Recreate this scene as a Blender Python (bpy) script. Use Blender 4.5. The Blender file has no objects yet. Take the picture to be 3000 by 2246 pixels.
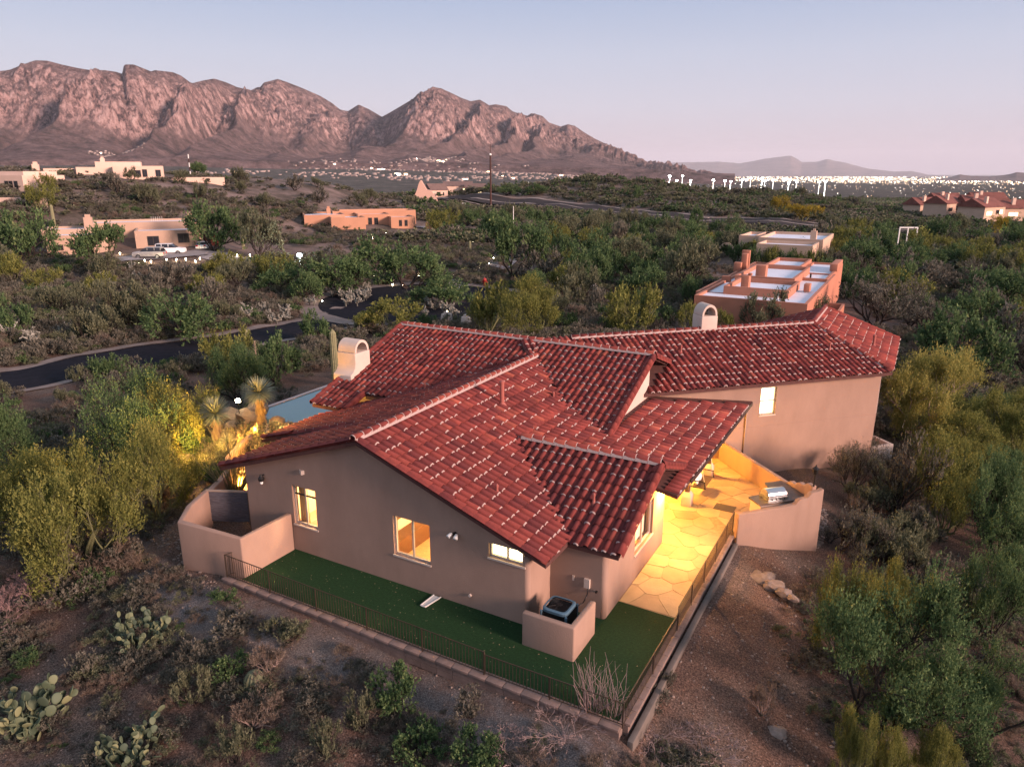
import bpy, bmesh, math, random
import numpy as np
from mathutils import Vector, Matrix
R = math.radians
rnd = random.Random(7)
rng = np.random.default_rng(7)
SC = bpy.context.scene
COL = SC.collection

# ------------------------------------------------------------------ camera
CAM_H = 13.0; YAW = R(29.2); PITCH = R(16.252); FPX = 2120.0
cam_d = bpy.data.cameras.new('camera'); cam = bpy.data.objects.new('camera', cam_d); COL.objects.link(cam)
cam.location = (0, 0, CAM_H); cam.rotation_euler = (R(90) - PITCH, 0, YAW)
cam_d.sensor_width = 36; cam_d.lens = 36 * FPX / 3000; cam_d.clip_start = 0.2; cam_d.clip_end = 120000
SC.camera = cam

# ------------------------------------------------------------------ world, sun, exposure
SUN_AZ = 124.0     # degrees clockwise from the camera's heading
SUN_EL = 15.0
w = bpy.data.worlds.new('World'); SC.world = w; w.use_nodes = True
nt = w.node_tree; nt.nodes.clear()
def N_(nt, t, **k):
    n = nt.nodes.new(t)
    for a, b in k.items(): setattr(n, a, b)
    return n
out = N_(nt, 'ShaderNodeOutputWorld')
sky = N_(nt, 'ShaderNodeTexSky', sky_type='NISHITA', sun_disc=False)
sky.sun_elevation = R(2.0); sky.air_density = 1.0; sky.dust_density = 0.6; sky.ozone_density = 1.6
# sun direction in world axes: heading of camera is YAW (counter-clockwise from +Y)
sun_dir_ang = YAW - R(SUN_AZ)                      # ccw from +Y
sdx, sdy = -math.sin(sun_dir_ang), math.cos(sun_dir_ang)
sky.sun_rotation = math.atan2(sdx, sdy)
bgs = N_(nt, 'ShaderNodeBackground'); bgs.inputs['Strength'].default_value = 0.12
nt.links.new(sky.outputs[0], bgs.inputs['Color'])
# dusk air glow: colour by height above the horizon only
tc = N_(nt, 'ShaderNodeTexCoord'); sp = N_(nt, 'ShaderNodeSeparateXYZ'); nt.links.new(tc.outputs['Generated'], sp.inputs[0])
rp = N_(nt, 'ShaderNodeValToRGB'); nt.links.new(sp.outputs['Z'], rp.inputs[0])
SKY = [(0.0, (0.395, 0.335, 0.385)), (0.03, (0.395, 0.35, 0.405)), (0.08, (0.39, 0.385, 0.46)), (0.14, (0.345, 0.37, 0.465)), (0.22, (0.235, 0.295, 0.43)), (0.45, (0.30, 0.37, 0.50)), (1.0, (0.36, 0.43, 0.54))]
cr = rp.color_ramp
while len(cr.elements) < len(SKY): cr.elements.new(0.5)
for e, (p, c) in zip(cr.elements, SKY): e.position = p; e.color = (*c, 1)
bgd = N_(nt, 'ShaderNodeBackground'); bgd.inputs['Strength'].default_value = 0.95
nt.links.new(rp.outputs[0], bgd.inputs['Color'])
mx = N_(nt, 'ShaderNodeMixShader'); mx.inputs[0].default_value = 0.85
nt.links.new(bgs.outputs[0], mx.inputs[1]); nt.links.new(bgd.outputs[0], mx.inputs[2]); nt.links.new(mx.outputs[0], out.inputs[0])
sl = bpy.data.lights.new('sun', 'SUN'); sun = bpy.data.objects.new('sun', sl); COL.objects.link(sun)
sl.energy = 4.4; sl.angle = R(13); sl.color = (1.0, 0.68, 0.57)
sun.rotation_euler = Vector((-sdx * math.cos(R(SUN_EL)), -sdy * math.cos(R(SUN_EL)), -math.sin(R(SUN_EL)))).to_track_quat('-Z', 'Y').to_euler()
SC.view_settings.view_transform = 'Standard'; SC.view_settings.look = 'None'
SC.view_settings.exposure = 0.95; SC.view_settings.gamma = 1.0; SC.view_settings.use_curve_mapping = False

# ------------------------------------------------------------------ helpers
def tag(o, label=None, cat=None, group=None, kind=None):
    if label: o['label'] = label
    if cat: o['category'] = cat
    if group: o['group'] = group
    if kind: o['kind'] = kind
    return o
def empty(name, loc, label=None, cat=None, group=None, rz=0.0):
    o = bpy.data.objects.new(name, None); COL.objects.link(o); o.location = loc; o.rotation_euler = (0, 0, rz); o.empty_display_size = 0.3
    return tag(o, label, cat, group)
def link(name, me, parent=None, keep=True):
    """keep=True: mesh is in world coordinates, cancel the parent's transform"""
    o = bpy.data.objects.new(name, me); COL.objects.link(o)
    if parent is not None:
        o.parent = parent
        if keep:
            m = parent_matrix(parent); o.matrix_parent_inverse = m.inverted()
    return o
def parent_matrix(p):
    m = Matrix.LocRotScale(p.location, p.rotation_euler, p.scale)
    if p.parent: m = parent_matrix(p.parent) @ p.matrix_parent_inverse @ m
    return m
class MB:
    """mesh builder: verts, faces, material index"""
    def __init__(s): s.v = []; s.f = []; s.m = []
    def add(s, vs, fs, mi=0):
        o = len(s.v); s.v += [tuple(map(float, q)) for q in vs]; s.f += [tuple(o + i for i in f) for f in fs]; s.m += [mi] * len(fs); return s
    def box(s, x0, x1, y0, y1, z0, z1, mi=0):
        return s.add([(x0,y0,z0),(x1,y0,z0),(x1,y1,z0),(x0,y1,z0),(x0,y0,z1),(x1,y0,z1),(x1,y1,z1),(x0,y1,z1)],
              [(0,3,2,1),(4,5,6,7),(0,1,5,4),(1,2,6,5),(2,3,7,6),(3,0,4,7)], mi)
    def prism(s, pts, z0, z1, mi=0):
        """pts: plan polygon ccw; z0/z1 numbers or per-point lists"""
        n = len(pts); a = z0 if hasattr(z0, '__len__') else [z0]*n; b = z1 if hasattr(z1, '__len__') else [z1]*n
        vs = [(p[0],p[1],a[i]) for i,p in enumerate(pts)] + [(p[0],p[1],b[i]) for i,p in enumerate(pts)]
        return s.add(vs, [tuple(range(n-1,-1,-1)), tuple(range(n,2*n))] + [(i,(i+1)%n,n+(i+1)%n,n+i) for i in range(n)], mi)
    def tube(s, p0, p1, r0, r1=None, n=6, mi=0, cap=True):
        r1 = r0 if r1 is None else r1
        p0 = Vector(p0); p1 = Vector(p1); d = (p1-p0)
        if d.length < 1e-6: return s
        d.normalize(); a = d.orthogonal().normalized(); b = d.cross(a)
        vs = []
        for p, r in ((p0,r0),(p1,r1)):
            for i in range(n):
                t = 2*math.pi*i/n; vs.append(p + a*math.cos(t)*r + b*math.sin(t)*r)
        fs = [(i,(i+1)%n,n+(i+1)%n,n+i) for i in range(n)]
        if cap: fs += [tuple(range(n-1,-1,-1)), tuple(range(n,2*n))]
        return s.add(vs, fs, mi)
    def lathe(s, c, prof, n=12, mi=0):
        vs = []; 
        for r, z in prof:
            for i in range(n):
                t = 2*math.pi*i/n; vs.append((c[0]+r*math.cos(t), c[1]+r*math.sin(t), c[2]+z))
        fs = []
        for k in range(len(prof)-1):
            for i in range(n): fs.append((k*n+i, k*n+(i+1)%n, (k+1)*n+(i+1)%n, (k+1)*n+i))
        fs += [tuple(range(n-1,-1,-1)), tuple((len(prof)-1)*n+i for i in range(n))]
        return s.add(vs, fs, mi)
    def xform(s, M, start=0):
        for i in range(start, len(s.v)): s.v[i] = tuple(M @ Vector(s.v[i]))
        return s
    def mesh(s, name, mats, smooth=False, bevel=0):
        me = bpy.data.meshes.new(name); me.from_pydata(s.v, [], s.f)
        for m in (mats if isinstance(mats, (list, tuple)) else [mats]): me.materials.append(m)
        me.polygons.foreach_set('material_index', s.m)
        if smooth: me.polygons.foreach_set('use_smooth', [True]*len(s.f))
        if bevel:
            bm = bmesh.new(); bm.from_mesh(me); bmesh.ops.remove_doubles(bm, verts=bm.verts, dist=1e-4)
            bmesh.ops.bevel(bm, geom=[e for e in bm.edges if len(e.link_faces) == 2 and e.calc_face_angle() > 0.6], offset=bevel, segments=3, profile=0.5, affect='EDGES')
            for f in bm.faces: f.smooth = True
            bm.to_mesh(me); bm.free()
            me.set_sharp_from_angle(angle=R(40))
        me.update(); return me
    def obj(s, name, mats, parent=None, smooth=False, bevel=0, label=None, cat=None, group=None, kind=None):
        return tag(link(name, s.mesh(name, mats, smooth, bevel), parent), label, cat, group, kind)
def np_mesh(name, V, F, mats, mi=None, attrs=None, smooth=False):
    """V (n,3), F (m,k) same-size faces"""
    V = np.asarray(V, np.float32); F = np.asarray(F, np.int32); m, k = F.shape
    me = bpy.data.meshes.new(name); me.vertices.add(len(V)); me.vertices.foreach_set('co', V.ravel())
    me.loops.add(m*k); me.loops.foreach_set('vertex_index', F.ravel())
    me.polygons.add(m); me.polygons.foreach_set('loop_start', np.arange(m, dtype=np.int32)*k)
    try: me.polygons.foreach_set('loop_total', np.full(m, k, np.int32))
    except Exception: pass
    for q in (mats if isinstance(mats, (list, tuple)) else [mats]): me.materials.append(q)
    if mi is not None: me.polygons.foreach_set('material_index', np.asarray(mi, np.int32))
    if smooth: me.polygons.foreach_set('use_smooth', np.ones(m, bool))
    for nm, (dom, typ, arr) in (attrs or {}).items():
        a = me.attributes.new(nm, typ, dom); a.data.foreach_set('value' if typ in ('FLOAT', 'INT') else ('vector' if typ == 'FLOAT_VECTOR' else 'color'), np.asarray(arr, np.float32 if typ != 'INT' else np.int32).ravel())
    me.update(); return me

# ---- numpy noise
_perm = rng.permutation(512).astype(np.int64); _perm = np.concatenate([_perm, _perm, _perm])
_grad = rng.normal(size=(512, 2)); _grad /= np.linalg.norm(_grad, axis=1)[:, None]
def pnoise(x, y):
    x = np.asarray(x, float); y = np.asarray(y, float)
    xi = np.floor(x).astype(np.int64); yi = np.floor(y).astype(np.int64); xf = x-xi; yf = y-yi
    u = xf*xf*xf*(xf*(xf*6-15)+10); v = yf*yf*yf*(yf*(yf*6-15)+10)
    def g(a, b, dx, dy):
        h = _perm[(_perm[a & 511] + b) & 511]; gg = _grad[h]; return gg[..., 0]*dx + gg[..., 1]*dy
    a = g(xi, yi, xf, yf); b = g(xi+1, yi, xf-1, yf); c = g(xi, yi+1, xf, yf-1); d = g(xi+1, yi+1, xf-1, yf-1)
    return ((a+(b-a)*u) + ((c+(d-c)*u)-(a+(b-a)*u))*v)*1.5
def fbm(x, y, o=5, l=2.0, g=0.5):
    s = 0; a = 1; t = 0
    for i in range(o): s = s + a*pnoise(x+i*17.3, y-i*9.1); t += a; a *= g; x = x*l; y = y*l
    return s/t
def ridged(x, y, o=5, l=2.0, g=0.5):
    s = 0; a = 1; t = 0
    for i in range(o): s = s + a*(1-2*np.abs(pnoise(x+i*13.7, y+i*5.3))); t += a; a *= g; x = x*l; y = y*l
    return s/t

# ---- materials
MAT = {}
def new_mat(name):
    m = bpy.data.materials.new(name); m.use_nodes = True; MAT[name] = m; nt = m.node_tree
    return m, nt, nt.nodes['Principled BSDF']
def mat(name, col, rough=0.8, var=0.0, scale=3.0, col2=None, bump=0.0, bscale=40.0, metal=0.0, emit=None, estr=0.0, spec=0.3, detail=6, attr=None, alpha=None, stretch=None):
    """noise-mottled principled material in object coordinates"""
    m, nt, b = new_mat(name)
    b.inputs['Roughness'].default_value = rough; b.inputs['Metallic'].default_value = metal; b.inputs['Specular IOR Level'].default_value = spec
    tcn = N_(nt, 'ShaderNodeTexCoord'); src = tcn.outputs['Object']
    if stretch:
        mp = N_(nt, 'ShaderNodeMapping'); mp.inputs['Scale'].default_value = stretch; nt.links.new(src, mp.inputs[0]); src = mp.outputs[0]
    cur = None
    if var or col2:
        nz = N_(nt, 'ShaderNodeTexNoise'); nz.inputs['Scale'].default_value = scale; nz.inputs['Detail'].default_value = detail; nz.inputs['Roughness'].default_value = 0.6
        nt.links.new(src, nz.inputs['Vector'])
        ramp = N_(nt, 'ShaderNodeValToRGB'); nt.links.new(nz.outputs[0], ramp.inputs[0])
        c2 = col2 or tuple(min(1, c*(1+var)) for c in col); c1 = col if col2 else tuple(c*(1-var) for c in col)
        ramp.color_ramp.elements[0].position = 0.33; ramp.color_ramp.elements[0].color = (*c1, 1)
        ramp.color_ramp.elements[1].position = 0.68; ramp.color_ramp.elements[1].color = (*c2, 1)
        cur = ramp.outputs[0]
    if attr:
        at_ = N_(nt, 'ShaderNodeAttribute', attribute_name=attr); r2 = N_(nt, 'ShaderNodeValToRGB'); nt.links.new(at_.outputs['Fac'], r2.inputs[0])
        cols = globals()['RAMPS'][name]
        while len(r2.color_ramp.elements) < len(cols): r2.color_ramp.elements.new(0.5)
        for e, (p, c) in zip(r2.color_ramp.elements, cols): e.position = p; e.color = (*c, 1)
        if cur is None: cur = r2.outputs[0]
        else:
            mm = N_(nt, 'ShaderNodeMix', data_type='RGBA', blend_type='MULTIPLY'); mm.inputs[0].default_value = 1.0
            nt.links.new(r2.outputs[0], mm.inputs[6]); nt.links.new(cur, mm.inputs[7]); cur = mm.outputs[2]
    if cur is None: b.inputs['Base Color'].default_value = (*col, 1)
    else: nt.links.new(cur, b.inputs['Base Color'])
    if bump:
        nb = N_(nt, 'ShaderNodeTexNoise'); nb.inputs['Scale'].default_value = bscale; nb.inputs['Detail'].default_value = 5; nt.links.new(src, nb.inputs['Vector'])
        bp = N_(nt, 'ShaderNodeBump'); bp.inputs['Strength'].default_value = bump; bp.inputs['Distance'].default_value = 0.02
        nt.links.new(nb.outputs[0], bp.inputs['Height']); nt.links.new(bp.outputs[0], b.inputs['Normal'])
    if emit: b.inputs['Emission Color'].default_value = (*emit, 1); b.inputs['Emission Strength'].default_value = estr
    return m
RAMPS = {}

# ---- rays from the camera, used only to find where on the real ground a thing stands
_fw = Vector((-math.sin(YAW)*math.cos(PITCH), math.cos(YAW)*math.cos(PITCH), -math.sin(PITCH)))
_rt = Vector((math.cos(YAW), math.sin(YAW), 0)); _up = _rt.cross(_fw)
def ray(u, v): return _fw + _rt*((u-1500)/FPX) + _up*((1123-v)/FPX)
def onz(u, v, z=0.0):
    d = ray(u, v); t = (z-CAM_H)/d.z; return Vector((d.x*t, d.y*t, z))
def azd(u, d):
    """point at horizontal distance d in picture column u (taken at the horizon)"""
    r = ray(u, 505); k = d/math.hypot(r.x, r.y); return (r.x*k, r.y*k)
# ------------------------------------------------------------------ terrain
# control points: (column, row, height) on the ground, and (column, distance, height) farther out
CTL = [(300,1060,-2.2),(0,1110,-2.2),(600,985,-2.3),(850,915,-2.5),(1150,860,-2.6),(1500,850,-2.6),(1400,960,-2.4),(1750,940,-2.4),(2000,930,-2.5),(2300,930,-2.6),
 (2700,1000,-4.0),(2990,1000,-5.0),(2980,1300,-3.8),(2760,1290,-1.9),(2900,1700,-2.6),(2600,1900,-1.9),(2560,1560,-1.5),(2300,2100,-1.3),(2950,2150,-2.6),(1900,2220,-0.9),(1850,2130,-0.35),
 (1200,2200,-0.95),(1100,2020,-0.55),(1430,2040,-0.35),(600,2200,-1.0),(700,1900,-0.5),(620,1750,-0.22),(100,2200,-1.3),(100,1750,-1.2),(450,1500,-0.4),(530,1650,-0.3),(560,1380,-0.3),(300,1270,-1.4),(640,1120,-2.2),(0,1350,-2.0),
 (500,890,-1.8),(100,850,-1.2),(1000,760,-1.2),(440,762,0.0),(250,800,0.0),(620,742,0.0),(0,720,0.6),(830,690,0.2),(1050,690,0.3),(1230,678,0.2),(1400,700,-1.0),(1800,720,-3.0),(2100,760,-3.0),(2300,722,-2.2),
 (2600,760,-4.0),(2950,840,-5.5),(1150,590,0.2),(1450,605,-0.6),(1900,652,-1.6),(2300,680,-2.6),(2950,705,-4.0),
 (2381,1606,-1.15),(2250,1580,-0.75),(2160,1562,-0.35),(2060,1700,-0.35),(1960,1920,-0.35),(2271,1385,-1.12),(2380,1376,-1.2),(2620,1420,-1.65),(2500,1480,-1.35)]
CTD = [(-600,60,-1.5),(-600,200,8),(-200,215,13),(100,215,13),(350,212,12.6),(560,222,12.2),(750,235,11.2),(950,245,9.8),(1080,250,6.5),
 (0,165,5.5),(350,158,3.5),(700,170,4.5),(950,190,4.0),(1120,210,1.5),(-100,320,4),(400,330,2),(900,340,2),(1200,300,0.5),
 (1250,350,0.5),(1450,330,3.5),(1600,360,7.5),(1750,370,8.6),(1900,370,7.2),(2020,350,3.5),(2150,330,2.0),(2380,340,2.5),(2600,340,-2),(3000,340,-6),(1700,300,0.8),(2400,250,-1.6),
 (1300,480,-3),(1900,520,-8),(2500,500,-9),(3100,420,-10),(3300,150,-6),(3600,60,-4),
 (-600,900,-12),(300,900,-12),(1000,900,-14),(1700,900,-16),(2300,900,-18),(3200,900,-16),
 (-600,2200,-5),(500,2200,-8),(1300,2200,-14),(2000,2200,-24),(3200,2200,-30),(-600,3200,45),(400,3200,40),(1100,3200,26),(1600,3000,8),(2100,3200,-35),(3200,3200,-38),
 (-600,8000,-50),(800,8000,-50),(2000,8000,-62),(3400,8000,-62),(500,40000,-150),(3400,40000,-150),(-1500,100,0),(4500,60,-4),(-1500,8000,-50),(4500,8000,-60)]
cp = []; cz = []
for u, v, z in CTL:
    p = onz(u, v, z); cp.append((p.x, p.y)); cz.append(z)
for u, d, z in CTD: cp.append(azd(u, d)); cz.append(z)
for x, y, z in [(0,0.5,-1.6),(-12,2,-1.5),(12,2,-2.0),(0,-15,-2),(-30,-10,-2),(30,-10,-3),(0,-60,-3),(0,-400,-5),(0,-8000,-60),(-400,-300,-5),(400,-300,-5),
                (-15,24,0),(-15,18,0),(-8,30,0),(-3,34,-0.6),(-26,22,-0.1),(-27,28,-0.1),(-33,26,-1.2),(-33.5,33,-2.0),(-20,34,-0.4),(-12,40,-0.8),(-4,48,-1.6),(2,41,-1.8),(-6.5,13.2,-0.3),(-15,13.3,-0.22),(-4.2,13.3,-0.4),(-3.9,20,-0.4)]:
    cp.append((x, y)); cz.append(z)
def _feat(x, y):
    d = np.hypot(x, y) + 3.0; a = np.arctan2(x*math.cos(YAW)+y*math.sin(YAW), -x*math.sin(YAW)+y*math.cos(YAW))
    return np.stack([np.sin(a)*1.6, np.cos(a)*1.6, np.log(d)*1.0], -1)
_A = _feat(np.array([p[0] for p in cp]), np.array([p[1] for p in cp])); _z = np.array(cz)
_D = np.linalg.norm(_A[:, None]-_A[None], axis=-1); _K = -_D - np.eye(len(_z))*0.004
_K = np.block([[_K, np.ones((len(_z), 1))], [np.ones((1, len(_z))), np.zeros((1, 1))]])
_w = np.linalg.solve(_K, np.append(_z, 0))
PAD = [(-20.6,16.5,-9,30.2),(-9.2,17.9,-6.7,30.2),(-18.3,14.2,-4.9,19),(-6.9,18,-4.9,26),(-31.4,25.5,-20,34)]
def inpad(x, y, g=0.0):
    m = np.zeros(np.shape(x), bool)
    for x0, y0, x1, y1 in PAD: m |= (x > x0+g) & (x < x1-g) & (y > y0+g) & (y < y1-g)
    wv = (x+y)*0.70711; nv = (x-y)*0.70711
    m |= (wv > 14) & (wv < 26.6) & (nv > -36) & (nv < -28.3)
    m |= (wv > 12) & (wv < 18.1) & (nv > -28.5) & (nv < -21.5)
    return m
def T(x, y, rough=True):
    x = np.asarray(x, float); y = np.asarray(y, float); sh = x.shape; x = x.ravel(); y = y.ravel()
    z = np.empty(len(x)); 
    for i in range(0, len(x), 20000):
        f = _feat(x[i:i+20000], y[i:i+20000]); z[i:i+20000] = -np.linalg.norm(f[:, None]-_A[None], axis=-1) @ _w[:-1] + _w[-1]
    d = np.hypot(x, y)
    if rough:
        z = z + fbm(x/7, y/7, 4)*np.clip(d/120, 0.05, 0.5)*np.where(d > 60, 1, .6) + np.clip((d-60)/200, 0, 1)*fbm(x/45, y/45, 4)*2.4*np.where(d > 700, .5, 1)
        z = z + np.clip((d-1500)/2500, 0, 1)*fbm(x/400, y/400, 3)*6
    m = inpad(x, y); z = np.where(m, np.minimum(z, -0.12), z)
    return z.reshape(sh)
def Tz(x, y): return float(T(np.array([x]), np.array([y]))[0])
def at(u, v):
    """where the sight line through (u, v) meets the ground"""
    d = ray(u, v); hd = math.hypot(d.x, d.y)
    ts = np.geomspace(6, 6000, 400)/hd; X = d.x*ts; Y = d.y*ts; Z = CAM_H + d.z*ts; g = Z - T(X, Y)
    i = int(np.argmax(g < 0)) if (g < 0).any() else len(ts)-1
    t0, t1 = ts[max(i-1, 0)], ts[i]
    for _ in range(12):
        t = (t0+t1)/2
        if CAM_H + d.z*t - Tz(d.x*t, d.y*t) < 0: t1 = t
        else: t0 = t
    t = (t0+t1)/2; return Vector((d.x*t, d.y*t, Tz(d.x*t, d.y*t)))

az = np.concatenate([np.arange(-180, -50, 3.0), np.arange(-50, 50, 0.22), np.arange(50, 180, 3.0)]); az = np.radians(az)
rr = np.concatenate([[0.01], np.geomspace(2.5, 60, 130), np.geomspace(62, 900, 170), np.geomspace(930, 60000, 90)])
RR, AZ = np.meshgrid(rr, az, indexing='ij')
GX = RR*(np.sin(AZ)*math.cos(YAW) - np.cos(AZ)*math.sin(YAW)); GY = RR*(np.sin(AZ)*math.sin(YAW) + np.cos(AZ)*math.cos(YAW))
GZ = T(GX, GY)
nr, na = RR.shape; idx = np.arange(nr*na).reshape(nr, na)
a = idx[:-1, :]; b = idx[1:, :]; Q = np.stack([a, b, np.roll(b, -1, 1), np.roll(a, -1, 1)], -1).reshape(-1, 4)
def ground_mat():
    m, nt, b = new_mat('desert_soil'); b.inputs['Roughness'].default_value = 0.95; b.inputs['Specular IOR Level'].default_value = 0.1
    geo = N_(nt, 'ShaderNodeNewGeometry'); L = nt.links.new
    def noise(s, d=6, r=0.6):
        n = N_(nt, 'ShaderNodeTexNoise'); n.inputs['Scale'].default_value = s; n.inputs['Detail'].default_value = d; n.inputs['Roughness'].default_value = r; L(geo.outputs['Position'], n.inputs['Vector']); return n.outputs[0]
    def ramp(x, els):
        r = N_(nt, 'ShaderNodeValToRGB'); L(x, r.inputs[0])
        while len(r.color_ramp.elements) < len(els): r.color_ramp.elements.new(0.5)
        for e, (p, c) in zip(r.color_ramp.elements, els): e.position = p; e.color = (*c, 1)
        return r.outputs[0]
    def mix(f, a, b_, bt='MIX'):
        n = N_(nt, 'ShaderNodeMix', data_type='RGBA', blend_type=bt)
        if isinstance(f, float): n.inputs[0].default_value = f
        else: L(f, n.inputs[0])
        L(a, n.inputs[6]); L(b_, n.inputs[7]); return n.outputs[2]
    soil = ramp(noise(0.35), [(0.3, (0.070, 0.050, 0.042)), (0.45, (0.135, 0.084, 0.064)), (0.58, (0.115, 0.088, 0.074)), (0.75, (0.21, 0.145, 0.112))])
    grit = ramp(noise(22, 4), [(0.35, (0.35, 0.33, 0.33)), (0.55, (1.0, 0.97, 0.95)), (0.72, (1.9, 1.8, 1.75))])
    c = mix(1.0, soil, grit, 'MULTIPLY')
    scrub = ramp(noise(0.11, 9, 0.72), [(0.34, (0.035, 0.036, 0.026)), (0.44, (0.085, 0.068, 0.054)), (0.55, (0.17, 0.125, 0.108)), (0.68, (0.26, 0.19, 0.165))])
    gp = N_(nt, 'ShaderNodeAttribute', attribute_name='gravel'); gr = ramp(noise(26, 5), [(0.32, (0.06, 0.051, 0.048)), (0.5, (0.125, 0.106, 0.100)), (0.7, (0.25, 0.215, 0.20))])
    gm_ = N_(nt, 'ShaderNodeMath', operation='MULTIPLY_ADD'); L(noise(2.2), gm_.inputs[0]); gm_.inputs[1].default_value = 2.4; gm_.inputs[2].default_value = -1.2; ga_ = N_(nt, 'ShaderNodeMath', operation='ADD', use_clamp=True); L(gp.outputs['Fac'], ga_.inputs[0]); L(gm_.outputs[0], ga_.inputs[1])
    gz_ = N_(nt, 'ShaderNodeMath', operation='MULTIPLY'); L(ga_.outputs[0], gz_.inputs[0]); gq_ = N_(nt, 'ShaderNodeMath', operation='MULTIPLY', use_clamp=True); L(gp.outputs['Fac'], gq_.inputs[0]); gq_.inputs[1].default_value = 3.0; L(gq_.outputs[0], gz_.inputs[1])
    c = mix(gz_.outputs[0], c, gr)
    far = N_(nt, 'ShaderNodeAttribute', attribute_name='far')
    c = mix(far.outputs['Fac'], c, scrub)
    city = ramp(noise(0.03, 10, 0.85), [(0.38, (0.02, 0.022, 0.017)), (0.50, (0.065, 0.058, 0.046)), (0.64, (0.17, 0.135, 0.115))])
    f2 = N_(nt, 'ShaderNodeAttribute', attribute_name='plain')
    c = mix(f2.outputs['Fac'], c, city)
    L(c, b.inputs['Base Color'])
    bp = N_(nt, 'ShaderNodeBump'); bp.inputs['Strength'].default_value = 0.9; bp.inputs['Distance'].default_value = 0.06
    L(noise(9, 9, 0.75), bp.inputs['Height']); L(bp.outputs[0], b.inputs['Normal'])
    return m
gm = ground_mat()
dd = np.hypot(GX, GY).ravel()
def seg_dist(X, Y, pts):
    best = np.full(X.shape, 1e9)
    for (x0, y0), (x1, y1) in zip(pts[:-1], pts[1:]):
        t = np.clip(((X-x0)*(x1-x0)+(Y-y0)*(y1-y0))/((x1-x0)**2+(y1-y0)**2), 0, 1); best = np.minimum(best, np.hypot(X-x0-(x1-x0)*t, Y-y0-(y1-y0)*t))
    return best
grav = 1-np.clip(seg_dist(GX.ravel(), GY.ravel(), [(-29,17.5),(-26,14.6),(-23,13.2),(-19,12.6),(-10,12.9),(-5.5,12.9)])/1.6, 0, 1)
me = np_mesh('desert_ground', np.stack([GX, GY, GZ], -1).reshape(-1, 3), Q, gm, smooth=True,
    attrs={'far': ('POINT', 'FLOAT', np.clip((dd-70)/90, 0, 1)*0.8), 'gravel': ('POINT', 'FLOAT', grav), 'plain': ('POINT', 'FLOAT', np.clip((dd-500)/500, 0, 1))})
tag(link('desert_ground', me), kind='structure', label='reddish brown desert ground with gravel and grit rolling off to the far plain')

# ------------------------------------------------------------------ mountains
SKYL = [(-900,230),(-500,190),(-200,205),(0,200),(20,198),(34,194),(78,176),(102,168),(136,169),(176,180),(224,191),(264,198),(305,198),(339,203),(357,209),(361,185),(366,181),(390,181),(420,193),(442,202),(453,198),(505,204),(529,214),(556,234),(563,237),(593,229),(627,223),(661,234),(695,249),(735,258),(752,249),(762,248),(772,235),(813,224),(840,233),(887,252),(938,275),(972,296),(996,316),(1019,321),(1050,301),(1077,313),(1119,338),(1152,319),(1206,286),(1240,265),(1270,248),(1294,253),(1328,269),(1352,281),(1379,291),(1406,286),(1433,303),(1453,300),(1484,306),(1501,321),(1531,331),(1552,335),(1569,329),(1589,335),(1609,355),(1643,367),(1664,360),(1684,365),(1714,386),(1742,403),(1789,426),(1826,442),(1860,457),(1894,478),(1945,490),(1985,500),(2030,512)]
def elev(u, v):
    r = ray(u, v); return math.atan2(r.x*math.cos(YAW)+r.y*math.sin(YAW), -r.x*math.sin(YAW)+r.y*math.cos(YAW)), r.z/math.hypot(r.x, r.y)
S = np.array([elev(u, v) for u, v in SKYL])
def rock_mat():
    m, nt, b = new_mat('mountain_rock'); b.inputs['Roughness'].default_value = 0.95; b.inputs['Specular IOR Level'].default_value = 0.05
    L = nt.links.new; geo = N_(nt, 'ShaderNodeNewGeometry')
    def noise(s, d, r, vec):
        n = N_(nt, 'ShaderNodeTexNoise'); n.inputs['Scale'].default_value = s; n.inputs['Detail'].default_value = d; n.inputs['Roughness'].default_value = r; L(vec, n.inputs['Vector']); return n.outputs[0]
    mp = N_(nt, 'ShaderNodeMapping'); mp.inputs['Scale'].default_value = (1, 1, 0.3); L(geo.outputs['Position'], mp.inputs[0])
    n1 = noise(0.034, 10, 0.78, mp.outputs[0]); n2 = noise(0.012, 9, 0.74, geo.outputs['Position'])
    def ramp(x, els):
        r = N_(nt, 'ShaderNodeValToRGB'); L(x, r.inputs[0])
        while len(r.color_ramp.elements) < len(els): r.color_ramp.elements.new(0.5)
        for e, (p, c) in zip(r.color_ramp.elements, els): e.position = p; e.color = (*c, 1)
        return r.outputs[0]
    rock = ramp(n1, [(0.42, (0.045, 0.034, 0.038)), (0.47, (0.24, 0.15, 0.14)), (0.54, (0.44, 0.285, 0.26)), (0.68, (0.62, 0.44, 0.40))])
    veg = ramp(n2, [(0.38, (0.065, 0.050, 0.047)), (0.5, (0.14, 0.094, 0.088)), (0.62, (0.23, 0.155, 0.145))])
    at_ = N_(nt, 'ShaderNodeAttribute', attribute_name='cliff')
    add = N_(nt, 'ShaderNodeMath', operation='ADD'); L(at_.outputs['Fac'], add.inputs[0])
    mm = N_(nt, 'ShaderNodeMath', operation='MULTIPLY_ADD'); L(n1, mm.inputs[0]); mm.inputs[1].default_value = 1.6; mm.inputs[2].default_value = -0.8; L(mm.outputs[0], add.inputs[1]); add.use_clamp = True
    mx_ = N_(nt, 'ShaderNodeMix', data_type='RGBA'); L(add.outputs[0], mx_.inputs[0]); L(veg, mx_.inputs[6]); L(rock, mx_.inputs[7])
    L(mx_.outputs[2], b.inputs['Base Color'])
    bp = N_(nt, 'ShaderNodeBump'); bp.inputs['Strength'].default_value = 1.0; bp.inputs['Distance'].default_value = 30.0; L(n1, bp.inputs['Height']); L(bp.outputs[0], b.inputs['Normal'])
    return m
MB_AZ = np.radians(np.linspace(-52, 16.5, 980)); NT = 330
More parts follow.
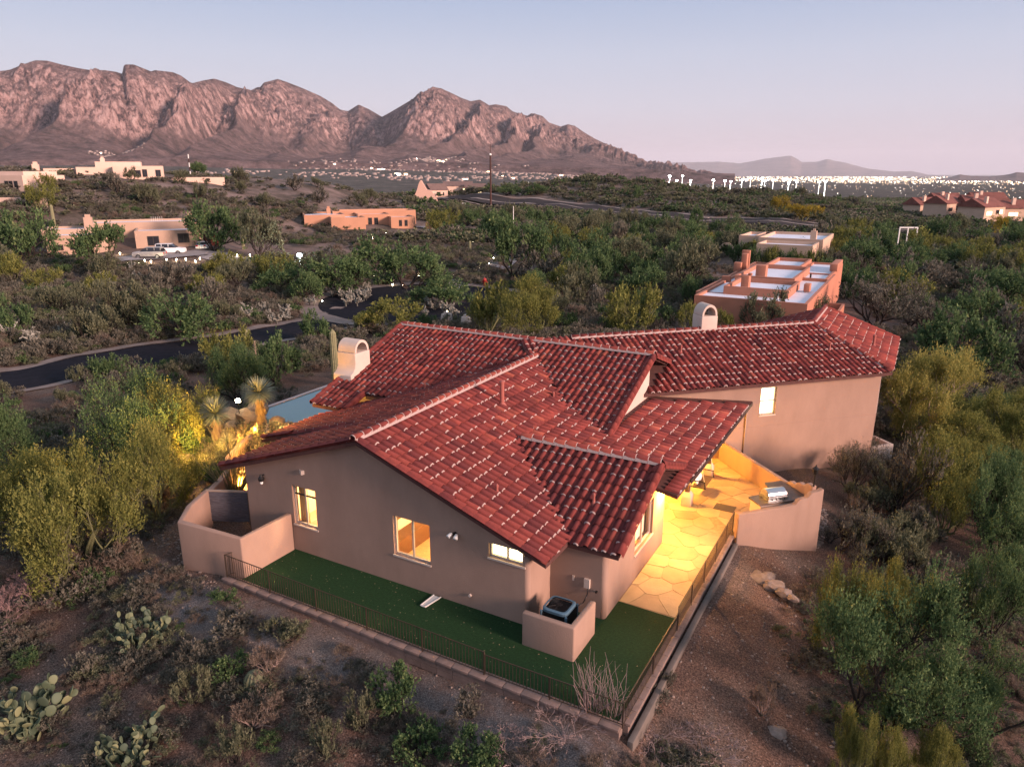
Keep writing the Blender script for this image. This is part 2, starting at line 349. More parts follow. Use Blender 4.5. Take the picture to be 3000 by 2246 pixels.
tt = np.concatenate([np.linspace(0, 1, 270), np.linspace(1.02, 1.9, 60)])
TT, MA = np.meshgrid(tt, MB_AZ, indexing='ij')
el = np.interp(MA, S[:, 0], S[:, 1])
el_s = np.interp(MA, S[:, 0], np.convolve(np.pad(S[:, 1], 3, 'edge'), np.ones(7)/7, 'valid'))
ua = np.degrees(MA)
Rg = 5200 + 500*np.sin(ua*0.09+1.0) + 350*np.sin(ua*0.31)                     # distance of the crest
R0 = 2950 + 0*ua
HK = 1.0
rr_ = R0 + (Rg-R0)*TT
HR = 13 + el*Rg                                                                # crest height, real metres
wx = rr_*np.sin(MA); wy = rr_*np.cos(MA)
base = 40*np.exp(-((ua+20)/40)**2) + 0*ua
# spurs run down and to the left of each summit
sk = ua + (1-TT)*8.0 + fbm(wx/700, wy/700, 5)*2.4
tent = [(-900,.5),(-600,0),(-420,1),(-250,0),(-40,.9),(20,.35),(90,1),(300,.1),(375,1),(470,.6),(560,.05),(627,.85),(735,0),(813,1),(1000,.2),(1050,.5),(1119,0),(1270,1),(1385,.3),(1440,.75),(1545,.05),(1585,.95),(1640,.3),(1685,.8),(1760,.35),(1860,.8),(2000,.3)]
tx = np.degrees([elev(u, 505)[0] for u, _ in tent]); spur = np.interp(sk, tx, [q for _, q in tent]); spur = spur**1.2
spur = np.clip(spur*.80 + .20*(0.5+0.5*ridged(sk/1.7, TT*1.3+7, 5, 2.0, .6)), 0, 1)
t_ = np.clip(TT, 0, 1)
low = 0.56*np.minimum(t_/.74, 1)**1.5 + .12*np.clip((t_-.74)/.26, 0, 1)                                                       # talus slopes
cl0 = 0.69 + 0.10*fbm(wx/600, wy/600, 3) - 0.07*(spur-0.5)
cliff = 1/(1+np.exp(-(t_-cl0)*42)); cliff2 = 1/(1+np.exp(-(t_-cl0-0.15)*60))
prof = low + 0.20*cliff + 0.12*cliff2
env = np.sin(np.pi*np.clip(t_, 0, 1))**0.8
carve = env*(1-spur)*0.80
prof = prof*(1-carve)
prof = prof*(1-TT.clip(0, 1)**10) + TT.clip(0, 1)**10
hgt = base*(1-t_**2)+ (HR-base)*prof
rock_n = ridged(wx/230+wy/900, wy/280, 6, 2.1, .62)*52 + ridged(ua*2.6+TT*2, rr_/500, 5, 2.1, .6)*30 + np.abs(fbm(wx/100, wy/120, 5, 2.1, .62))*64
rk = np.clip(cliff*1.2, 0.05+0.5*np.clip(fbm(wx/420, wy/420, 3)-.12, 0, 1)*(TT > .25), 1)
hgt = hgt + rock_n*rk*env + fbm(wx/60, wy/60, 4, 2, .6)*12*rk*np.clip((1-TT)*40, .35, 1)*(TT > .1)
hgt = np.where(TT > 1, HR*(1-(TT-1)*0.9) + fbm(wx/300, wy/300, 3)*10*(TT > 1.02), hgt)
fade = np.clip((rr_-R0)/260, 0, 1); hgt = hgt*fade + (1-fade)*(-40)
right = np.clip((16.2-ua)/4, 0, 1); hgt = np.where(TT < 1, hgt*right + (1-right)*np.minimum(hgt, HR), hgt)
MX = rr_*(np.sin(MA)*math.cos(YAW)-np.cos(MA)*math.sin(YAW)); MY = rr_*(np.sin(MA)*math.sin(YAW)+np.cos(MA)*math.cos(YAW))
nr, na = TT.shape; idx = np.arange(nr*na).reshape(nr, na)
Q = np.stack([idx[:-1, :-1], idx[1:, :-1], idx[1:, 1:], idx[:-1, 1:]], -1).reshape(-1, 4)
gz = np.gradient(hgt, axis=0)/np.maximum(np.gradient(rr_, axis=0), 1); steep = np.clip((np.abs(gz)-0.55)*1.1, 0, 1)
rm = rock_mat()
me = np_mesh('mountains', np.stack([MX, MY, hgt], -1).reshape(-1, 3), Q, rm, smooth=True, attrs={'cliff': ('POINT', 'FLOAT', np.clip(steep*0.9+cliff*0.5-0.22, 0, 1).ravel())})
tag(link('mountains', me), kind='structure', label='rugged pink granite mountain range with cliffs above brown talus slopes')

def far_ridge(name, prof, dist, depth, m, label):
    P = np.array([elev(u, v) for u, v in prof]); az_ = np.linspace(P[0, 0], P[-1, 0], 260); e = np.interp(az_, P[:, 0], P[:, 1])
    e = e + fbm(az_*160, 0*az_+dist/999, 4)*0.0006
    V = []; nk = 7
    for k in range(nk):
        f = k/(nk-1); r_ = dist-depth*(1-f) if f <= 1 else dist; h = (13+e*dist)*(f**1.2)-160*(1-f)*(dist > 2e4) -60*(1-f)
        h = h + ridged(az_*90, f*2+0*az_, 4)*0.12*np.abs(h)*math.sin(math.pi*f)
        for a_, z_ in zip(az_, h): V.append((r_*(math.sin(a_)*math.cos(YAW)-math.cos(a_)*math.sin(YAW)), r_*(math.sin(a_)*math.sin(YAW)+math.cos(a_)*math.cos(YAW)), z_))
    for a_ in az_: r_ = dist+depth; V.append((r_*(math.sin(a_)*math.cos(YAW)-math.cos(a_)*math.sin(YAW)), r_*(math.sin(a_)*math.sin(YAW)+math.cos(a_)*math.cos(YAW)), -200))
    idx = np.arange(len(V)).reshape(nk+1, -1); Q = np.stack([idx[:-1, :-1], idx[1:, :-1], idx[1:, 1:], idx[:-1, 1:]], -1).reshape(-1, 4)
    return tag(link(name, np_mesh(name, V, Q, m, smooth=True)), kind='structure', label=label)
hm = mat('hill_rock', (0.14, 0.10, 0.09), 0.95, var=0.4, scale=0.002)
far_ridge('far_mountains', [(1700,505),(1850,480),(1900,477),(2000,476),(2110,474),(2168,479),(2243,465),(2290,459),(2318,456),(2335,466),(2350,475),(2395,474),(2422,466),(2445,471),(2477,477),(2541,494),(2621,503),(2670,501),(2720,512),(2800,516)], 36000, 6000, hm, 'pale blue mountain range far beyond the city')
far_ridge('dark_hills', [(2740,526),(2775,521),(2815,511),(2845,516),(2900,517),(2944,513),(2979,505),(3020,506),(3100,512),(3200,525)], 9000, 1500, hm, 'low dark hills at the right end of the horizon')
# ------------------------------------------------------------------ main house
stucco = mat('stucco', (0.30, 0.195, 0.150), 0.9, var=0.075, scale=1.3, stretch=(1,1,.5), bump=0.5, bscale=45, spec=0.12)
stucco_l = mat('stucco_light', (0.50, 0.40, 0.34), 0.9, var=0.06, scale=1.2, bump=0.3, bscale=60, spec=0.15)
RAMPS['clay_tile'] = [(0.0, (0.075, 0.024, 0.026)), (0.35, (0.125, 0.031, 0.030)), (0.7, (0.205, 0.046, 0.038)), (0.9, (0.28, 0.075, 0.052)), (1.0, (0.19, 0.06, 0.05))]
clay = mat('clay_tile', (0.62, 0.66, 0.70), 0.85, var=0.0, col2=(1.35, 1.25, 1.2), scale=1.3, attr='tint', bump=0.45, bscale=35, spec=0.12, detail=9)
RAMPS['mortar'] = []
mortar = mat('mortar_dab', (0.36, 0.265, 0.24), 0.95, var=0.15, scale=20, bump=0.5, bscale=60)
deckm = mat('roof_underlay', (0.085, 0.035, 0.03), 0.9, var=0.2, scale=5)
fascia = mat('fascia_wood', (0.10, 0.06, 0.045), 0.8, var=0.2, scale=4)
WD = Vector((1, 1, 0))/math.sqrt(2); ND = Vector((1, -1, 0))/math.sqrt(2)
def wn(w_, n_, z=0): return (w_*0.70711+n_*0.70711, w_*0.70711-n_*0.70711, z)
def wn2(w_, n_): p = wn(w_, n_); return (p[0], p[1])
house = empty('house', (-14.5, 22, 0), 'large stucco house with a many-gabled red clay tile roof and lit windows', 'house')
# roof planes: name, plan polygon, z = a*x + b*y + c
def plane_xy(a, b, x0, y0, z0): return (a, b, z0-a*x0-b*y0)
k7 = 0.70711
PL = {
 'FR': ([(-14.78,16.3),(-8.02,16.3),(-8.02,28.8),(-14.78,28.8)], plane_xy(-0.3618, 0, -14.78, 0, 4.86)),
 'FL': ([(-21.4,16.3),(-14.78,16.3),(-14.78,28.8),(-21.4,28.8)], plane_xy(0.338, 0, -14.78, 0, 4.86)),
 'F2': ([(-22.8,19.5),(-15.5,19.5),(-15.5,28.8),(-22.3,28.8),(-22.3,25.3),(-22.8,25.2)], plane_xy(0.30, 0, -22.8, 0, 2.4)),
 'PA': ([(-12.2,21.9),(-5.95,21.9),(-5.95,33.72),(-12.2,27.5)], plane_xy(-0.185, 0, -5.95, 0, 2.72)),
 'GF': ([(-13,17.8),(-6.42,17.8),(-6.42,21.53),(-13,21.53)], plane_xy(0, 0.39, 0, 21.53, 3.82)),
 'GB': ([(-13,21.53),(-6.42,21.53),(-6.42,24.9),(-13,24.9)], plane_xy(0, -0.39, 0, 21.53, 3.82)),
 'RF': ([(-23.3,29.85),(-23.35,23.05),(-21.35,23.05),(-21.35,24.35),(-9.42,24.35),(-9.6,29.85)], plane_xy(0, 0.358, 0, 29.85, 5.29)),
 'RB': ([(-23.3,29.85),(-9.6,29.85),(-9.6,35),(-23.3,35)], plane_xy(0, -0.358, 0, 29.85, 5.29)),
 'WF': ([wn2(9.5,-31.95), wn2(9.5,-27.52), wn2(26.97,-27.52), wn2(25.64,-31.98)], None),
 'WB': ([wn2(9.5,-31.95), wn2(25.64,-31.98), wn2(27.3,-36.3), wn2(9.5,-36.3)], None),
 'XR': ([(-4.49,40.78),(-0.41,38.53),(-0.41,46.0),(-4.49,46.0)], plane_xy(-0.36, 0, -4.49, 0, 5.31)),
 'XL': ([(-4.49,40.78),(-4.49,46.0),(-13.0,46.0),(-13.0,40.78)], plane_xy(0.36, 0, -4.49, 0, 5.31)),
}
PL['WF'] = (PL['WF'][0], (-0.361*k7, 0.361*k7, 5.30-0.361*31.95))
PL['WB'] = (PL['WB'][0], (0.361*k7, -0.361*k7, 5.30+0.361*31.95))
def inpoly(poly, X, Y):
    X = np.asarray(X); Y = np.asarray(Y); m = np.zeros(X.shape, bool); n = len(poly)
    for i in range(n):
        x0, y0 = poly[i]; x1, y1 = poly[(i+1) % n]
        if y0 == y1: continue
        c = ((y0 > Y) != (y1 > Y)) & (X < (x1-x0)*(Y-y0)/(y1-y0)+x0); m ^= c
    return m
def pz(P, X, Y): return P[0]*X+P[1]*Y+P[2]
TW, TL = 0.30, 0.445
def tile_template(k):
    r_ = random.Random(k); V = []; F = []; M = []; ns = 6
    rl, ru = 0.098+r_.uniform(-.004,.004), 0.080; lip = 0.045; up = 0.012; L = TL+0.05; dx = r_.uniform(-.008,.008)
    def arch(r, y, z0, f=1.0, sx=1.0):
        s = len(V)
        for i in range(ns+1):
            t = math.pi*i/ns; V.append((dx*(y < .1)-math.cos(t)*r*sx, y, z0+math.sin(t)*r*f))
        return s
    a = arch(rl, 0, lip, .85); b = arch(ru, L, up, .85); c = arch(rl-.018, 0.002, lip-.004, .85)
    for i in range(ns): F.append((a+i, a+i+1, b+i+1, b+i)); M.append(0); F.append((c+i, c+i+1, a+i+1, a+i)); M.append(0)
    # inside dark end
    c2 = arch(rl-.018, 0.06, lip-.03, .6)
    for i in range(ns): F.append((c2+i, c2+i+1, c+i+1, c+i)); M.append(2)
    # pan left and right
    s = len(V)
    for x, z in ((-.09,.04),(-.115,.008),(-.152,-.004)):
        V.append((x, 0, z+.018)); V.append((x, L, z))
    F += [(s+2, s, s+1, s+3), (s+4, s+2, s+3, s+5)]; M += [0, 0]
    s = len(V)
    for x, z in ((.09,.04),(.115,.008),(.152,-.004)):
        V.append((x, 0, z+.018)); V.append((x, L, z))
    F += [(s, s+2, s+3, s+1), (s+2, s+4, s+5, s+3)]; M += [0, 0]
    # mortar bead under the lip
    if r_.random() < 0.8:
        wd = r_.uniform(.02, .042); g0, g1 = (0, ns) if r_.random() < .5 else (r_.choice([0, 1]), ns-r_.choice([0, 1]))
        s0 = len(V)
        for i in range(ns+1):
            t = math.pi*i/ns; ww = wd*r_.uniform(.6, 1.25); rr2 = rl-.004
            V.append((-math.cos(t)*rr2, .0, lip+math.sin(t)*rr2*.85)); V.append((-math.cos(t)*(rr2-.004), -ww, lip-.006+math.sin(t)*(rr2-.006)*.85)); V.append((-math.cos(t)*(rr2-.03), -ww*1.05, lip-.012+math.sin(t)*(rr2-.03)*.8))
        for i in range(g0, g1):
            p = s0+3*i; F += [(p+1, p+4, p+3, p), (p+2, p+5, p+4, p+1)]; M += [1, 1]
    return np.array(V, float), np.array(F), np.array(M)
TEMPL = [tile_template(100+i) for i in range(12)]
tile_mats = [clay, mortar, deckm]
def tint_val(r_): 
    q = r_.random(); return r_.uniform(0.25, 0.5) if q < .25 else (r_.uniform(.5, .72) if q < .9 else r_.uniform(.75, .95))
TILE_ME = []
for i in range(48):
    V, F, M = TEMPL[i % 12]; TILE_ME.append(np_mesh('roof_tile', V, F, tile_mats, M, {'tint': ('FACE', 'FLOAT', np.full(len(F), tint_val(rnd)))}))
tiles = []      # (dist, plane, matrix(4x4 np))
camp = np.array([0, 0, CAM_H])
for nm, (poly, P) in PL.items():
    g = np.array([P[0], P[1]]); s = np.linalg.norm(g); dn = -g/s; pp = np.array([-dn[1], dn[0]])
    pts = np.array(poly); q = pts@dn; u = pts@pp; qe = q.max(); cs = TL/math.sqrt(1+s*s)
    nq = int((qe-q.min())/cs)+1; nu = int(round((u.max()-u.min())/TW)); u0 = u.min()+((u.max()-u.min())-nu*TW)/2
    U3 = np.array([pp[0], pp[1], 0.0]); V3 = np.array([-dn[0], -dn[1], s])/math.sqrt(1+s*s); N3 = np.cross(U3, V3)
    if N3[2] < 0: U3 = -U3; N3 = -N3
    for j in range(nq):
        for i in range(nu):
            qq = qe-j*cs+0.02; uu = u0+(i+.5)*TW
            p = dn*qq+pp*uu; pm = dn*(qq-cs*.5)+pp*uu
            if not (inpoly(poly, [pm[0]], [pm[1]])[0]): continue
            z = pz(P, pm[0], pm[1]); hid = False
            for n2, (po2, P2) in PL.items():
                if n2 != nm and inpoly(po2, [pm[0]], [pm[1]])[0] and pz(P2, pm[0], pm[1]) > z+0.06: hid = True; break
            if hid: continue
            o = np.array([p[0], p[1], pz(P, p[0], p[1])]) + N3*rnd.uniform(0, .008)
            ang = rnd.gauss(0, 0.012); U4 = U3*math.cos(ang)+V3*math.sin(ang); V4 = V3*math.cos(ang)-U3*math.sin(ang)
            Mx = np.eye(4); Mx[:3, 0] = U4; Mx[:3, 1] = V4; Mx[:3, 2] = N3; Mx[:3, 3] = o
            d = np.linalg.norm(o-camp)/max(0.15, abs(np.dot(N3, (camp-o)/np.linalg.norm(camp-o)))+.3)
            tiles.append((d, nm, Mx))
# roof deck slabs
ROOF = {}
groups = {'front': ('FR', 'FL', 'F2'), 'patio': ('PA',), 'small': ('GF', 'GB'), 'rear': ('RF', 'RB'), 'wing': ('WF', 'WB', 'XR', 'XL')}
for gname, ks in groups.items():
    mb = MB()
    for k in ks:
        poly, P = PL[k]
        A = sum(poly[i][0]*poly[(i+1) % len(poly)][1]-poly[(i+1) % len(poly)][0]*poly[i][1] for i in range(len(poly)))
        pl = poly if A > 0 else poly[::-1]
        mb.prism(pl, [pz(P, x, y)-.15 for x, y in pl], [pz(P, x, y)-.012 for x, y in pl])
    r_ = mb.obj('roof', deckm, house)
    for k in ks: ROOF[k] = r_
tiles.sort(key=lambda t: t[0])
for i, (d, nm, Mx) in enumerate(tiles[:300]):
    o = bpy.data.objects.new('roof_tile', TILE_ME[rnd.randrange(48)]); COL.objects.link(o); o.parent = ROOF[nm]
    o.matrix_parent_inverse = parent_matrix(ROOF[nm]).inverted(); o.matrix_basis = Matrix(Mx.tolist())
by = {}
for t in tiles[300:]: by.setdefault(ROOF[t[1]], []).append(t[2])
for rf, ms in by.items():
    VV = []; FF = []; MM = []; TT_ = []; off = 0
    for Mx in ms:
        V, F, M = TEMPL[rnd.randrange(12)]; VV.append(V@Mx[:3, :3].T+Mx[:3, 3]); FF.append(F+off); MM.append(M); off += len(V); TT_.append(np.full(len(F), tint_val(rnd)))
    me = np_mesh('roof_tile_field', np.concatenate(VV), np.concatenate(FF), tile_mats, np.concatenate(MM), {'tint': ('FACE', 'FLOAT', np.concatenate(TT_))})
    tag(link('roof_tile_field', me, rf), kind='stuff')
# ridge, hip and rake caps
def cap_mesh(r, L, k):
    r_ = random.Random(k); V = []; F = []; M = []; ns = 8
    for (rad, y, z) in ((r, 0, .03), (r*.86, L+.05, 0), (r-.02, .002, .03)):
        for i in range(ns+1):
            t = math.pi*(-.12+1.24*i/ns); V.append((-math.cos(t)*rad, y, z+math.sin(t)*rad))
    n = ns+1
    for i in range(ns): F += [(i, i+1, n+i+1, n+i), (2*n+i, 2*n+i+1, i+1, i)]; M += [0, 0]
    s = len(V)
    for i in range(ns+1):
        t = math.pi*(-.1+1.2*i/ns); ww = r_.uniform(.015, .035)
        V.append((-math.cos(t)*(r-.004), 0, .03+math.sin(t)*(r-.004))); V.append((-math.cos(t)*(r-.012), -ww, .022+math.sin(t)*(r-.012)))
    for i in range(ns): F.append((s+2*i+1, s+2*i+3, s+2*i+2, s+2*i)); M.append(1)
    s = len(V); V += [(-.17, 0, -.05), (-.17, L, -.05), (-.10, 0, .05), (-.10, L, .05), (.10, 0, .05), (.10, L, .05), (.17, 0, -.05), (.17, L, -.05)]
    F += [(s, s+2, s+3, s+1), (s+4, s+6, s+7, s+5)]; M += [1, 1]
    return V, F, M
CAPR = [np_mesh('ridge_cap', *cap_mesh(.125, .42, i)[:2], tile_mats, cap_mesh(.125, .42, i)[2], {'tint': ('FACE', 'FLOAT', np.full(len(cap_mesh(.125, .42, i)[1]), rnd.uniform(.5, .85)))}) for i in range(8)]
CAPK = [np_mesh('rake_cap', *cap_mesh(.115, .42, i)[:2], [clay, clay, deckm], cap_mesh(.115, .42, i)[2], {'tint': ('FACE', 'FLOAT', np.full(len(cap_mesh(.115, .42, i)[1]), rnd.uniform(.35, .75)))}) for i in range(8)]
def cap_run(roof, p0, p1, meshes, name, side=None, dz=0.06):
    """caps laid from the low end p0 to the high end p1"""
    p0 = Vector(p0); p1 = Vector(p1); d = p1-p0; n = max(1, round(d.length/.42)); st = d.length/n; V3 = d.normalized()
    U3 = V3.cross(Vector((0, 0, 1))).normalized(); N3 = U3.cross(V3).normalized()
    if side: 
        N3 = (N3+U3*side*.55).normalized(); U3 = V3.cross(N3).normalized()
    for i in range(n):
        o = bpy.data.objects.new(name, rnd.choice(meshes)); COL.objects.link(o); o.parent = roof; o.matrix_parent_inverse = parent_matrix(roof).inverted()
        p = p0+V3*st*i+N3*(dz+rnd.uniform(0, .006))
        M = Matrix.Identity(4)
        for r_ in range(3): M[r_][0] = U3[r_]; M[r_][1] = V3[r_]; M[r_][2] = N3[r_]; M[r_][3] = p[r_]
        o.matrix_basis = M
def P3(k, x, y): return (x, y, pz(PL[k][1], x, y))
rf = ROOF['FR']
cap_run(rf, (-14.78, 16.2, 4.89), (-14.78, 28.7, 4.89), CAPR, 'ridge_cap')
cap_run(rf, P3('FR', -8.02, 16.33), P3('FR', -14.75, 16.33), CAPK, 'rake_cap', side=1)
cap_run(rf, P3('FL', -21.4, 16.33), P3('FL', -14.8, 16.33), CAPK, 'rake_cap', side=-1)
cap_run(rf, P3('F2', -22.8, 19.55), P3('F2', -21.0, 19.55), CAPK, 'rake_cap', side=-1)
rf = ROOF['GF']
cap_run(rf, (-6.45, 21.53, 3.84), (-11.6, 21.53, 3.84), CAPR, 'ridge_cap')
cap_run(rf, P3('GF', -6.45, 17.8), P3('GF', -6.45, 21.5), CAPK, 'rake_cap', side=1)
cap_run(rf, P3('GB', -6.45, 24.6), P3('GB', -6.45, 21.56), CAPK, 'rake_cap', side=-1)
rf = ROOF['RF']
cap_run(rf, (-9.55, 29.85, 5.32), (-23.3, 29.85, 5.32), CAPR, 'ridge_cap')
cap_run(rf, P3('RF', -9.45, 24.35), P3('RF', -9.6, 29.8), CAPK, 'rake_cap', side=1)
cap_run(rf, P3('RF', -23.32, 23.05), P3('RF', -23.3, 29.8), CAPK, 'rake_cap', side=-1)
cap_run(rf, P3('RF', -21.38, 23.05), P3('RF', -21.38, 24.3), CAPK, 'rake_cap', side=1)
cap_run(rf, P3('RB', -9.55, 32.0), P3('RB', -9.58, 29.9), CAPK, 'rake_cap', side=-1)
rf = ROOF['WF']
cap_run(rf, wn(12, -31.95, 5.33), wn(25.6, -31.98, 5.33), CAPR, 'ridge_cap')
cap_run(rf, (-4.49, 46.0, 5.34), (-4.49, 40.8, 5.34), CAPR, 'ridge_cap')
cap_run(rf, wn(26.97, -27.52, 3.72), (-4.49, 40.78, 5.33), CAPR, 'ridge_cap', dz=.02)
cap_run(rf, P3('XR', -0.45, 45.95), P3('XR', -4.4, 45.95), CAPK, 'rake_cap', side=-1)

# ---- walls (solid slabs with real openings)
def wall(o, d, L, top, holes, th=0.25, z0=-0.4, m=stucco, parent=house, name='wall'):
    """slab from plan point o along unit plan vector d for L metres; outward face on the right-hand side of d; top: function of s or number"""
    mb = MB(); n = (-d[1], d[0])    # inward
    tf = top if callable(top) else (lambda s: top)
    cuts = sorted(set([0, L]+[h[i] for h in holes for i in (0, 1)]+([L/2] if callable(top) else [])+[getattr(tf, 'brk', 0)]))
    cuts = [c for c in cuts if 0 <= c <= L]
    def pt(s, t): return (o[0]+d[0]*s+n[0]*t, o[1]+d[1]*s+n[1]*t)
    for a, b in zip(cuts[:-1], cuts[1:]):
        if b-a < 1e-4: continue
        zs = [(z0, None)]
        hh = [h for h in holes if h[0] <= a+1e-6 and h[1] >= b-1e-6]
        spans = [(z0, hh[0][2]), (hh[0][3], None)] if hh else [(z0, None)]
        for lo, hi in spans:
            pl = [pt(a, 0), pt(b, 0), pt(b, th), pt(a, th)]
            if hi is None: mb.prism(pl, [lo]*4, [tf(a), tf(b), tf(b), tf(a)])
            else: mb.prism(pl, [lo]*4, [hi]*4)
    return mb.obj(name, m, parent)
def roof_top(key, key2=None, off=0.14):
    def f(x, y):
        z = pz(PL[key][1], x, y)-off
        if key2: z = min(z, pz(PL[key2][1], x, y)-off)
        return z
    return f
FY = 16.575
ft = roof_top('FR', 'FL')
tf = lambda s: ft(-20.4+s, FY)
tf.brk = -14.78+20.4
# window openings (x0,x1,z0,z1) on the front wall
W1 = (-18.10, -17.00, 1.05, 2.52); W2 = (-13.66, -12.22, 1.05, 2.43); W3 = (-10.06, -8.84, 1.95, 2.42)
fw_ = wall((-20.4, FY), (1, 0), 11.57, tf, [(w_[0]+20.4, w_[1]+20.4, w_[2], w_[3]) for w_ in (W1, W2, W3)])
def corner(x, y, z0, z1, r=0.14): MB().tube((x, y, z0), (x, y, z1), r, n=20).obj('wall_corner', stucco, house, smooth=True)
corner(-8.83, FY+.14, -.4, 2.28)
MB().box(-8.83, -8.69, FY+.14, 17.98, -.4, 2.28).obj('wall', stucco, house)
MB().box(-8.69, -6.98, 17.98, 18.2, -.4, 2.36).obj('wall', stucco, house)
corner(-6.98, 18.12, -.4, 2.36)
gt = roof_top('GF', 'GB'); tg = lambda s: gt(-6.84, 18.12+s); tg.brk = 21.53-18.12
GW = (20.45, 22.25, 0.95, 2.32)
wall((-6.84, 18.12), (0, 1), 5.4, tg, [(GW[0]-18.12, GW[1]-18.12, GW[2], GW[3])])
corner(-6.98, 23.5, -.4, 2.6)
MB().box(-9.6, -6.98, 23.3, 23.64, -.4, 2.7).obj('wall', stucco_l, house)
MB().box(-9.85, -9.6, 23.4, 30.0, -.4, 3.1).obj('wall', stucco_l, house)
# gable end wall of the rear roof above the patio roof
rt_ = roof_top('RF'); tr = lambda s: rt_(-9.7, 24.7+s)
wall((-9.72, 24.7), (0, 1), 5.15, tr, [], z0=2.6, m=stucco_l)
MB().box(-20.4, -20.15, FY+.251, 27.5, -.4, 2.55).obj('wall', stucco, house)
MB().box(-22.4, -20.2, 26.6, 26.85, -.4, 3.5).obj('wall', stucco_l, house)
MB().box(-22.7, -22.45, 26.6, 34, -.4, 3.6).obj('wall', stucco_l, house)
MB().box(-22.1, -21.75, 23.4, 23.75, -.2, 2.62).obj('porch_post', stucco_l, house)
MB().box(-22.7, -9.8, 33.9, 34.2, -.8, 3.5).obj('wall', stucco, house)
# right wing
ww = (20.12, 20.98, 1.95, 3.30)
o_ = wn2(13.2, -28.09)
wall(o_, (k7, k7), 26.85-13.2, 3.42, [(ww[0]-13.2, ww[1]-13.2, ww[2], ww[3])], z0=-2.2)
MB().prism([wn2(13.2,-28.075), wn2(26.86,-28.075), wn2(26.86,-28.09), wn2(13.2,-28.09)], -2.2, 1.40).obj('wall_base', stucco, house)
MB().box(-0.98-.25, -0.98, 38.85, 45.7, -2.4, 3.7).obj('wall', stucco, house)
MB().prism([wn2(26.6,-28.34), wn2(26.85,-28.09), (-0.98, 38.85), (-1.23, 38.85)], -2.3, 3.42).obj('wall', stucco, house)
MB().box(-9, -1.23, 45.45, 45.7, -2.4, 3.6).obj('wall', stucco, house)
MB().tube((-0.9,38.95,3.5), (-0.9,38.95,-2.0), .045, n=8).obj('downspout', mat('painted_metal', (.28,.2,.17), .5), house, smooth=True)
MB().tube(wn(19.4,-28.04,2.5), wn(19.4,-28.04,-.2), .035, n=8).obj('downspout', MAT['painted_metal'], house, smooth=True)
# patio roof timber edge
MB().box(-5.99, -5.91, 23.4, 33.7, 2.50, 2.69).obj('fascia', mat('dark_fascia', (.035,.02,.02), .6), house)
MB().box(-7.05, -6.85, 23.9, 32.6, 2.42, 2.62).obj('beam', fascia, house)
# ---- windows
frame_m = mat('window_frame', (0.42, 0.36, 0.31), 0.45)
dark_fr = mat('dark_frame', (0.05, 0.04, 0.035), 0.5)
def glass_mat():
    m = bpy.data.materials.new('window_glass'); m.use_nodes = True; nt = m.node_tree; nt.nodes.clear(); o = N_(nt, 'ShaderNodeOutputMaterial')
    t = N_(nt, 'ShaderNodeBsdfTransparent'); g = N_(nt, 'ShaderNodeBsdfGlossy'); g.inputs['Roughness'].default_value = .03; g.inputs['Color'].default_value = (.7,.7,.7,1)
    mx = N_(nt, 'ShaderNodeMixShader'); mx.inputs[0].default_value = .06; nt.links.new(t.outputs[0], mx.inputs[1]); nt.links.new(g.outputs[0], mx.inputs[2]); nt.links.new(mx.outputs[0], o.inputs[0]); return m
glass = glass_mat()
shade = mat('lit_shade', (0.8, 0.7, 0.5), 0.8, emit=(1.0, 0.80, 0.42), estr=3.2)
iwall = mat('room_wall', (0.85, 0.74, 0.55), 0.9); ifloor = mat('room_floor', (0.55, 0.33, 0.15), 0.5, var=.25, scale=6, stretch=(1, 8, 1)); curt = mat('curtain', (0.45, 0.27, 0.12), 0.9, var=.3, scale=3, stretch=(12, 12, .3))
def window(o, d, w_, z0, z1, split='v', room=False, shade_=False, blind=False, label=None, deep=.09, fm=frame_m, rail=None):
    """frame + mullion + panes, set back in the opening; o: plan start of the opening on the outer face, d along the wall"""
    n = (-d[1], d[0])
    def bx(s0, s1, t0, t1, a, b, mb): 
        P = lambda s, t: (o[0]+d[0]*s+n[0]*t, o[1]+d[1]*s+n[1]*t)
        return mb.prism([P(s0,t0), P(s1,t0), P(s1,t1), P(s0,t1)], a, b)
    mb = MB(); f = .05
    bx(0, w_, deep, deep+.06, z0, z0+f, mb); bx(0, w_, deep, deep+.06, z1-f, z1, mb); bx(0, f, deep, deep+.06, z0+f, z1-f, mb); bx(w_-f, w_, deep, deep+.06, z0+f, z1-f, mb)
    win = mb.obj('window', fm, house, label=label)
    if split == 'v': bx(w_/2-.03, w_/2+.03, deep-.01, deep+.05, z0+f, z1-f, MB()).obj('mullion', fm, win)
    if split == 'h': bx(f, w_-f, deep-.01, deep+.05, (z0+z1)/2-.025, (z0+z1)/2+.025, MB()).obj('mullion', fm, win)
    if rail: bx(f, w_-f, deep+.0, deep+.045, z0+(z1-z0)*rail-.03, z0+(z1-z0)*rail+.02, MB()).obj('rail', dark_fr, win)
    halves = [(f, w_/2-.03), (w_/2+.03, w_-f)] if split == 'v' else [(f, w_-f)]
    for a, b in halves:
        bx(a, b, deep+.03, deep+.034, z0+f, z1-f, MB()).obj('pane', glass, win)
    bx(-.03, w_+.03, -.035, deep, z0-.06, z0-.002, MB()).obj('sill', stucco_l, win)
    if shade_: bx(f, w_-f, deep+.08, deep+.09, z0+f, z1-f, MB()).obj('shade', shade, win)
    return win, bx
wn1, b1 = window((W1[0], FY), (1, 0), W1[1]-W1[0], W1[2], W1[3], label='tall lit window with an open curtain', rail=.78)
wn2_, b2 = window((W2[0], FY), (1, 0), W2[1]-W2[0], W2[2], W2[3], label='square lit window showing a wooden floor')
window((W3[0], FY), (1, 0), W3[1]-W3[0], W3[2], W3[3], shade_=True, label='small high glowing window under the eave')
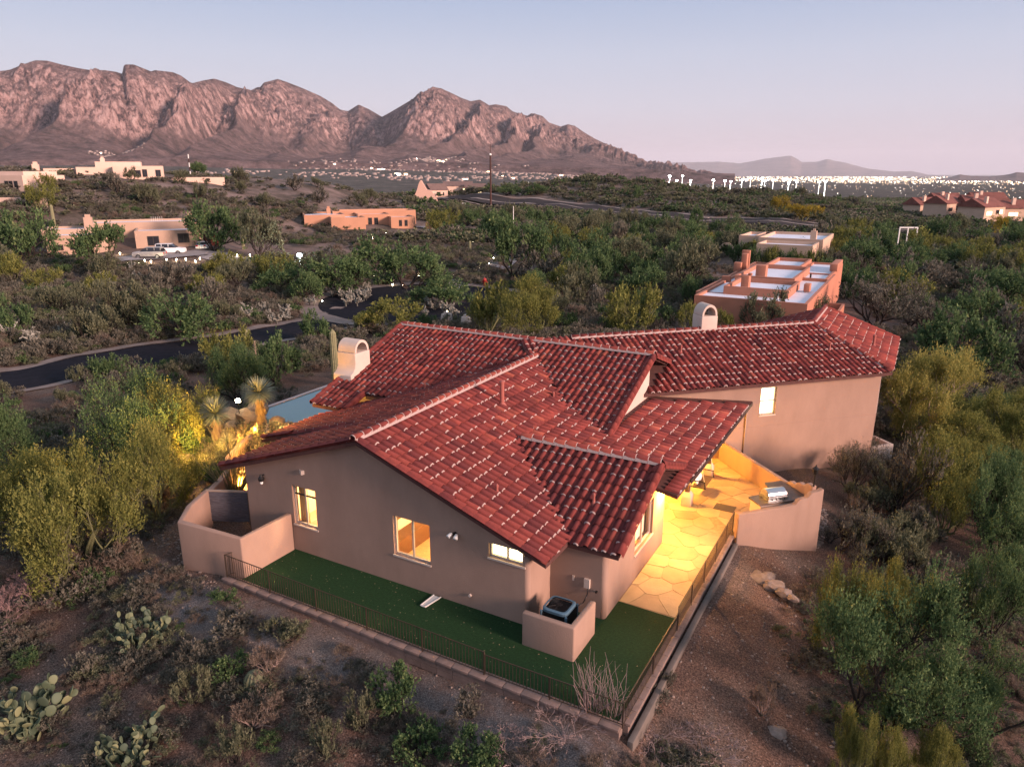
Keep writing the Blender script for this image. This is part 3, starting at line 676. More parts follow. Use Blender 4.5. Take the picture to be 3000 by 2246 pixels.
window((-6.84, GW[0]), (0, 1), GW[1]-GW[0], GW[2], GW[3], label='sliding window facing the patio', fm=stucco_l)
window(wn2(ww[0], -28.09), (k7, k7), ww[1]-ww[0], ww[2], ww[3], split='h', shade_=True, label='narrow glowing window in the right wing wall')
cm = MB()
for i in range(9): cm.tube((W1[0]+.06+i*.045, FY+.30+.02*(i % 2), W1[2]-.2), (W1[0]+.06+i*.042, FY+.30, W1[3]-.02), .03, n=6)
cm.obj('curtain', curt, wn1, smooth=True)
def room(x0, x1, y0, y1, z0, z1, win, lx, ly, lz, pw, col=(1, .70, .36)):
    mb = MB(); t = .05
    mb.box(x0, x1, y1, y1+t, z0, z1); mb.box(x0-t, x0, y0, y1+t, z0, z1); mb.box(x1, x1+t, y0, y1+t, z0, z1); mb.box(x0, x1, y0, y1, z1, z1+t)
    mb.obj('room_wall', iwall, house); MB().box(x0, x1, y0, y1, z0-t, z0).obj('room_floor', ifloor, house)
    l = bpy.data.lights.new('room_lamp', 'POINT'); l.energy = pw; l.color = col; l.shadow_soft_size = .18; o = bpy.data.objects.new('room_lamp', l); COL.objects.link(o); o.location = (lx, ly, lz)
room(-18.9, -16.3, FY+.26, FY+3.2, .1, 2.5, wn1, -17.0, FY+1.3, 2.15, 230)
room(-14.9, -11.2, FY+.26, FY+4.0, .1, 2.5, wn2_, -12.2, FY+1.9, 2.2, 330)
MB().box(-14.9, -14.35, FY+1.1, FY+2.9, .1, .75).obj('dresser', mat('brown_wood', (.16,.07,.03), .5), house); MB().box(-14.9, -14.86, FY+1.2, FY+2.4, 1.2, 1.9).obj('picture_frame', MAT['brown_wood'], house); MB().box(-18.9, -18.3, FY+.9, FY+2.8, .1, .6).obj('bed', mat('bed_cover', (.45,.33,.25), .9), house)
MB().box(-22.6, -14.9, 24.6, 24.85, -.4, 3.3).obj('wall', stucco_l, house); MB().box(-21.3, -15.0, 24.38, 24.43, 3.02, 3.26).obj('fascia', fascia, house)
room(-9.6, -7.2, 20.0, 23.0, .1, 2.4, None, -8.6, 21.4, 2.1, 25)

# ---- chimneys
def chimney(M, z0, h_, par, step=True):
    """profile extruded along local x; arch opening through"""
    mb = MB(); wx_ = .55; a, b = -.53, .53
    lo = -.42
    if step:
        prof = [(-.90, z0), (-.90, z0+.93), (-.84, z0+1.0), (-.70, z0+1.08), (-.58, z0+1.25), (a, z0+1.45), (a, h_), (b, h_), (b, z0)]
    else: prof = [(a, z0), (a, h_), (b, h_), (b, z0)]
    n = len(prof); vs = [(-wx_, y, z) for y, z in prof]+[(wx_, y, z) for y, z in prof]
    mb.add(vs, [tuple(range(n-1, -1, -1)), tuple(range(n, 2*n))]+[(i, (i+1) % n, n+(i+1) % n, n+i) for i in range(n)])
    for i in range(len(mb.f)): mb.f[i] = mb.f[i][::-1]
    mb.xform(M); c = mb.obj('chimney', stucco_l, par, bevel=.035)
    v = MB(); ns = 14; ro, ri = .50, .385
    ring = lambda x, r: [(x, -math.cos(math.pi*i/ns)*r, h_+math.sin(math.pi*i/ns)*r*1.12+.02) for i in range(ns+1)]
    vs = ring(-wx_+.03, ro)+ring(wx_-.03, ro)+ring(-wx_+.03, ri)+ring(wx_-.03, ri); k = ns+1
    fs = []
    for i in range(ns): fs += [(i, i+1, k+i+1, k+i), (2*k+i+1, 2*k+i, 3*k+i, 3*k+i+1), (i+1, i, 2*k+i, 2*k+i+1), (k+i, k+i+1, 3*k+i+1, 3*k+i)]
    fs += [(0, k, 3*k, 2*k), (k-1, 3*k-1, 4*k-1, 2*k-1)]
    v.add(vs, fs).xform(M); v.obj('chimney_hood', stucco_l, c, smooth=False)
    f = MB().box(-wx_-.10, wx_+.12, (-.98 if step else a-.08), -.8 if step else a, z0+.02, z0+.10); f.xform(M); f.obj('flashing', mat('flashing', (.75,.74,.75), .4, metal=.3) if 'flashing' not in MAT else MAT['flashing'], c)
    f = MB().tube((0, 0, h_), (0, 0, h_+.28), .12, n=10); f.xform(M); f.obj('flue', dark_fr, c, smooth=True)
    return c
chimney(Matrix.Translation((-23.12, 25.78, 0)) , 2.85, 4.80, ROOF['RF'])
chimney(Matrix.Translation(wn(19.37, -32.3, 0)) @ Matrix.Rotation(R(-45), 4, 'Z') @ Matrix.Diagonal((.85, .85, 1, 1)), 4.6, 6.05, ROOF['WF'], step=False)
# vents
vp = mat('vent_pipe', (.30,.09,.07), .6)
def vent(x, y, z, h, r, rf): 
    mb = MB().lathe((x, y, z-.1), [(r, 0), (r, h+.1), (r*1.25, h+.1), (r*1.25, h+.16), (r*.4, h+.2)], 12); mb.lathe((x, y, z-.12), [(r*2.6, 0), (r*1.1, .2)], 12); mb.obj('vent_pipe', vp, rf, smooth=False)
vent(-13.35, 23.1, 4.40, .85, .085, ROOF['FR']); vent(-10.55, 17.92, 3.38, .2, .04, ROOF['FR']); vent(-7.9, 19.4, 3.05, .22, .04, ROOF['GF']); vent(-18.4, 25.0, 3.75, .2, .04, ROOF['RF'])
vent(-12.5, 25.9, 3.98, .2, .04, ROOF['RF']); vent(*wn(24.9, -29.6, 0)[:2], 4.55, .22, .04, ROOF['WF']); vent(-1.5, 41.5, 4.28, .5, .07, ROOF['XR']); vent(*wn(17.0, -30.3, 0)[:2], 4.75, .25, .04, ROOF['WF'])
# wall fixtures
dm = mat('dark_metal', (.03,.028,.028), .45, metal=.6); wm = mat('white_enamel', (.75,.72,.68), .4)
mb = MB().tube((-19.44, FY, 2.62), (-19.44, FY-.12, 2.62), .03, n=8); mb.lathe((-19.44, FY-.14, 2.40), [(.04, 0), (.10, .05), (.11, .14), (.05, .22), (.02, .28)], 10); sc_ = mb.obj('wall_lantern', dm, house)
MB().lathe((-19.44, FY-.14, 2.30), [(.02, 0), (.055, .03), (.055, .10)], 10).obj('lamp_bulb', wm, sc_, smooth=True)
MB().prism([(-17.66, FY), (-17.48, FY-.10), (-17.42, FY-.0)], 3.05, 3.2).obj('wall_vent', stucco_l, house)
mb = MB().tube((-11.24, FY, 2.43), (-11.24, FY-.1, 2.43), .05, n=8); f = mb.obj('floodlight', dm, house)
for s in (-1, 1): MB().tube((-11.24+s*.09, FY-.08, 2.43), (-11.24+s*.13, FY-.22, 2.36), .05, .075, n=10).obj('lamp_head', wm, f, smooth=True)
MB().tube((-10.74, FY, .43), (-10.74, FY-.06, .43), .05, n=8).obj('hose_bib', stucco_l, house)
mb = MB().box(-7.52, -7.34, 17.90, 17.985, .95, 1.25); b_ = mb.obj('electric_box', stucco_l, house)
pts = [(-7.4,17.93,.95), (-7.4,17.9,.75), (-7.45,17.75,.55), (-7.6,17.5,.45), (-7.75,17.2,.5)]
mb = MB()
for a, b in zip(pts[:-1], pts[1:]): mb.tube(a, b, .018, n=6)
mb.obj('conduit', dm, b_, smooth=True); MB().box(-7.93, -7.87, 17.95, 17.985, 1.05, 1.22).obj('outlet_cover', stucco_l, house)
MB().tube((-7.12, 17.98, .9), (-7.12, 17.9, .9), .03, n=8).obj('outlet_cover', dm, house)
# ------------------------------------------------------------------ turf, patio stones, low walls, fences
turf_m = mat('artificial_turf', (0.014, 0.042, 0.014), 0.85, var=0.25, scale=14, bump=0.9, bscale=260, spec=0.15)
tp = [(-18.25,14.22),(-4.92,14.22),(-4.92,19.10),(-6.84,19.14),(-6.84,17.99),(-8.69,17.99),(-8.69,16.58),(-18.25,16.58)]
MB().prism(tp, -.35, .0).obj('artificial_turf', turf_m, label='dark green artificial turf strip round the house', kind='structure')
conc = mat('concrete', (0.13, 0.105, 0.09), 0.9, var=.15, scale=2, bump=.3, bscale=40)
block = mat('block_cap', (0.19, 0.13, 0.11), 0.9, var=.2, scale=3, bump=.4, bscale=30)
gap_m = mat('stone_joint', (0.34, 0.24, 0.14), 0.95, var=.2, scale=5)
# patio polygons: side walk and wedge terrace; one slab under the stones
PATIO = [(-6.83,19.15),(-4.93,19.11),(-4.93,25.4),wn2(14.9,-21.42),wn2(18.05,-21.42),wn2(18.05,-28.08),(-9.58,30.15),(-9.58,23.66),(-6.83,23.66)]
slab = MB().prism(PATIO, -.5, -.012).obj('patio', gap_m, label='flagstone patio glowing under the porch lamps', kind='structure')
stone_ms = [mat('flagstone_'+n, c, .75, var=.12, scale=1.6, bump=.35, bscale=14) for n, c in (('buff', (.40,.28,.17)), ('sand', (.45,.33,.20)), ('rose', (.37,.245,.15)))]
def clip(poly, a, b, c):
    """keep a*x+b*y<=c"""
    out = []; n = len(poly)
    for i in range(n):
        p, q = poly[i], poly[(i+1) % n]; fp = a*p[0]+b*p[1]-c; fq = a*q[0]+b*q[1]-c
        if fp <= 0: out.append(p)
        if (fp < 0 < fq) or (fq < 0 < fp):
            t = fp/(fp-fq); out.append((p[0]+(q[0]-p[0])*t, p[1]+(q[1]-p[1])*t))
    return out
r2 = random.Random(11); seeds = []
for _ in range(4000):
    p = (r2.uniform(-9.6, -1.5), r2.uniform(19.1, 33)); 
    if inpoly(PATIO, [p[0]], [p[1]])[0] and all((p[0]-q[0])**2+(p[1]-q[1])**2 > .66**2 for q in seeds): seeds.append(p)
for i, s in enumerate(seeds):
    cell = [(s[0]-1.5,s[1]-1.5),(s[0]+1.5,s[1]-1.5),(s[0]+1.5,s[1]+1.5),(s[0]-1.5,s[1]+1.5)]
    for q in seeds:
        dx, dy = q[0]-s[0], q[1]-s[1]; d = math.hypot(dx, dy)
        if 0 < d < 3.4: cell = clip(cell, dx/d, dy/d, (dx/d)*(s[0]+q[0])/2+(dy/d)*(s[1]+q[1])/2-.005)
    if len(cell) < 3: continue
    # wobble the edges, then keep inside the patio
    out = []
    for k in range(len(cell)):
        a, b = cell[k], cell[(k+1) % len(cell)]; L = math.dist(a, b)
        if L < .06: out.append(a); continue
        for t in (.12, .5, .88):
            j = r2.uniform(-.018, .004) if t == .5 else -.006; nx, ny = (b[1]-a[1])/L, -(b[0]-a[0])/L
            out.append((a[0]+(b[0]-a[0])*t+nx*j, a[1]+(b[1]-a[1])*t+ny*j))
    wq = (s[0]+s[1])*k7; 
    out = clip(out, 0, -1, -19.16); out = clip(out, -1, 0, 9.57)
    if s[1] < 23.6: out = clip(out, -1, 0, 6.82); out = clip(out, 1, 0, -4.94)
    elif s[1] < 25.2 and s[0] > -5.6: out = clip(out, 1, 0, -4.94)
    elif s[0] < -7: out = clip(out, 0, -1, -23.67)
    if s[1] >= 25.2 and s[0] > -5.3 and wq < 15.6: out = clip(out, 0, -1, -25.42); out = clip(out, -k7, -k7, -14.75)
    out = clip(out, -k7, k7, 28.07); out = clip(out, k7, k7, 18.04)
    if wq > 14.9 or s[1] > 25.4: out = clip(out, k7, -k7, -21.43)
    if len(out) < 3: continue
    z = r2.uniform(-.003, .004)
    MB().prism(out, -.02, z).obj('flagstone', r2.choice(stone_ms), slab)
# low retaining wall that carries the fence: front run and side run
lw = empty('retaining_wall', (-11.5,14.05,0), 'low block retaining wall with a pinkish cap under the iron fence', 'wall')
nb = 26
for i in range(nb):
    x0 = -18.85+(14.05*i)/nb; x1 = x0+14.05/nb-.012
    MB().box(x0, x1, 13.88, 14.2, -.055, .03).obj('cap_block', block, lw, bevel=.012)
    for k in range(2): MB().box(x0+(.27 if k else 0)*0, x1, 13.94, 14.18, -.06-.2*(k+1)+.008, -.065-.2*k).obj('block', block, lw)
for i in range(22):
    y0 = 14.22+i*.5; zz = 0.03
    MB().box(-4.92, -4.62, y0, y0+.488, zz-.085, zz).obj('cap_block', block, lw, bevel=.012)
    for k in range(2): MB().box(-4.9, -4.68, y0, y0+.488, -.06-.22*(k+1)+.008, -.065-.22*k).obj('block', block, lw)
MB().box(-4.60, -4.44, 13.95, 25.15, -.7, -.22).obj('footing', conc, lw, bevel=.02)
iron = mat('bronze_iron', (0.085, 0.058, 0.042), .5, metal=.5)
def fence(name, p0, p1, tops, zb, label, posts, sp=.105, end=None):
    """tops: list of (s, height) breakpoints, may step"""
    F_ = empty(name, (*p0, 0), label, 'fence'); L = math.dist(p0, p1); d = ((p1[0]-p0[0])/L, (p1[1]-p0[1])/L)
    P = lambda s, z: (p0[0]+d[0]*s, p0[1]+d[1]*s, z)
    def top(s):
        for (a, ha), (b, hb) in zip(tops[:-1], tops[1:]):
            if a <= s <= b and b > a: return ha+(hb-ha)*(s-a)/(b-a)
        return tops[-1][1]
    for (a, ha), (b, hb) in zip(tops[:-1], tops[1:]):
        if b-a > .05: MB().tube(P(a, ha), P(b, hb), .016, n=4).obj('rail', iron, F_); MB().tube(P(a, zb+.07), P(b, zb+.07), .014, n=4).obj('rail', iron, F_)
    for s in posts: MB().tube(P(s, zb-.03), P(s, top(max(s-.01, 0))+.01), .026, n=4).obj('post', iron, F_)
    k = 1
    pm = {}
    while k*sp < L-.03:
        s = k*sp; h = top(s)
        key = round(h, 2)
        if key not in pm: pm[key] = MB().tube((0,0,zb+.07), (0,0,h), .0095, n=4).mesh('picket', iron)
        o = bpy.data.objects.new('picket', pm[key]); COL.objects.link(o); o.parent = F_; o.matrix_parent_inverse = parent_matrix(F_).inverted(); o.location = (p0[0]+d[0]*s, p0[1]+d[1]*s, 0); k += 1
    return F_
fence('iron_fence', (-18.75,14.05), (-4.76,14.05), [(0,.86),(10.04,.74),(10.045,.66),(13.99,.72)], .03, 'long low brown iron picket fence along the front edge of the turf', [0,2.0,4.0,6.0,8.0,10.04,12.0,13.98])
fence('iron_fence', (-4.76,14.1), (-4.76,25.6), [(0,.72),(4.4,.62),(4.41,.82),(11.5,.80)], .03, 'brown iron picket fence running beside the flagstone walk', [2.2,4.4,5.9,7.4,8.9,10.4,11.45])
fence('iron_fence', (-18.75,14.05), (-18.45,14.75), [(0,.86),(.7,.86)], .03, 'very short iron fence return at the stucco wall on the left', [])
# hvac enclosure and units
en = empty('stucco_enclosure', (-7.7,16.4,0), 'waist-high tan stucco enclosure on the turf hiding the condenser', 'wall')
MB().prism([(-8.47,15.72),(-6.84,15.72),(-6.84,17.25),(-7.03,17.25),(-7.03,15.91),(-8.47,15.91)], -.3, 1.06).obj('wall', stucco, en, bevel=.05)
def condenser(loc, rz, label, w_=.78, h=.82, col=(.10,.17,.22)):
    t = empty('condenser', loc, label, 'air conditioner', rz=rz); a = w_/2
    m1 = mat('condenser_steel', col, .4, metal=.3) if 'condenser_steel' not in MAT else MAT['condenser_steel']; m2 = MAT['dark_metal']
    M = parent_matrix(t)
    MB().box(-a, a, -a, a, 0, .08).xform(M).obj('base', m1, t)
    MB().box(-a+.03, a-.03, -a+.03, a-.03, .08, h-.09).xform(M).obj('coil', m2, t)
    lv = MB()
    for k in range(14):
        z = .11+k*(h-.24)/14
        for s in (-1, 1): lv.box(-a, a, s*a-.012, s*a+.012, z, z+.018); lv.box(s*a-.012, s*a+.012, -a, a, z, z+.018)
    tag(lv.xform(M).obj('louvre', m2, t), kind='stuff')
    for sx in (-1, 1):
        for sy in (-1, 1): MB().box(sx*a-.03, sx*a+.03, sy*a-.03, sy*a+.03, .08, h-.08).xform(M).obj('corner_post', m1, t, bevel=.008)
    top = MB(); n = 40; vs = []
    for rad, z in ((1.03, h-.10), (1.03, h-.02), (.95, h), (.82, h)):
        for i in range(n):
            th = 2*math.pi*i/n; c, s = math.cos(th), math.sin(th); q = (abs(c)**6+abs(s)**6)**(-1/6); vs.append((c*q*a*rad, s*q*a*rad, z))
    top.add(vs, [(k*n+i, k*n+(i+1) % n, (k+1)*n+(i+1) % n, (k+1)*n+i) for k in range(3) for i in range(n)]).xform(M).obj('lid', m1, t)
    MB().lathe((0,0,0), [(a*.9, h-.16), (a*.9, h-.15)], 24).xform(M).obj('fan_well', mat('black_well', (.008,.008,.01), .6) if 'black_well' not in MAT else MAT['black_well'], t)
    for k in range(3):
        fb = MB().add([(0,.03,h-.12),(a*.7,.16,h-.10),(a*.72,-.06,h-.14),(0,-.03,h-.14)], [(0,1,2,3)]); fb.xform(M @ Matrix.Rotation(k*2.094+.4, 4, 'Z')); fb.obj('fan_blade', m2, t)
    g = MB()
    for k in range(6):
        rr3 = a*.80*(k+1)/6; nn = 28
        for i in range(nn):
            t0, t1 = 2*math.pi*i/nn, 2*math.pi*(i+1)/nn; g.tube((math.cos(t0)*rr3, math.sin(t0)*rr3, h-.004), (math.cos(t1)*rr3, math.sin(t1)*rr3, h-.004), .004, n=3, cap=False)
    for k in range(8): g.tube((0,0,h-.004), (math.cos(k*.785)*a*.82, math.sin(k*.785)*a*.82, h-.004), .005, n=3)
    tag(g.xform(M).obj('fan_guard', m2, t), kind='stuff')
    MB().tube((0,0,h-.02), (0,0,h+.005), .09, n=12).xform(M).obj('motor_cap', m2, t)
condenser((-7.72,16.62,0.22), .0, 'blue-grey air conditioning condenser with a round fan guard inside the stucco enclosure')
MB().box(-8.2,-7.2,16.1,17.1,-.05,.22).obj('condenser_pad', conc, label='concrete pad under the condenser in the stucco enclosure', cat='slab')
en = empty('stucco_enclosure', wn(27.7,-28.6,-1.2), 'small stucco enclosure at the far right corner of the house', 'wall')
MB().prism([wn2(26.88,-28.09), wn2(28.3,-28.09), wn2(28.3,-29.6), wn2(28.1,-29.6), wn2(28.1,-28.28), wn2(26.88,-28.28)], -2.4, -.36).obj('wall', stucco_l, en, bevel=.04)
condenser(wn(27.4,-29.0,-1.75), R(45), 'dark round-topped condenser behind the far right enclosure', .72, .85)
# splash block
sb = MB().prism([(-12.10,15.86),(-11.95,15.86),(-11.84,16.5),(-12.08,16.5)], .0, .045)
for a, b in (((-12.12,15.84),(-12.09,16.52)), ((-11.94,15.84),(-11.82,16.52)), ((-12.12,15.84),(-11.94,15.84))): sb.tube((*a,.05), (*b,.05), .02, n=5)
sb.obj('splash_block', mat('pale_plastic', (.55,.53,.5), .6), label='pale grey splash block lying on the turf below the square window', cat='splash block')

# ---- terrace walls on the right
def wavy_wall(name, a, b, hs, th, z0, label, m=stucco):
    """wall from plan a to plan b, top profile hs: list of (fraction, z)"""
    t = empty(name, (*a, 0), label, 'wall'); L = math.dist(a, b); d = ((b[0]-a[0])/L, (b[1]-a[1])/L); n = (-d[1], d[0]); mb = MB(); k = len(hs); vs = []
    for f, z in hs:
        for off in (0, th): vs.append((a[0]+d[0]*L*f+n[0]*off, a[1]+d[1]*L*f+n[1]*off, z)); vs.append((a[0]+d[0]*L*f+n[0]*off, a[1]+d[1]*L*f+n[1]*off, z0))
    fs = []
    for i in range(k-1):
        o = 4*i; fs += [(o, o+4, o+6, o+2), (o+1, o+5, o+4, o), (o+2, o+6, o+7, o+3), (o+3, o+7, o+5, o+1)]
    fs += [(0, 2, 3, 1), (4*k-4, 4*k-3, 4*k-1, 4*k-2)]
    mb.add(vs, fs); mb.obj('wall', m, t, bevel=.03); return t
def curve(pts, n=40):
    xs = [p[0] for p in pts]; out = []
    for i in range(n+1):
        f = i/n; 
        for (a, za), (b, zb) in zip(pts[:-1], pts[1:]):
            if a <= f <= b: 
                t = (f-a)/max(b-a, 1e-6); t = t*t*(3-2*t); out.append((f, za+(zb-za)*t)); break
    return out
tw = wavy_wall('terrace_wall', wn2(14.66,-21.29), wn2(18.29,-21.29), curve([(0,.88),(.5,.92),(.66,.95),(.72,1.15),(.80,1.17),(.86,1.36),(.93,1.38),(1,1.46)]), -.22, -2.0, 'curvy-topped tan stucco wall round the patio grill corner')
for o in tw.children: pass
MB().prism([wn2(14.68,-21.275), wn2(18.30,-21.275), wn2(18.30,-21.29), wn2(14.68,-21.29)], -2.0, 0.0).obj('wall_base', stucco, tw)
MB().prism([wn2(16.95,-21.262), wn2(17.15,-21.262), wn2(17.15,-21.275), wn2(16.95,-21.275)], -.22, -.1).obj('weep_grille', MAT['dark_metal'], tw)
wavy_wall('terrace_wall', wn2(18.29,-21.5), wn2(18.29,-28.06), curve([(0,1.42),(.05,1.42),(.08,1.22),(.12,1.26),(.16,1.05),(.20,1.08),(.24,.90),(1,.88)], 60), .2, -2.0, 'straight stucco wall from the right wing to the grill corner, lit orange inside')

# lantern on the wall corner
lt = empty('lamp_post', wn(18.15,-21.5,1.44), 'dark lantern on a post at the top corner of the curvy patio wall', 'lamp'); p = Vector(wn(18.15,-21.5,1.40))
MB().tube(p, p+Vector((0,0,.52)), .03, n=8).obj('post', dm, lt); MB().lathe(p+Vector((0,0,.5)), [(.05,0),(.09,.03),(.11,.22),(.14,.24),(.03,.34),(.02,.4)], 6).obj('lantern', dm, lt)
# porch posts with battered bases
for x, y, lb in ((-6.93,27.0,'square timber porch post on a stucco pedestal nearest the camera'), (-6.93,30.35,'square timber porch post on a stucco pedestal behind the swing')):
    t = empty('porch_column', (x,y,0), lb, 'column', 'porch columns')
    mb = MB().prism([(x-.2,y-.2),(x+.2,y-.2),(x+.2,y+.2),(x-.2,y+.2)], 0, .42); mb.obj('pedestal', stucco_l, t, bevel=.02)
    vs = [(x+sx*a, y+sy*a, z) for a, z in ((.2,.42),(.12,.6)) for sx, sy in ((-1,-1),(1,-1),(1,1),(-1,1))]; MB().add(vs, [(0,1,5,4),(1,2,6,5),(2,3,7,6),(3,0,4,7),(4,5,6,7)]).obj('pedestal_cap', stucco_l, t)
    MB().box(x-.09,x+.09,y-.09,y+.09,.6,2.42).obj('post', fascia, t, bevel=.01)
# porch swing
sw = empty('porch_swing', (-6.75,28.6,.45), 'dark framed porch swing with white cushions hanging under the patio roof', 'swing'); cush = mat('white_cushion', (.75,.70,.66), .9)
for k in range(8): MB().box(-7.0+k*.068, -6.945+k*.068, 27.9, 29.3, .43, .455).obj('slat', fascia, sw)
for y in (27.9, 29.3): MB().tube((-7.05,y,.44), (-6.42,y,.44), .022, n=6).obj('arm_rail', dm, sw); MB().tube((-6.45,y,.44), (-6.5,y,.72), .018, n=6).obj('arm_post', dm, sw); MB().tube((-7.1,y,.72), (-6.45,y,.72), .022, n=6).obj('arm_rest', dm, sw); MB().tube((-7.0,y,.44), (-6.95,y,2.4), .008, n=4).obj('chain', cush, sw); MB().tube((-6.5,y,.72), (-6.85,y,2.4), .008, n=4).obj('chain', cush, sw)
for y in (27.9, 29.3): MB().tube((-7.03,y,.44), (-7.22,y,1.0), .02, n=6).obj('back_post', dm, sw)
MB().tube((-7.22,27.9,1.0), (-7.22,29.3,1.0), .02, n=6).obj('back_rail', dm, sw)
for y in (28.25, 28.7): 
    mb = MB().box(-.2,.2,-.2,.2,-.06,.06); mb.xform(Matrix.Translation((-6.95,y,.68)) @ Matrix.Rotation(R(62),4,'Y') @ Matrix.Rotation(R(12),4,'Z')); mb.obj('cushion', cush, sw, bevel=.05)
# rug under the swing
MB().prism([(-5.9,27.15),(-5.1,27.15),(-5.1,27.75),(-5.9,27.75)], .006, .018).obj('door_mat', mat('grey_mat', (.12,.09,.07), .95, var=.2, scale=30), label='small dark doormat on the patio in front of the swing', cat='mat')
# grill island
gi = empty('grill_island', wn(16.95,-22.3,0), 'stucco grill island with a dark stone counter in the patio corner', 'outdoor counter')
MB().prism([wn2(15.9,-21.55), wn2(18.0,-21.55), wn2(18.0,-23.2), wn2(17.3,-23.2), wn2(17.0,-22.35), wn2(15.9,-22.2)], 0, .86).obj('base', stucco_l, gi)
ctr = mat('stone_counter', (.10,.07,.055), .35, var=.3, scale=6)
MB().prism([wn2(15.84,-21.52), wn2(18.04,-21.52), wn2(18.04,-23.26), wn2(17.24,-23.26), wn2(16.95,-22.42), wn2(15.84,-22.26)], .86, .92).obj('counter', ctr, gi)
gr = empty('gas_grill', wn(16.75,-22.0,.92), 'stainless steel domed gas grill set on the stone counter', 'grill'); steel = mat('stainless_steel', (.45,.45,.46), .28, metal=.9)
Mg = Matrix.Translation(wn(16.75,-21.98,.92)) @ Matrix.Rotation(R(45),4,'Z')
MB().box(-.42,.42,-.30,.30,0,.12).xform(Mg).obj('firebox', steel, gr); ns = 10; vs = []
for x in (-.40,.40):
    for i in range(ns+1): t = math.pi*i/ns; vs.append((x, -math.cos(t)*.28, .12+math.sin(t)*.27))
hd = MB().add(vs, [(i, ns+1+i, ns+2+i, i+1) for i in range(ns)]+[tuple(range(ns+1)), tuple(range(2*ns+1, ns, -1))]); hd.xform(Mg).obj('hood', steel, gr)
MB().tube((-.3,-.33,.2), (.3,-.33,.2), .015, n=6).xform(Mg).obj('handle', steel, gr)
for k in range(4): MB().tube((-.27+k*.18,-.3,.06), (-.27+k*.18,-.34,.06), .025, n=8).xform(Mg).obj('knob', dm, gr)
# yucca-like potted seedling by the wall
# ---- lamps
def lamp(name, loc, pw, col, r_=.06, spot=None):
    l = bpy.data.lights.new(name, 'SPOT' if spot else 'POINT'); l.energy = pw; l.color = col; l.shadow_soft_size = r_; o = bpy.data.objects.new(name, l); COL.objects.link(o); o.location = loc
    if spot: l.spot_size = R(spot[1]); l.spot_blend = .5; o.rotation_euler = (Vector(spot[0])-Vector(loc)).to_track_quat('-Z', 'Y').to_euler()
    return o
bulb = mat('lamp_glow', (1,1,1), .5, emit=(1.0,.85,.55), estr=30); bulb.cycles.emission_sampling = 'NONE'
amber = (1.0,.46,.05)
fl = MB().tube((-6.84,23.05,2.35), (-6.72,23.05,2.35), .05, n=8).obj('floodlight', dm, house)
for s in (-1,1): MB().lathe((-6.62,23.05+s*.1,2.22), [(.02,0),(.06,.03),(.07,.1),(.03,.13)], 10).obj('lamp_head', bulb, fl)
lamp('flood_lamp', (-6.45,23.1,2.15), 520, (1.0,.48,.09), .06)
lamp('porch_lamp', (-8.3,26.6,2.35), 900, amber, .1); lamp('porch_lamp', (-8.3,30.2,2.35), 800, amber, .1)
for y in (26.6,30.2): MB().lathe((-8.3,y,2.40), [(.1,0),(.13,.08),(.13,.1)], 12).obj('ceiling_lamp', bulb, house)

# ---- left garden: curved wall, side fence of boards
cm_ = stucco
def path_wall(name, pts, th, z0, tops, label, m=stucco):
    t = empty(name, (*pts[0], 0), label, 'wall'); n = len(pts); L = []; Rr = []
    for i, p in enumerate(pts):
        a = Vector(pts[max(i-1,0)]); b = Vector(pts[min(i+1,n-1)]); d = (b-a).normalized(); q = Vector((-d.y, d.x))*th/2; L.append(Vector(p)+q); Rr.append(Vector(p)-q)
    vs = []
    for i in range(n): vs += [(L[i].x,L[i].y,tops[i]),(Rr[i].x,Rr[i].y,tops[i]),(Rr[i].x,Rr[i].y,z0),(L[i].x,L[i].y,z0)]
    fs = []
    for i in range(n-1): o = 4*i; fs += [(o,o+1,o+5,o+4),(o+1,o+2,o+6,o+5),(o+3,o,o+4,o+7),(o+2,o+3,o+7,o+6)]
    fs += [(3,2,1,0),(4*n-4,4*n-3,4*n-2,4*n-1)]
    MB().add(vs, fs).obj('wall', m, t, bevel=.045); return t
path_wall('garden_wall', [(-18.30,16.55),(-18.30,14.40),(-20.95,14.12),(-21.9,15.2),(-22.6,16.5)], .22, -.5, [1.40,1.44,1.52,1.42,1.36], 'tan stucco garden wall turning the front left corner of the house')
path_wall('garden_wall', [(-22.75,16.75),(-23.3,17.7),(-24.2,18.9),(-25.4,19.8),(-26.4,21.3),(-27.2,22.6)], .24, -.6, [1.25,1.2,1.12,1.0,.9,.8], 'curved garden wall stepping away to the left past the board gate')
gp = empty('board_gate', (-21.9,16.75,0), 'dark weathered gate of horizontal boards inside the garden wall', 'gate'); bm_ = mat('weathered_board', (.085,.08,.095), .7, var=.45, scale=4, stretch=(1.2,1.2,14))
ga = Vector((-22.55,16.42,0)); gb = Vector((-21.02,17.12,0)); dgv = (gb-ga).normalized(); ng = Vector((-dgv.y, dgv.x, 0))
for k in range(11):
    z = .10+k*.113; P4 = [ga+ng*.0, gb+ng*.0, gb+ng*.03, ga+ng*.03]; j = rnd.uniform(-.006,.006)
    MB().prism([(q.x+ng.x*j, q.y+ng.y*j) for q in P4], z, z+.104).obj('board', bm_, gp)
MB().prism([(q.x, q.y) for q in (ga-ng*.03, gb-ng*.03, gb+ng*.06, ga+ng*.06)], 1.345, 1.40).obj('top_rail', mat('board_cap', (.30,.22,.17), .8), gp)
for q in (ga, gb): MB().prism([(q.x-.05,q.y-.05),(q.x+.05,q.y-.05),(q.x+.05,q.y+.05),(q.x-.05,q.y+.05)], 0, 1.344).obj('post', fascia, gp)

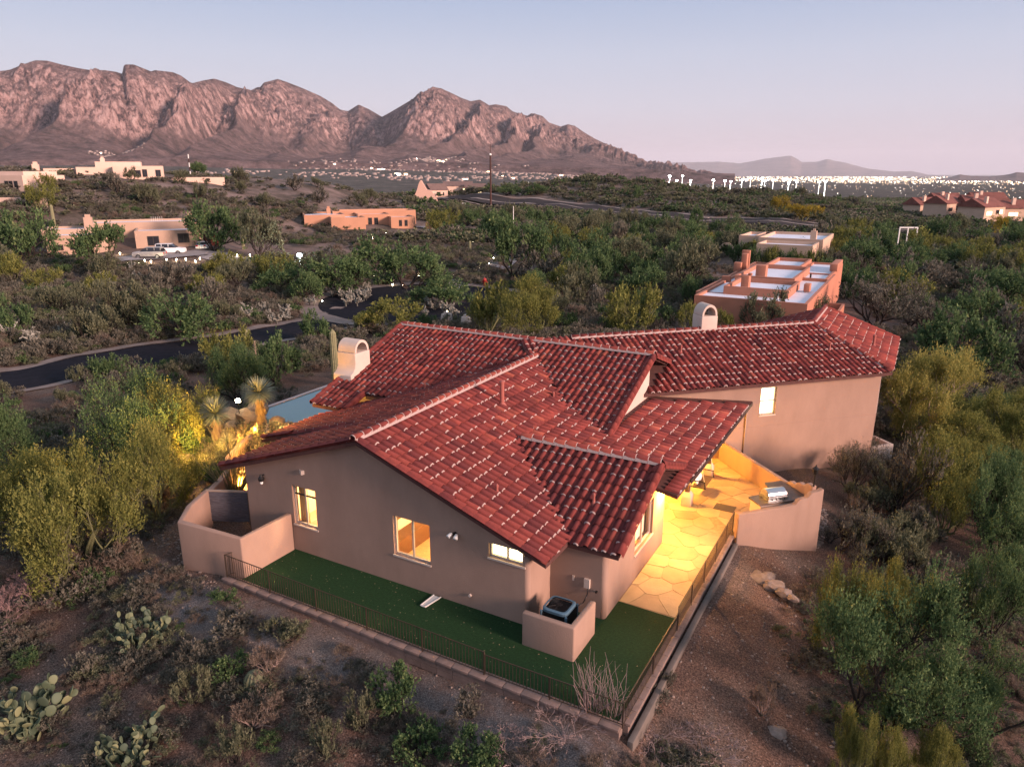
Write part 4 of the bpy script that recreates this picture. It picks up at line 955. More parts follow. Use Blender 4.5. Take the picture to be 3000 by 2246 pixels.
# ---- pool with its infinity edge and lit rocks
water, ntw, bw = new_mat('pool_water'); bw.inputs['Base Color'].default_value = (.10,.19,.19,1); bw.inputs['Roughness'].default_value = .06; bw.inputs['Specular IOR Level'].default_value = .6
nzw = N_(ntw, 'ShaderNodeTexNoise'); nzw.inputs['Scale'].default_value = 1.6; bpw = N_(ntw, 'ShaderNodeBump'); bpw.inputs['Strength'].default_value = .06; ntw.links.new(nzw.outputs[0], bpw.inputs['Height']); ntw.links.new(bpw.outputs[0], bw.inputs['Normal'])
pe = empty('swimming_pool', (-28,29,0), 'grey-green swimming pool with an infinity edge behind the house', 'pool')
MB().prism([(-31.55,27.2),(-30.2,26.0),(-28.2,25.6),(-25.2,26.0),(-24.8,34.5),(-31.55,34.5)], -1.0, .0).obj('water', water, pe)
MB().box(-31.8,-31.56,26.9,35,-2.8,.05).obj('coping', mat('pink_coping', (.50,.36,.32), .7), pe); MB().tube((-28.0,27.6,.0), (-28.0,27.6,.02), .13, n=14).obj('skimmer_lid', wm, pe)
# deck
pale = mat('pool_deck', (.50,.38,.26), .85, var=.12, scale=2)
MB().prism([(-29.9,25.7),(-30.3,24.6),(-28.6,22.6),(-26.3,21.2),(-24.4,19.3),(-20.45,18.5),(-20.45,26.6),(-22.7,26.8),(-24.7,26.3),(-27.8,25.5)], -.4, .03).obj('pool_deck', pale, label='pale curved pool deck lit yellow between the roof and the rocks', kind='structure')
rock_m = mat('sandstone_boulder', (.25,.17,.11), .9, var=.25, scale=2, bump=.8, bscale=6)
def rock_mesh(seed, m=None, sub=2):
    bm = bmesh.new(); bmesh.ops.create_icosphere(bm, subdivisions=sub, radius=1); r_ = random.Random(seed); o = Vector((r_.uniform(0,50), r_.uniform(0,50), r_.uniform(0,50)))
    from mathutils import noise as mn
    pl = [Vector((r_.gauss(0,1), r_.gauss(0,1), r_.gauss(0,1))).normalized() for _ in range(7)]
    for v in bm.verts:
        c = v.co.copy()
        for q in pl:
            dq = c.dot(q)
            if dq > .72: c -= q*(dq-.72)
        v.co = c*(1+.16*mn.noise(v.co*1.7+o))
    me = bpy.data.meshes.new('rock'); bm.to_mesh(me); bm.free(); me.materials.append(m or rock_m); return me
ROCK = [rock_mesh(s) for s in range(5)]
def put(name, me, loc, sc, rz, parent=None, label=None, cat=None, group=None, rx=0):
    o = bpy.data.objects.new(name, me); COL.objects.link(o); o.location = loc; o.scale = sc if hasattr(sc, '__len__') else (sc,)*3; o.rotation_euler = (rx, 0, rz)
    if parent: o.parent = parent; o.matrix_parent_inverse = parent_matrix(parent).inverted()
    return tag(o, label, cat, group)
for i, (x, y, z, s) in enumerate([(-30.5,25.3,.3,.75),(-30.9,26.3,.35,.7),(-29.5,24.4,.2,.5),(-28.9,25.9,.15,.45),(-27.9,25.8,.1,.4),(-31.6,25.2,.1,.9),(-30.2,24.0,.1,.6),(-26.9,25.75,.05,.32),(-31.9,26.6,-.3,.8)]):
    put('boulder', ROCK[i % 5], (x,y,z), (s, s*.8, s*.75), i*1.3, label='lamp-lit sandstone boulder piled at the near end of the pool', cat='boulder', group='boulders round the pool end')
lamp('pool_spot', (-30.6,24.9,1.35), 600, (1.0,.50,.08), .08); lamp('garden_lamp', (-27.2,22.3,.55), 520, (1.0,.46,.07), .08); lamp('yucca_fill', (-28.1,23.7,.55), 330, (1.0,.50,.08), .06); lamp('dirt_fill', (-25.3,21.3,2.0), 420, (1.0,.48,.10), .08); lamp('tree_fill', (-28.2,20.2,1.0), 700, (1.0,.52,.10), .1); lamp('garden_lamp', (-24.6,19.6,.5), 420, (1.0,.44,.06), .06); lamp('garden_lamp', (-26.5,24.2,.6), 420, (1.0,.58,.16), .08)  # yucca, dirt and tree lights are added for warm glow, without any fixture
pl_ = empty('garden_lamp_post', (-30.6,24.9,0), 'bright garden lamp between the two yuccas by the pool', 'lamp')
MB().tube((-30.6,24.9,-.3), (-30.6,24.9,1.25), .03, n=8).obj('post', dm, pl_); MB().lathe((-30.6,24.9,1.25), [(.03,0),(.13,.04),(.13,.16),(.05,.22)], 12).obj('bulb', bulb, pl_, smooth=True)

# fallen leaves on the turf
g9 = np.random.default_rng(5); V = []; F = []
for i in range(260):
    x_ = g9.uniform(-18.1, -5.0); y_ = g9.uniform(14.3, 16.5) if g9.random() < .75 else g9.uniform(14.3, 19.0)
    if y_ > 16.5 and x_ < -6.6: continue
    a = g9.uniform(0, 6.28); s_ = g9.uniform(.012, .03); o_ = len(V)
    for q in range(4): V.append((x_+math.cos(a+q*1.57)*s_*(1 if q % 2 else .5), y_+math.sin(a+q*1.57)*s_*(1 if q % 2 else .5), .012+.01*g9.random()))
    F.append((o_, o_+1, o_+2, o_+3))
tag(link('fallen_leaves', np_mesh('fallen_leaves', V, F, mat('dead_leaf', (.30,.22,.13), .9))), kind='stuff', label='dry leaves scattered on the turf')
# ------------------------------------------------------------------ roads
asph = mat('asphalt', (.012,.012,.017), 1.0, spec=.08, var=.25, scale=1.5, bump=.2, bscale=60); should = mat('shoulder_gravel', (.175,.135,.118), .95, var=.2, scale=.8, bump=.3, bscale=30); drive = mat('driveway_concrete', (.23,.20,.195), .9, var=.12, scale=.5)
def smooth_pts(P, n=12):
    out = []
    for i in range(len(P)-1):
        p0 = P[max(i-1,0)]; p1 = P[i]; p2 = P[i+1]; p3 = P[min(i+2,len(P)-1)]
        for k in range(n):
            t = k/n; out.append(tuple(.5*((2*p1[j])+(-p0[j]+p2[j])*t+(2*p0[j]-5*p1[j]+4*p2[j]-p3[j])*t*t+(-p0[j]+3*p1[j]-3*p2[j]+p3[j])*t**3) for j in (0,1)))
    return out+[tuple(P[-1][:2])]
def lateral(pts, off):
    out = []
    for i, p in enumerate(pts):
        a = pts[max(i-1,0)]; b = pts[min(i+1,len(pts)-1)]; d = (b[0]-a[0], b[1]-a[1]); L = math.hypot(*d) or 1; out.append((p[0]-d[1]/L*off, p[1]+d[0]/L*off))
    return out
def ribbon(name, pts, w0, w1, m, dz, label=None, cols=5):
    rows = [lateral(pts, w0+(w1-w0)*c/(cols-1)) for c in range(cols)]; n = len(pts); A = np.array(rows).transpose(1, 0, 2)
    Z = T(A[..., 0], A[..., 1], True); Zs = Z.mean(1, keepdims=True)*.7+Z*.3; k = np.ones(5)/5; Zs = np.stack([np.convolve(np.pad(Zs[:, c], 2, 'edge'), k, 'valid') for c in range(cols)], 1)
    Z = np.maximum(Zs, Z)+dz
    V = np.concatenate([A, Z[..., None]], -1).reshape(-1, 3); idx = np.arange(n*cols).reshape(n, cols)
    Q = np.stack([idx[:-1, :-1], idx[1:, :-1], idx[1:, 1:], idx[:-1, 1:]], -1).reshape(-1, 4)
    me = np_mesh(name, V, Q, m); o = tag(link(name, me), kind='structure', label=label); 
    s = me.polygons[0].normal.z
    if s < 0: me.flip_normals()
    return o
rd = smooth_pts([tuple(onz(u, v, z)[:2]) for u, v, z in ((-420,1190,-2.2),(-150,1150,-2.2),(100,1106,-2.2),(290,1072,-2.25),(560,1026,-2.35),(760,988,-2.45),(900,957,-2.5),(1010,930,-2.5),(1085,905,-2.55))])
ribbon('road', rd, -3.3, 3.3, asph, .09, 'curving black asphalt road crossing the desert on the left')
ribbon('road_shoulder', rd, 3.35, 4.7, should, .14, 'pale gravel shoulder along the far side of the road'); ribbon('road_shoulder', rd, -4.2, -3.35, should, .08, 'pale gravel shoulder along the near side of the road')
cc = onz(1252, 884, -2.55); ring = [(cc.x+math.cos(t)*9.2, cc.y+math.sin(t)*9.2) for t in np.linspace(0, 2*math.pi, 49)]
ribbon('turning_circle', ring, -4.0, 4.6, asph, .12, 'black asphalt turning circle at the end of the road'); ribbon('road_shoulder', ring, -6.4, -4.05, should, .13, 'pale gravel edge round the turning circle')
dr = smooth_pts([tuple(at(u, v)[:2]) for u, v in ((1300,850),(1380,818),(1440,795),(1475,768),(1482,745))]); ribbon('driveway', dr, -2.2, 2.2, drive, .12, 'pale concrete driveway climbing from the turning circle')
dr = smooth_pts([tuple(at(u, v)[:2]) for u, v in ((1225,664),(1270,674),(1320,690),(1372,706),(1420,722))]); ribbon('driveway', dr, -2.0, 2.0, drive, .14, 'pale driveway beside the orange flat-roofed house')
dr = smooth_pts([tuple(at(u, v)[:2]) for u, v in ((1640,842),(1720,836),(1800,830),(1850,822))]); ribbon('driveway', dr, -1.8, 1.8, drive, .12, 'short pale driveway behind the pair of stucco pillars')
dr = smooth_pts([tuple(at(u, v)[:2]) for u, v in ((345,760),(430,757),(520,748),(610,742),(640,752),(720,765),(800,778),(880,790))]); ribbon('driveway', dr, -3.0, 2.6, drive, .12, 'wide pale driveway in front of the house with three cars')
dr = smooth_pts([tuple(onz(u, v, z)[:2]) for u, v, z in ((150,1262,-1.5),(260,1215,-1.7),(370,1180,-1.9),(480,1160,-2.0))]); ribbon('dirt_path', dr, -2.2, 2.2, mat('packed_dirt', (.15,.12,.115), .95, var=.1), .06, 'grey packed dirt strip below the road on the left')
hw_pts = [tuple(onz(u, v, z)[:2]) for u, v, z in ((820,553,1.5),(1000,560,1.0),(1190,584,.3),(1340,594,0),(1620,613,-1.0),(2000,650,-1.8),(2150,656,-2.1),(2440,677,-2.8),(2640,688,-3.3),(2800,697,-3.8),(3000,712,-4.2),(3300,735,-4.5))]
hw = smooth_pts(hw_pts, 16); hwy = mat('highway_asphalt', (.05,.043,.043), 1.0, spec=.02, var=.15, scale=.1); ribbon('highway', hw, -7, 7, hwy, .35, 'divided highway running across the middle distance')
pl = mat('pale_shoulder', (.30,.24,.21), .9); ribbon('highway_shoulder', hw, 7.1, 8.0, pl, .42, 'pale far shoulder of the highway', 3); ribbon('highway_shoulder', hw, -8.4, -7.1, pl, .42, 'pale near shoulder of the highway', 3); ribbon('highway_median', hw, -.5, .5, pl, .40, 'narrow pale median of the highway', 3)

# ------------------------------------------------------------------ flat-roofed houses
white_roof = mat('white_roof_coating', (.62,.62,.68), .7, var=.06, scale=.5); glassd = mat('dark_window_glass', (.02,.02,.025), .1, spec=.6); glow = mat('window_glow', (1,.9,.7), .6, emit=(1,.72,.35), estr=2.2)
def local_M(o, heading):  # heading of local +X in degrees clockwise from the camera heading
    return Matrix.Translation(o) @ Matrix.Rotation(YAW-R(heading)+R(90), 4, 'Z')
def pueblo(name, label, o, heading, blocks, col_m, wins=(), chims=(), towers=(), z0=-1.5):
    """blocks: (x0,x1,y0,y1,height); +Y is away from the camera"""
    M = local_M(o, heading); h = empty(name, o, label, 'house', rz=YAW-R(heading)+R(90)); 
    for (x0, x1, y0, y1, z) in blocks:
        t = .3; p = .42
        MB().box(x0, x1, y0, y1, z0, z-p).xform(M).obj('wall', col_m, h)
        mb = MB(); mb.box(x0, x1, y0, y0+t, z-p+.001, z); mb.box(x0, x1, y1-t, y1, z-p+.001, z); mb.box(x0, x0+t, y0+t, y1-t, z-p+.001, z); mb.box(x1-t, x1, y0+t, y1-t, z-p+.001, z); mb.xform(M).obj('parapet', col_m, h)
        MB().box(x0+t, x1-t, y0+t, y1-t, z-p, z-p+.06).xform(M).obj('roof', white_roof, h)
    for w_ in wins:
        (x0, x1, y, za, zb) = w_[:5]; lit = len(w_) > 5 and w_[5]
        f = MB().box(x0-.1, x1+.1, y-.06, y+.1, za-.1, zb+.1).xform(M).obj('window', MAT['dark_frame'], h); MB().box(x0, (x0+x1)/2-.04, y-.09, y-.065, za, zb).box((x0+x1)/2+.04, x1, y-.09, y-.065, za, zb).xform(M).obj('pane', glow if lit else glassd, f)
    for (x, y, z, s, hh) in chims:
        c = MB().box(x-s/2, x+s/2, y-s/2, y+s/2, z-.4, z+hh).xform(M).obj('chimney', col_m, h); MB().box(x-s/3.2, x+s/3.2, y-s/3.2, y+s/3.2, z+hh, z+hh*1.45).xform(M).obj('chimney_pot', col_m, c)
    return h, M
tan = mat('tan_stucco', (.40,.27,.20), .9, var=.06, scale=.4); orange = mat('orange_stucco', (.42,.215,.135), .9, var=.06, scale=.4); terra = mat('terracotta_stucco', (.40,.165,.105), .9, var=.08, scale=.5); cream = mat('cream_stucco', (.60,.42,.33), .9, var=.05, scale=.4); sand = mat('sand_stucco', (.50,.34,.25), .9, var=.05, scale=.4)
o = onz(402, 741, 0.0)
h1, M1 = pueblo('pueblo_house', 'tan flat-roofed house with three cars on its driveway', o, 66, [(0,9.6,0,8,3.6),(-8,10.5,8,17,4.6),(-12.5,-3.5,-2.5,7,3.4),(-14,-6,5,13,3.9)], tan,
   [(1.9,3.5,0,1.2,2.6),(6.6,8.2,0,1.5,2.9),(-11,-10.3,-2.5,1.2,1.9),(-9.2,-8.5,-2.5,1.2,1.9)], [(-7.3,8.6,4.6,1.3,1.0),(8.8,9.0,4.6,1.2,1.0)])
MB().box(-10.5, -1.2, -4.4, -4.1, -2.5, .35).xform(M1).obj('retaining_wall', tan, None, label='tan retaining wall below the tree at the flat-roofed house with cars', cat='wall')
mb = MB()
for k in range(6): mb.tube((2.5+k*.35,9.2,4.5),(2.5+k*.35,9.2,5.4),.03,n=4)
mb.xform(M1).obj('roof_antenna', wm, h1)
for lx, ly, lz, cc_, pw in ((-.4,-1.0,.4,(.2,1,.35),130),(5.6,-1.2,.4,(.25,.35,1),160),(9.3,-3.5,.3,(1,.8,.45),160)): lamp('accent_lamp', tuple(M1 @ Vector((lx,ly,lz))), pw, cc_, .15)
MB().box(10.6,13.0,2,2.3,0,2.6).xform(M1).obj('garden_door', mat('red_wood', (.22,.05,.03), .6), h1)
o = onz(1147, 675, 0.2)
h2, M2 = pueblo('pueblo_house', 'orange flat-roofed house glowing amber at its entry', o, 72, [(0,5.6,0,8,3.0),(-7,.5,4,14,3.5),(-13.5,-6,-2,8,3.2),(-19,-10,3,16,3.6),(-12,8,12,20,3.9)], orange,
   [(1.9,2.4,0,1.0,2.2),(3.2,3.7,0,1.0,2.2),(-4.6,-3.9,4,.8,2.6),(-3.2,-2.5,4,.8,2.6)], [(-13.2,8.5,3.9,.9,.9)])
lamp('accent_lamp', tuple(M2 @ Vector((-5.2,1.5,.5))), 500, (1,.6,.12), .2); lamp('accent_lamp', tuple(M2 @ Vector((-1.2,1.5,.3))), 260, (1,.75,.1), .2)
gw_ = MB().box(8.2,11,1,1.3,-.5,1.6).xform(M2).obj('garden_wall', orange, None, label='short orange garden wall right of the orange flat-roofed house', cat='wall')
h3, M3 = pueblo('pueblo_house', 'terracotta house with white-coated flat roofs and stepped parapets', (0,0,0), 119.2-90+90, [], terra)
B3 = [(-19.3,-8.6,72.2,96,1.15),(-20.2,-17.2,76,106,.95),(-12.8,-8.9,90,107,1.25),(-17.3,-10.9,75.8,83.2,1.75),(-18.0,-11.6,84.0,95.8,1.85),(-17.2,-12.8,97.4,106.5,1.7)]
def wbox(h, x0, x1, y0, y1, z, p=.55, t=.3, zb=-3.5, m=terra):
    MB().box(x0, x1, y0, y1, zb, z-p).obj('wall', m, h); mb = MB(); mb.box(x0,x1,y0,y0+t,z-p+.001,z); mb.box(x0,x1,y1-t,y1,z-p+.001,z); mb.box(x0,x0+t,y0+t,y1-t,z-p+.001,z); mb.box(x1-t,x1,y0+t,y1-t,z-p+.001,z); mb.obj('parapet', m, h); MB().box(x0+t,x1-t,y0+t,y1-t,z-p,z-p+.05).obj('roof', white_roof, h)
h3.location = (-14, 84, -2.4); h3.rotation_euler = (0,0,0)
for i, b in enumerate(B3): wbox(h3, *b, p=.5 if i > 2 else .3)
for x0, x1, y0, y1, z0_, z1_ in ((-15.9,-15.1,77.2,78.2,1.2,2.75),(-16.1,-15.0,85.6,86.9,1.2,2.9),(-15.3,-14.9,77.4,77.8,2.75,3.0),(-20.6,-19.7,94.8,95.6,.8,2.0),(-19.9,-19.2,95.7,96.6,.8,3.05),(-20.1,-19.1,96.7,97.2,.8,3.4),(-9.6,-8.7,98,104,1.2,2.1),(-19.6,-18.6,84.5,85,.8,1.6),(-10.2,-9.6,80.8,82.0,1.0,1.8)):
    MB().box(x0, x1, y0, y1, z0_, z1_).obj('chimney', terra, h3, bevel=.05)
MB().tube((-11.8,75.5,.9),(-11.8,75.5,1.4),.08,n=8).obj('vent_pipe', wm, h3); MB().tube((-10.8,90.5,.9),(-10.8,90.5,1.7),.1,n=8).obj('vent_pipe', dm, h3)
en = empty('roofless_enclosure', (-7.5,80,-2.5), 'open-topped terracotta utility enclosure beside the terracotta house', 'wall')
mb = MB(); mb.box(-8.4,-6.2,77.5,77.75,-3.5,-.2); mb.box(-8.4,-6.2,82.2,82.45,-3.5,-.2); mb.box(-6.45,-6.2,77.751,82.199,-3.5,-.2); mb.box(-8.4,-8.15,77.751,82.199,-3.5,-.2); mb.obj('wall', terra, en)
h4 = empty('pueblo_house', (-20,145,-2), 'sand-coloured flat-roofed house with an arched garage beyond the terracotta one', 'house')
for b in ((-25.2,-16.0,132.6,140.5,1.1),(-26.6,-15.4,141.0,157,1.5),(-28.6,-26.8,148,158,1.25),(-31.5,-27.0,147.5,158,1.2)): wbox(h4, *b, m=sand, zb=-4)
MB().box(-17.9,-16.9,143,144.2,1.1,2.8).obj('chimney', sand, h4); MB().box(-17.6,-17.2,143.4,143.8,2.8,3.2).obj('chimney_pot', sand, h4)
ar = MB(); ns = 12; vs = [(-30.6,147.45,-2.2)]+[(-29.1-1.5*math.cos(math.pi*i/ns),147.45,-1.2+math.sin(math.pi*i/ns)*1.2) for i in range(ns+1)]+[(-27.6,147.45,-2.2)]; ar.add(vs, [tuple(range(len(vs)))[::-1]]); ar.add([(x,y-.02,z) for x,y,z in vs], [tuple(range(len(vs)))]); ar.obj('garage_opening', glassd, h4)
aw = MB(); vs = []; ns = 16
for r_ in (1.7,1.35):
    for i in range(ns+1): t = math.pi*i/ns; vs.append((-33.4-r_*math.cos(t),146,-2.4+r_*1.3*math.sin(t)))
vs2 = [(x,y+.35,z) for x,y,z in vs]; k = ns+1; fs = []
for i in range(ns): fs += [(i,i+1,k+i+1,k+i),(2*k+i+1,2*k+i,3*k+i,3*k+i+1),(i,2*k+i,2*k+i+1,i+1),(k+i+1,3*k+i+1,3*k+i,k+i)]
aw.add(vs+vs2, fs).obj('garden_arch', sand, None, label='stucco garden arch at the left of the sand-coloured house', cat='arch')
# hilltop houses on the left
o = (*azd(345, 205), 11.2); hA, MA_ = pueblo('pueblo_house', 'long cream flat-roofed house on the crest of the left hill', o, 66, [(-1,10,0,9,3.3),(-9,1,3,11,3.0),(-5,5,5,13,4.3),(-16,-8,5,12,2.7)], cream, [(3.4,4.9,0,.8,2.2),(5.4,6.3,0,.8,2.4),(8.3,9.3,0,.9,2.3),(-14.8,-13.3,5,.6,2.0,1)], [(-3.5,8,4.3,1.0,.8),(-18,9,2.5,1.4,1.2)], z0=-3)
MB().box(10.2,24,2,2.3,-2.5,.6).xform(MA_).obj('garden_wall', cream, None, label='cream garden wall running right from the long hilltop house', cat='wall')
o = (*azd(62, 185), 7.8); hB, MB_ = pueblo('pueblo_house', 'pink flat-roofed house cut by the left edge, with three small windows', o, 108, [(-14,0,0,10,4.6),(-12,-2,2,10,5.4)], cream, [(-5.0,-4.2,0,1.6,3.4),(-3.8,-3.0,0,1.6,3.4),(-2.4,-1.6,0,1.6,3.4),(-11,-9.5,0,1.6,3.4)], z0=-4)
q = at(70, 604); MB().box(-6,4.5,0,.35,-1,1.6).xform(local_M((q.x,q.y,q.z), 92)).obj('garden_wall', cream, None, label='pale pink retaining wall on the slope below the pink house at the left edge', cat='wall')
# tent-shaped building and houses past the highway
q = Vector((*azd(1240, 330), .8)); Mt = local_M(q, 88); tn = empty('tent_roofed_building', q, 'tan building with a tall swooping tent-shaped roof beyond the highway', 'building')
tent = MB(); prof = [(-7.0,0),(-5.4,.8),(-4.0,2.3),(-2.9,4.6),(-2.2,7.0),(-1.6,8.4),(-1.1,8.9),(.2,6.6),(1.3,4.9),(3.2,4.6),(4.3,3.1),(6.4,.1)]
vs = [(x,-3.5+2.6*(z/9),z) for x,z in prof]+[(x*.9,6-2.6*(z/9),z) for x,z in prof]; k = len(prof)
tent.add(vs, [tuple(range(k))]+[tuple(range(2*k-1,k-1,-1))]+[(i+1,i,k+i,k+i+1) for i in range(k-1)]+[(0,k-1,2*k-1,k)]).xform(Mt); tent.obj('roof', mat('tan_roof', (.48,.30,.23), .9), tn)
rdk = mat('red_clay_roof', (.17,.06,.045), .8, var=.2, scale=.5); grey_r = mat('brown_tile_roof', (.16,.10,.085), .85, var=.15, scale=.5)
def gable(name, label, o, heading, L, W, H, RH, wm_, rm_, lit=()):
    M = local_M(o, heading); g = empty(name, o, label, 'house'); MB().box(0,L,0,W,-3,H).xform(M).obj('wall', wm_, g)
    MB().add([(-.5,-.5,H),(L+.5,-.5,H),(L+.5,W/2,H+RH),(-.5,W/2,H+RH),(-.5,W+.5,H),(L+.5,W+.5,H)], [(0,1,2,3),(3,2,5,4),(0,3,4),(1,5,2)]).xform(M).obj('roof', rm_, g)
    for (x0,x1,z0_,z1_,on) in lit: MB().box(x0,x1,-.08,.02,z0_,z1_).xform(M).obj('window', glow if on else glassd, g)
    return g
gable('gabled_house', 'pale gabled house right of the tent-shaped roof', (*azd(1262,375), 1.2), 60, 9, 9, 3.2, 3.2, cream, grey_r, [(3,5,1,2.4,0),(6.3,7,.6,2.2,0)])
gable('gabled_house', 'brown-roofed house behind the two palm trees', (*azd(1300,400), 1.6), 84, 15, 10, 4.4, 2.4, cream, grey_r, [(10,12,1.5,3,1)])
gable('gabled_house', 'brightly lit low house left of the tall pole', (*azd(1362,395), 2.0), 92, 10, 8, 3.4, 2.0, cream, grey_r, [(1,8.5,.6,2.8,1)])
MB().box(0,14,0,.4,-2,1.8).xform(local_M((*azd(1378,372),1.2), 90)).obj('garden_wall', cream, None, label='long pale wall at the foot of the tall pole', cat='wall')
for u, dd_, lb in ((1720,470,'low brown-roofed house on the ridge right of the tall pole'),(1775,450,'pale house with a brown roof on the mound beside the ball field'),(1610,480,'small brown-roofed house half hidden behind the mound')):
    p_ = azd(u, dd_); gable('gabled_house', lb, (*p_, Tz(*p_)+.5), 80, 11, 8, 3.2, 2.2, cream, grey_r, [(2,4,1,2.2,0),(7,8.5,1,2.2,1)])
# tall pole, flag pole, sign, palm
q = Vector((*azd(1437, 262), 0)); q.z = Tz(q.x, q.y); pz0 = CAM_H+ray(1437,423).z*262/math.hypot(ray(1437,423).x, ray(1437,423).y)
pole_m = mat('rust_pole', (.06,.025,.02), .7); tp_ = empty('tall_pole', q, 'tall dark rusty mast standing against the mountains', 'pole'); MB().tube(q, (q.x,q.y,pz0-3.5), .38, .3, n=8).obj('mast', pole_m, tp_); MB().tube((q.x,q.y,pz0-3.5), (q.x,q.y,pz0), .12, n=6).obj('tip', pole_m, tp_); MB().lathe((q.x,q.y,pz0-3.6), [(.35,0),(.4,.3),(.3,.6)], 8).obj('beacon', wm, tp_)
q = at(1504, 690); pz0 = CAM_H+ray(1504,604).z*math.hypot(q.x,q.y)/math.hypot(ray(1504,604).x, ray(1504,604).y); MB().tube(q, (q.x,q.y,pz0), .10, .07, n=6).obj('white_pole', wm, None, label='thin white pole among the trees below the highway', cat='pole')
q = Vector((*azd(557, 232), 11)); pz0 = CAM_H+ray(557,452).z*232/math.hypot(ray(557,452).x, ray(557,452).y); a_ = empty('radio_mast', q, 'thin red and white radio mast behind the left hill', 'mast')
for k in range(6): MB().tube((q.x,q.y,11+(pz0-11)*k/6), (q.x,q.y,11+(pz0-11)*(k+1)/6), .14, n=4).obj('section', wm if k % 2 else pole_m, a_)
q = Vector((*azd(1355, 290), 0)); q.z = Tz(q.x,q.y); sg = empty('roadside_sign', q, 'blank white roadside board on two legs by the highway', 'sign'); M = local_M(q, 90); MB().box(-.9,.9,-.05,.05,1.6,3.2).xform(M).obj('board', wm, sg)
for x in (-.8,.8): MB().box(x-.06,x+.06,-.05,.05,-.3,1.6).xform(M).obj('leg', wm, sg)
gnt = empty('sign_gantry', (*azd(2690,178), -3.5), 'pale rectangular gantry frame beside the highway on the right', 'gantry'); qz = Tz(*azd(2690,178)); M = local_M((*azd(2690,178), qz), 95)
for x in (-2.0,-.3,1.6): MB().box(x-.1,x+.1,-.1,.1,-.5,5.6).xform(M).obj('post', wm, gnt)
MB().box(-2.1,1.7,-.1,.1,5.6,5.85).xform(M).obj('beam', wm, gnt)
# red roofed houses on the right
red_h = [(2712,250,70,14,9,'low red-tiled house at the left end of the red-roofed row'),(2790,235,55,13,9,'red-tiled house with a white chimney in the row at the right'),(2850,240,95,13,10,'pink gabled house in the middle of the red-roofed row'),(2905,225,60,14,10,'large red-tiled house with a tall pointed gable at the right'),(2965,235,92,16,10,'red-tiled house with a lit lower storey at the right edge'),(2760,285,80,14,9,'red-tiled house behind the others in the right-hand row'),(2870,290,88,16,9,'long red roof at the back of the right-hand row')]
for i, (u, dd_, hd, L_, W_, lb) in enumerate(red_h):
    dd_ *= 1.3; L_ *= .9; W_ *= .9; v_ = [622,620,618,632,634,604,602][i]; rr0 = ray(u, v_); z_ = CAM_H+rr0.z*dd_/math.hypot(rr0.x, rr0.y); p_ = azd(u, dd_)
    g = gable('gabled_house', lb, (*p_, z_-.2), hd, L_, W_, 2.8, 2.8, sand, rdk, [(1.5,4.5,.2,1.4,i in (0,4,3)),(7,9,.5,1.8,i in (4,)),(9.5,11,.5,1.8,i in (3,4))]); M = local_M((*p_, z_-.2), hd)
    MB().box(3,4.1,1.5,2.4,3,6.2).xform(M).obj('chimney', cream, g)
lamp('accent_lamp', (*azd(2935,222), -3.0), 900, (1,.8,.4), .5); lamp('accent_lamp', (*azd(2740,240), -2.5), 500, (1,.7,.3), .5)

# ------------------------------------------------------------------ cars
def car(kind, label, p, heading, col):
    paint = MAT.get('car_paint_'+col) or mat('car_paint_'+col, {'silver':(.38,.36,.34),'white':(.72,.70,.70)}[col], .3, metal=.4 if col == 'silver' else 0, spec=.6); M = local_M(p, heading); c = empty('parked_car', p, label, 'car', 'cars on the driveway')
    L, W, H = (4.7,1.85,1.72) if kind == 'suv' else (4.6,1.8,1.42)
    if kind == 'suv': low = [(-2.3,.35),(-2.32,.75),(-2.2,1.02),(-1.2,1.12),(2.0,1.15),(2.3,1.05),(2.33,.4)]; cab = [(-1.15,1.10),(-.45,1.62),(0,1.72),(1.9,1.70),(2.2,1.12)]
    else: low = [(-2.25,.30),(-2.28,.62),(-2.1,.82),(-1.0,.95),(1.5,1.0),(2.2,.95),(2.28,.35)]; cab = [(-.95,.93),(-.2,1.35),(.2,1.42),(1.0,1.38),(1.75,.98)]
    def ext(pr, w0, w1):
        n = len(pr); zm = pr[0][1]; zt = max(z for _, z in pr); f = lambda z: w0+(w1-w0)*(z-zm)/(zt-zm+1e-6); return MB().add([(x,-f(z),z) for x,z in pr]+[(x,f(z),z) for x,z in pr], [tuple(range(n)),tuple(range(2*n-1,n-1,-1))]+[(i+1,i,n+i,n+i+1) for i in range(n-1)]+[(0,n-1,2*n-1,n)])
    ext(low, W/2, W/2-.03).xform(M).obj('body', paint, c, bevel=.04); ext(cab, W/2-.08, W/2-.24).xform(M).obj('windows', glassd, c)
    zt = max(z for _, z in cab); MB().box(cab[1][0]+.05, cab[-2][0]+.05, -W/2+.24, W/2-.24, zt-.04, zt+.02).xform(M).obj('roof', paint, c, bevel=.015)
    for x in (cab[2][0]-.05, cab[-2][0]-.9, cab[-2][0]): MB().box(x,x+.09,-W/2+.13,W/2-.13,cab[0][1],zt-.03).xform(M).obj('pillar', paint, c)
    for x in (-1.42,1.40):
        for y in (-W/2+.1, W/2-.1):
            w_ = MB().tube((x,y-.11,.35),(x,y+.11,.35),.36,n=16).xform(M).obj('wheel', MAT['black_well'], c); MB().tube((x,y-.125,.35),(x,y+.125,.35),.23,n=10).xform(M).obj('rim', steel, w_)
    for y in (-.62,.62): MB().box(-2.34,-2.2,y-.2,y+.2,.66,.82).xform(M).obj('headlight', wm, c); MB().box(2.24,2.36,y-.16,y+.16,.75,.98).xform(M).obj('tail_light', mat('tail_red', (.4,.02,.02), .3) if 'tail_red' not in MAT else MAT['tail_red'], c)
q = onz(440, 757, .15); car('suv', 'silver suv parked broadside on the driveway', q, 84, 'silver')
q = onz(500, 745, .15); car('suv', 'white suv behind the silver one, nose to the right', q, 262, 'white')
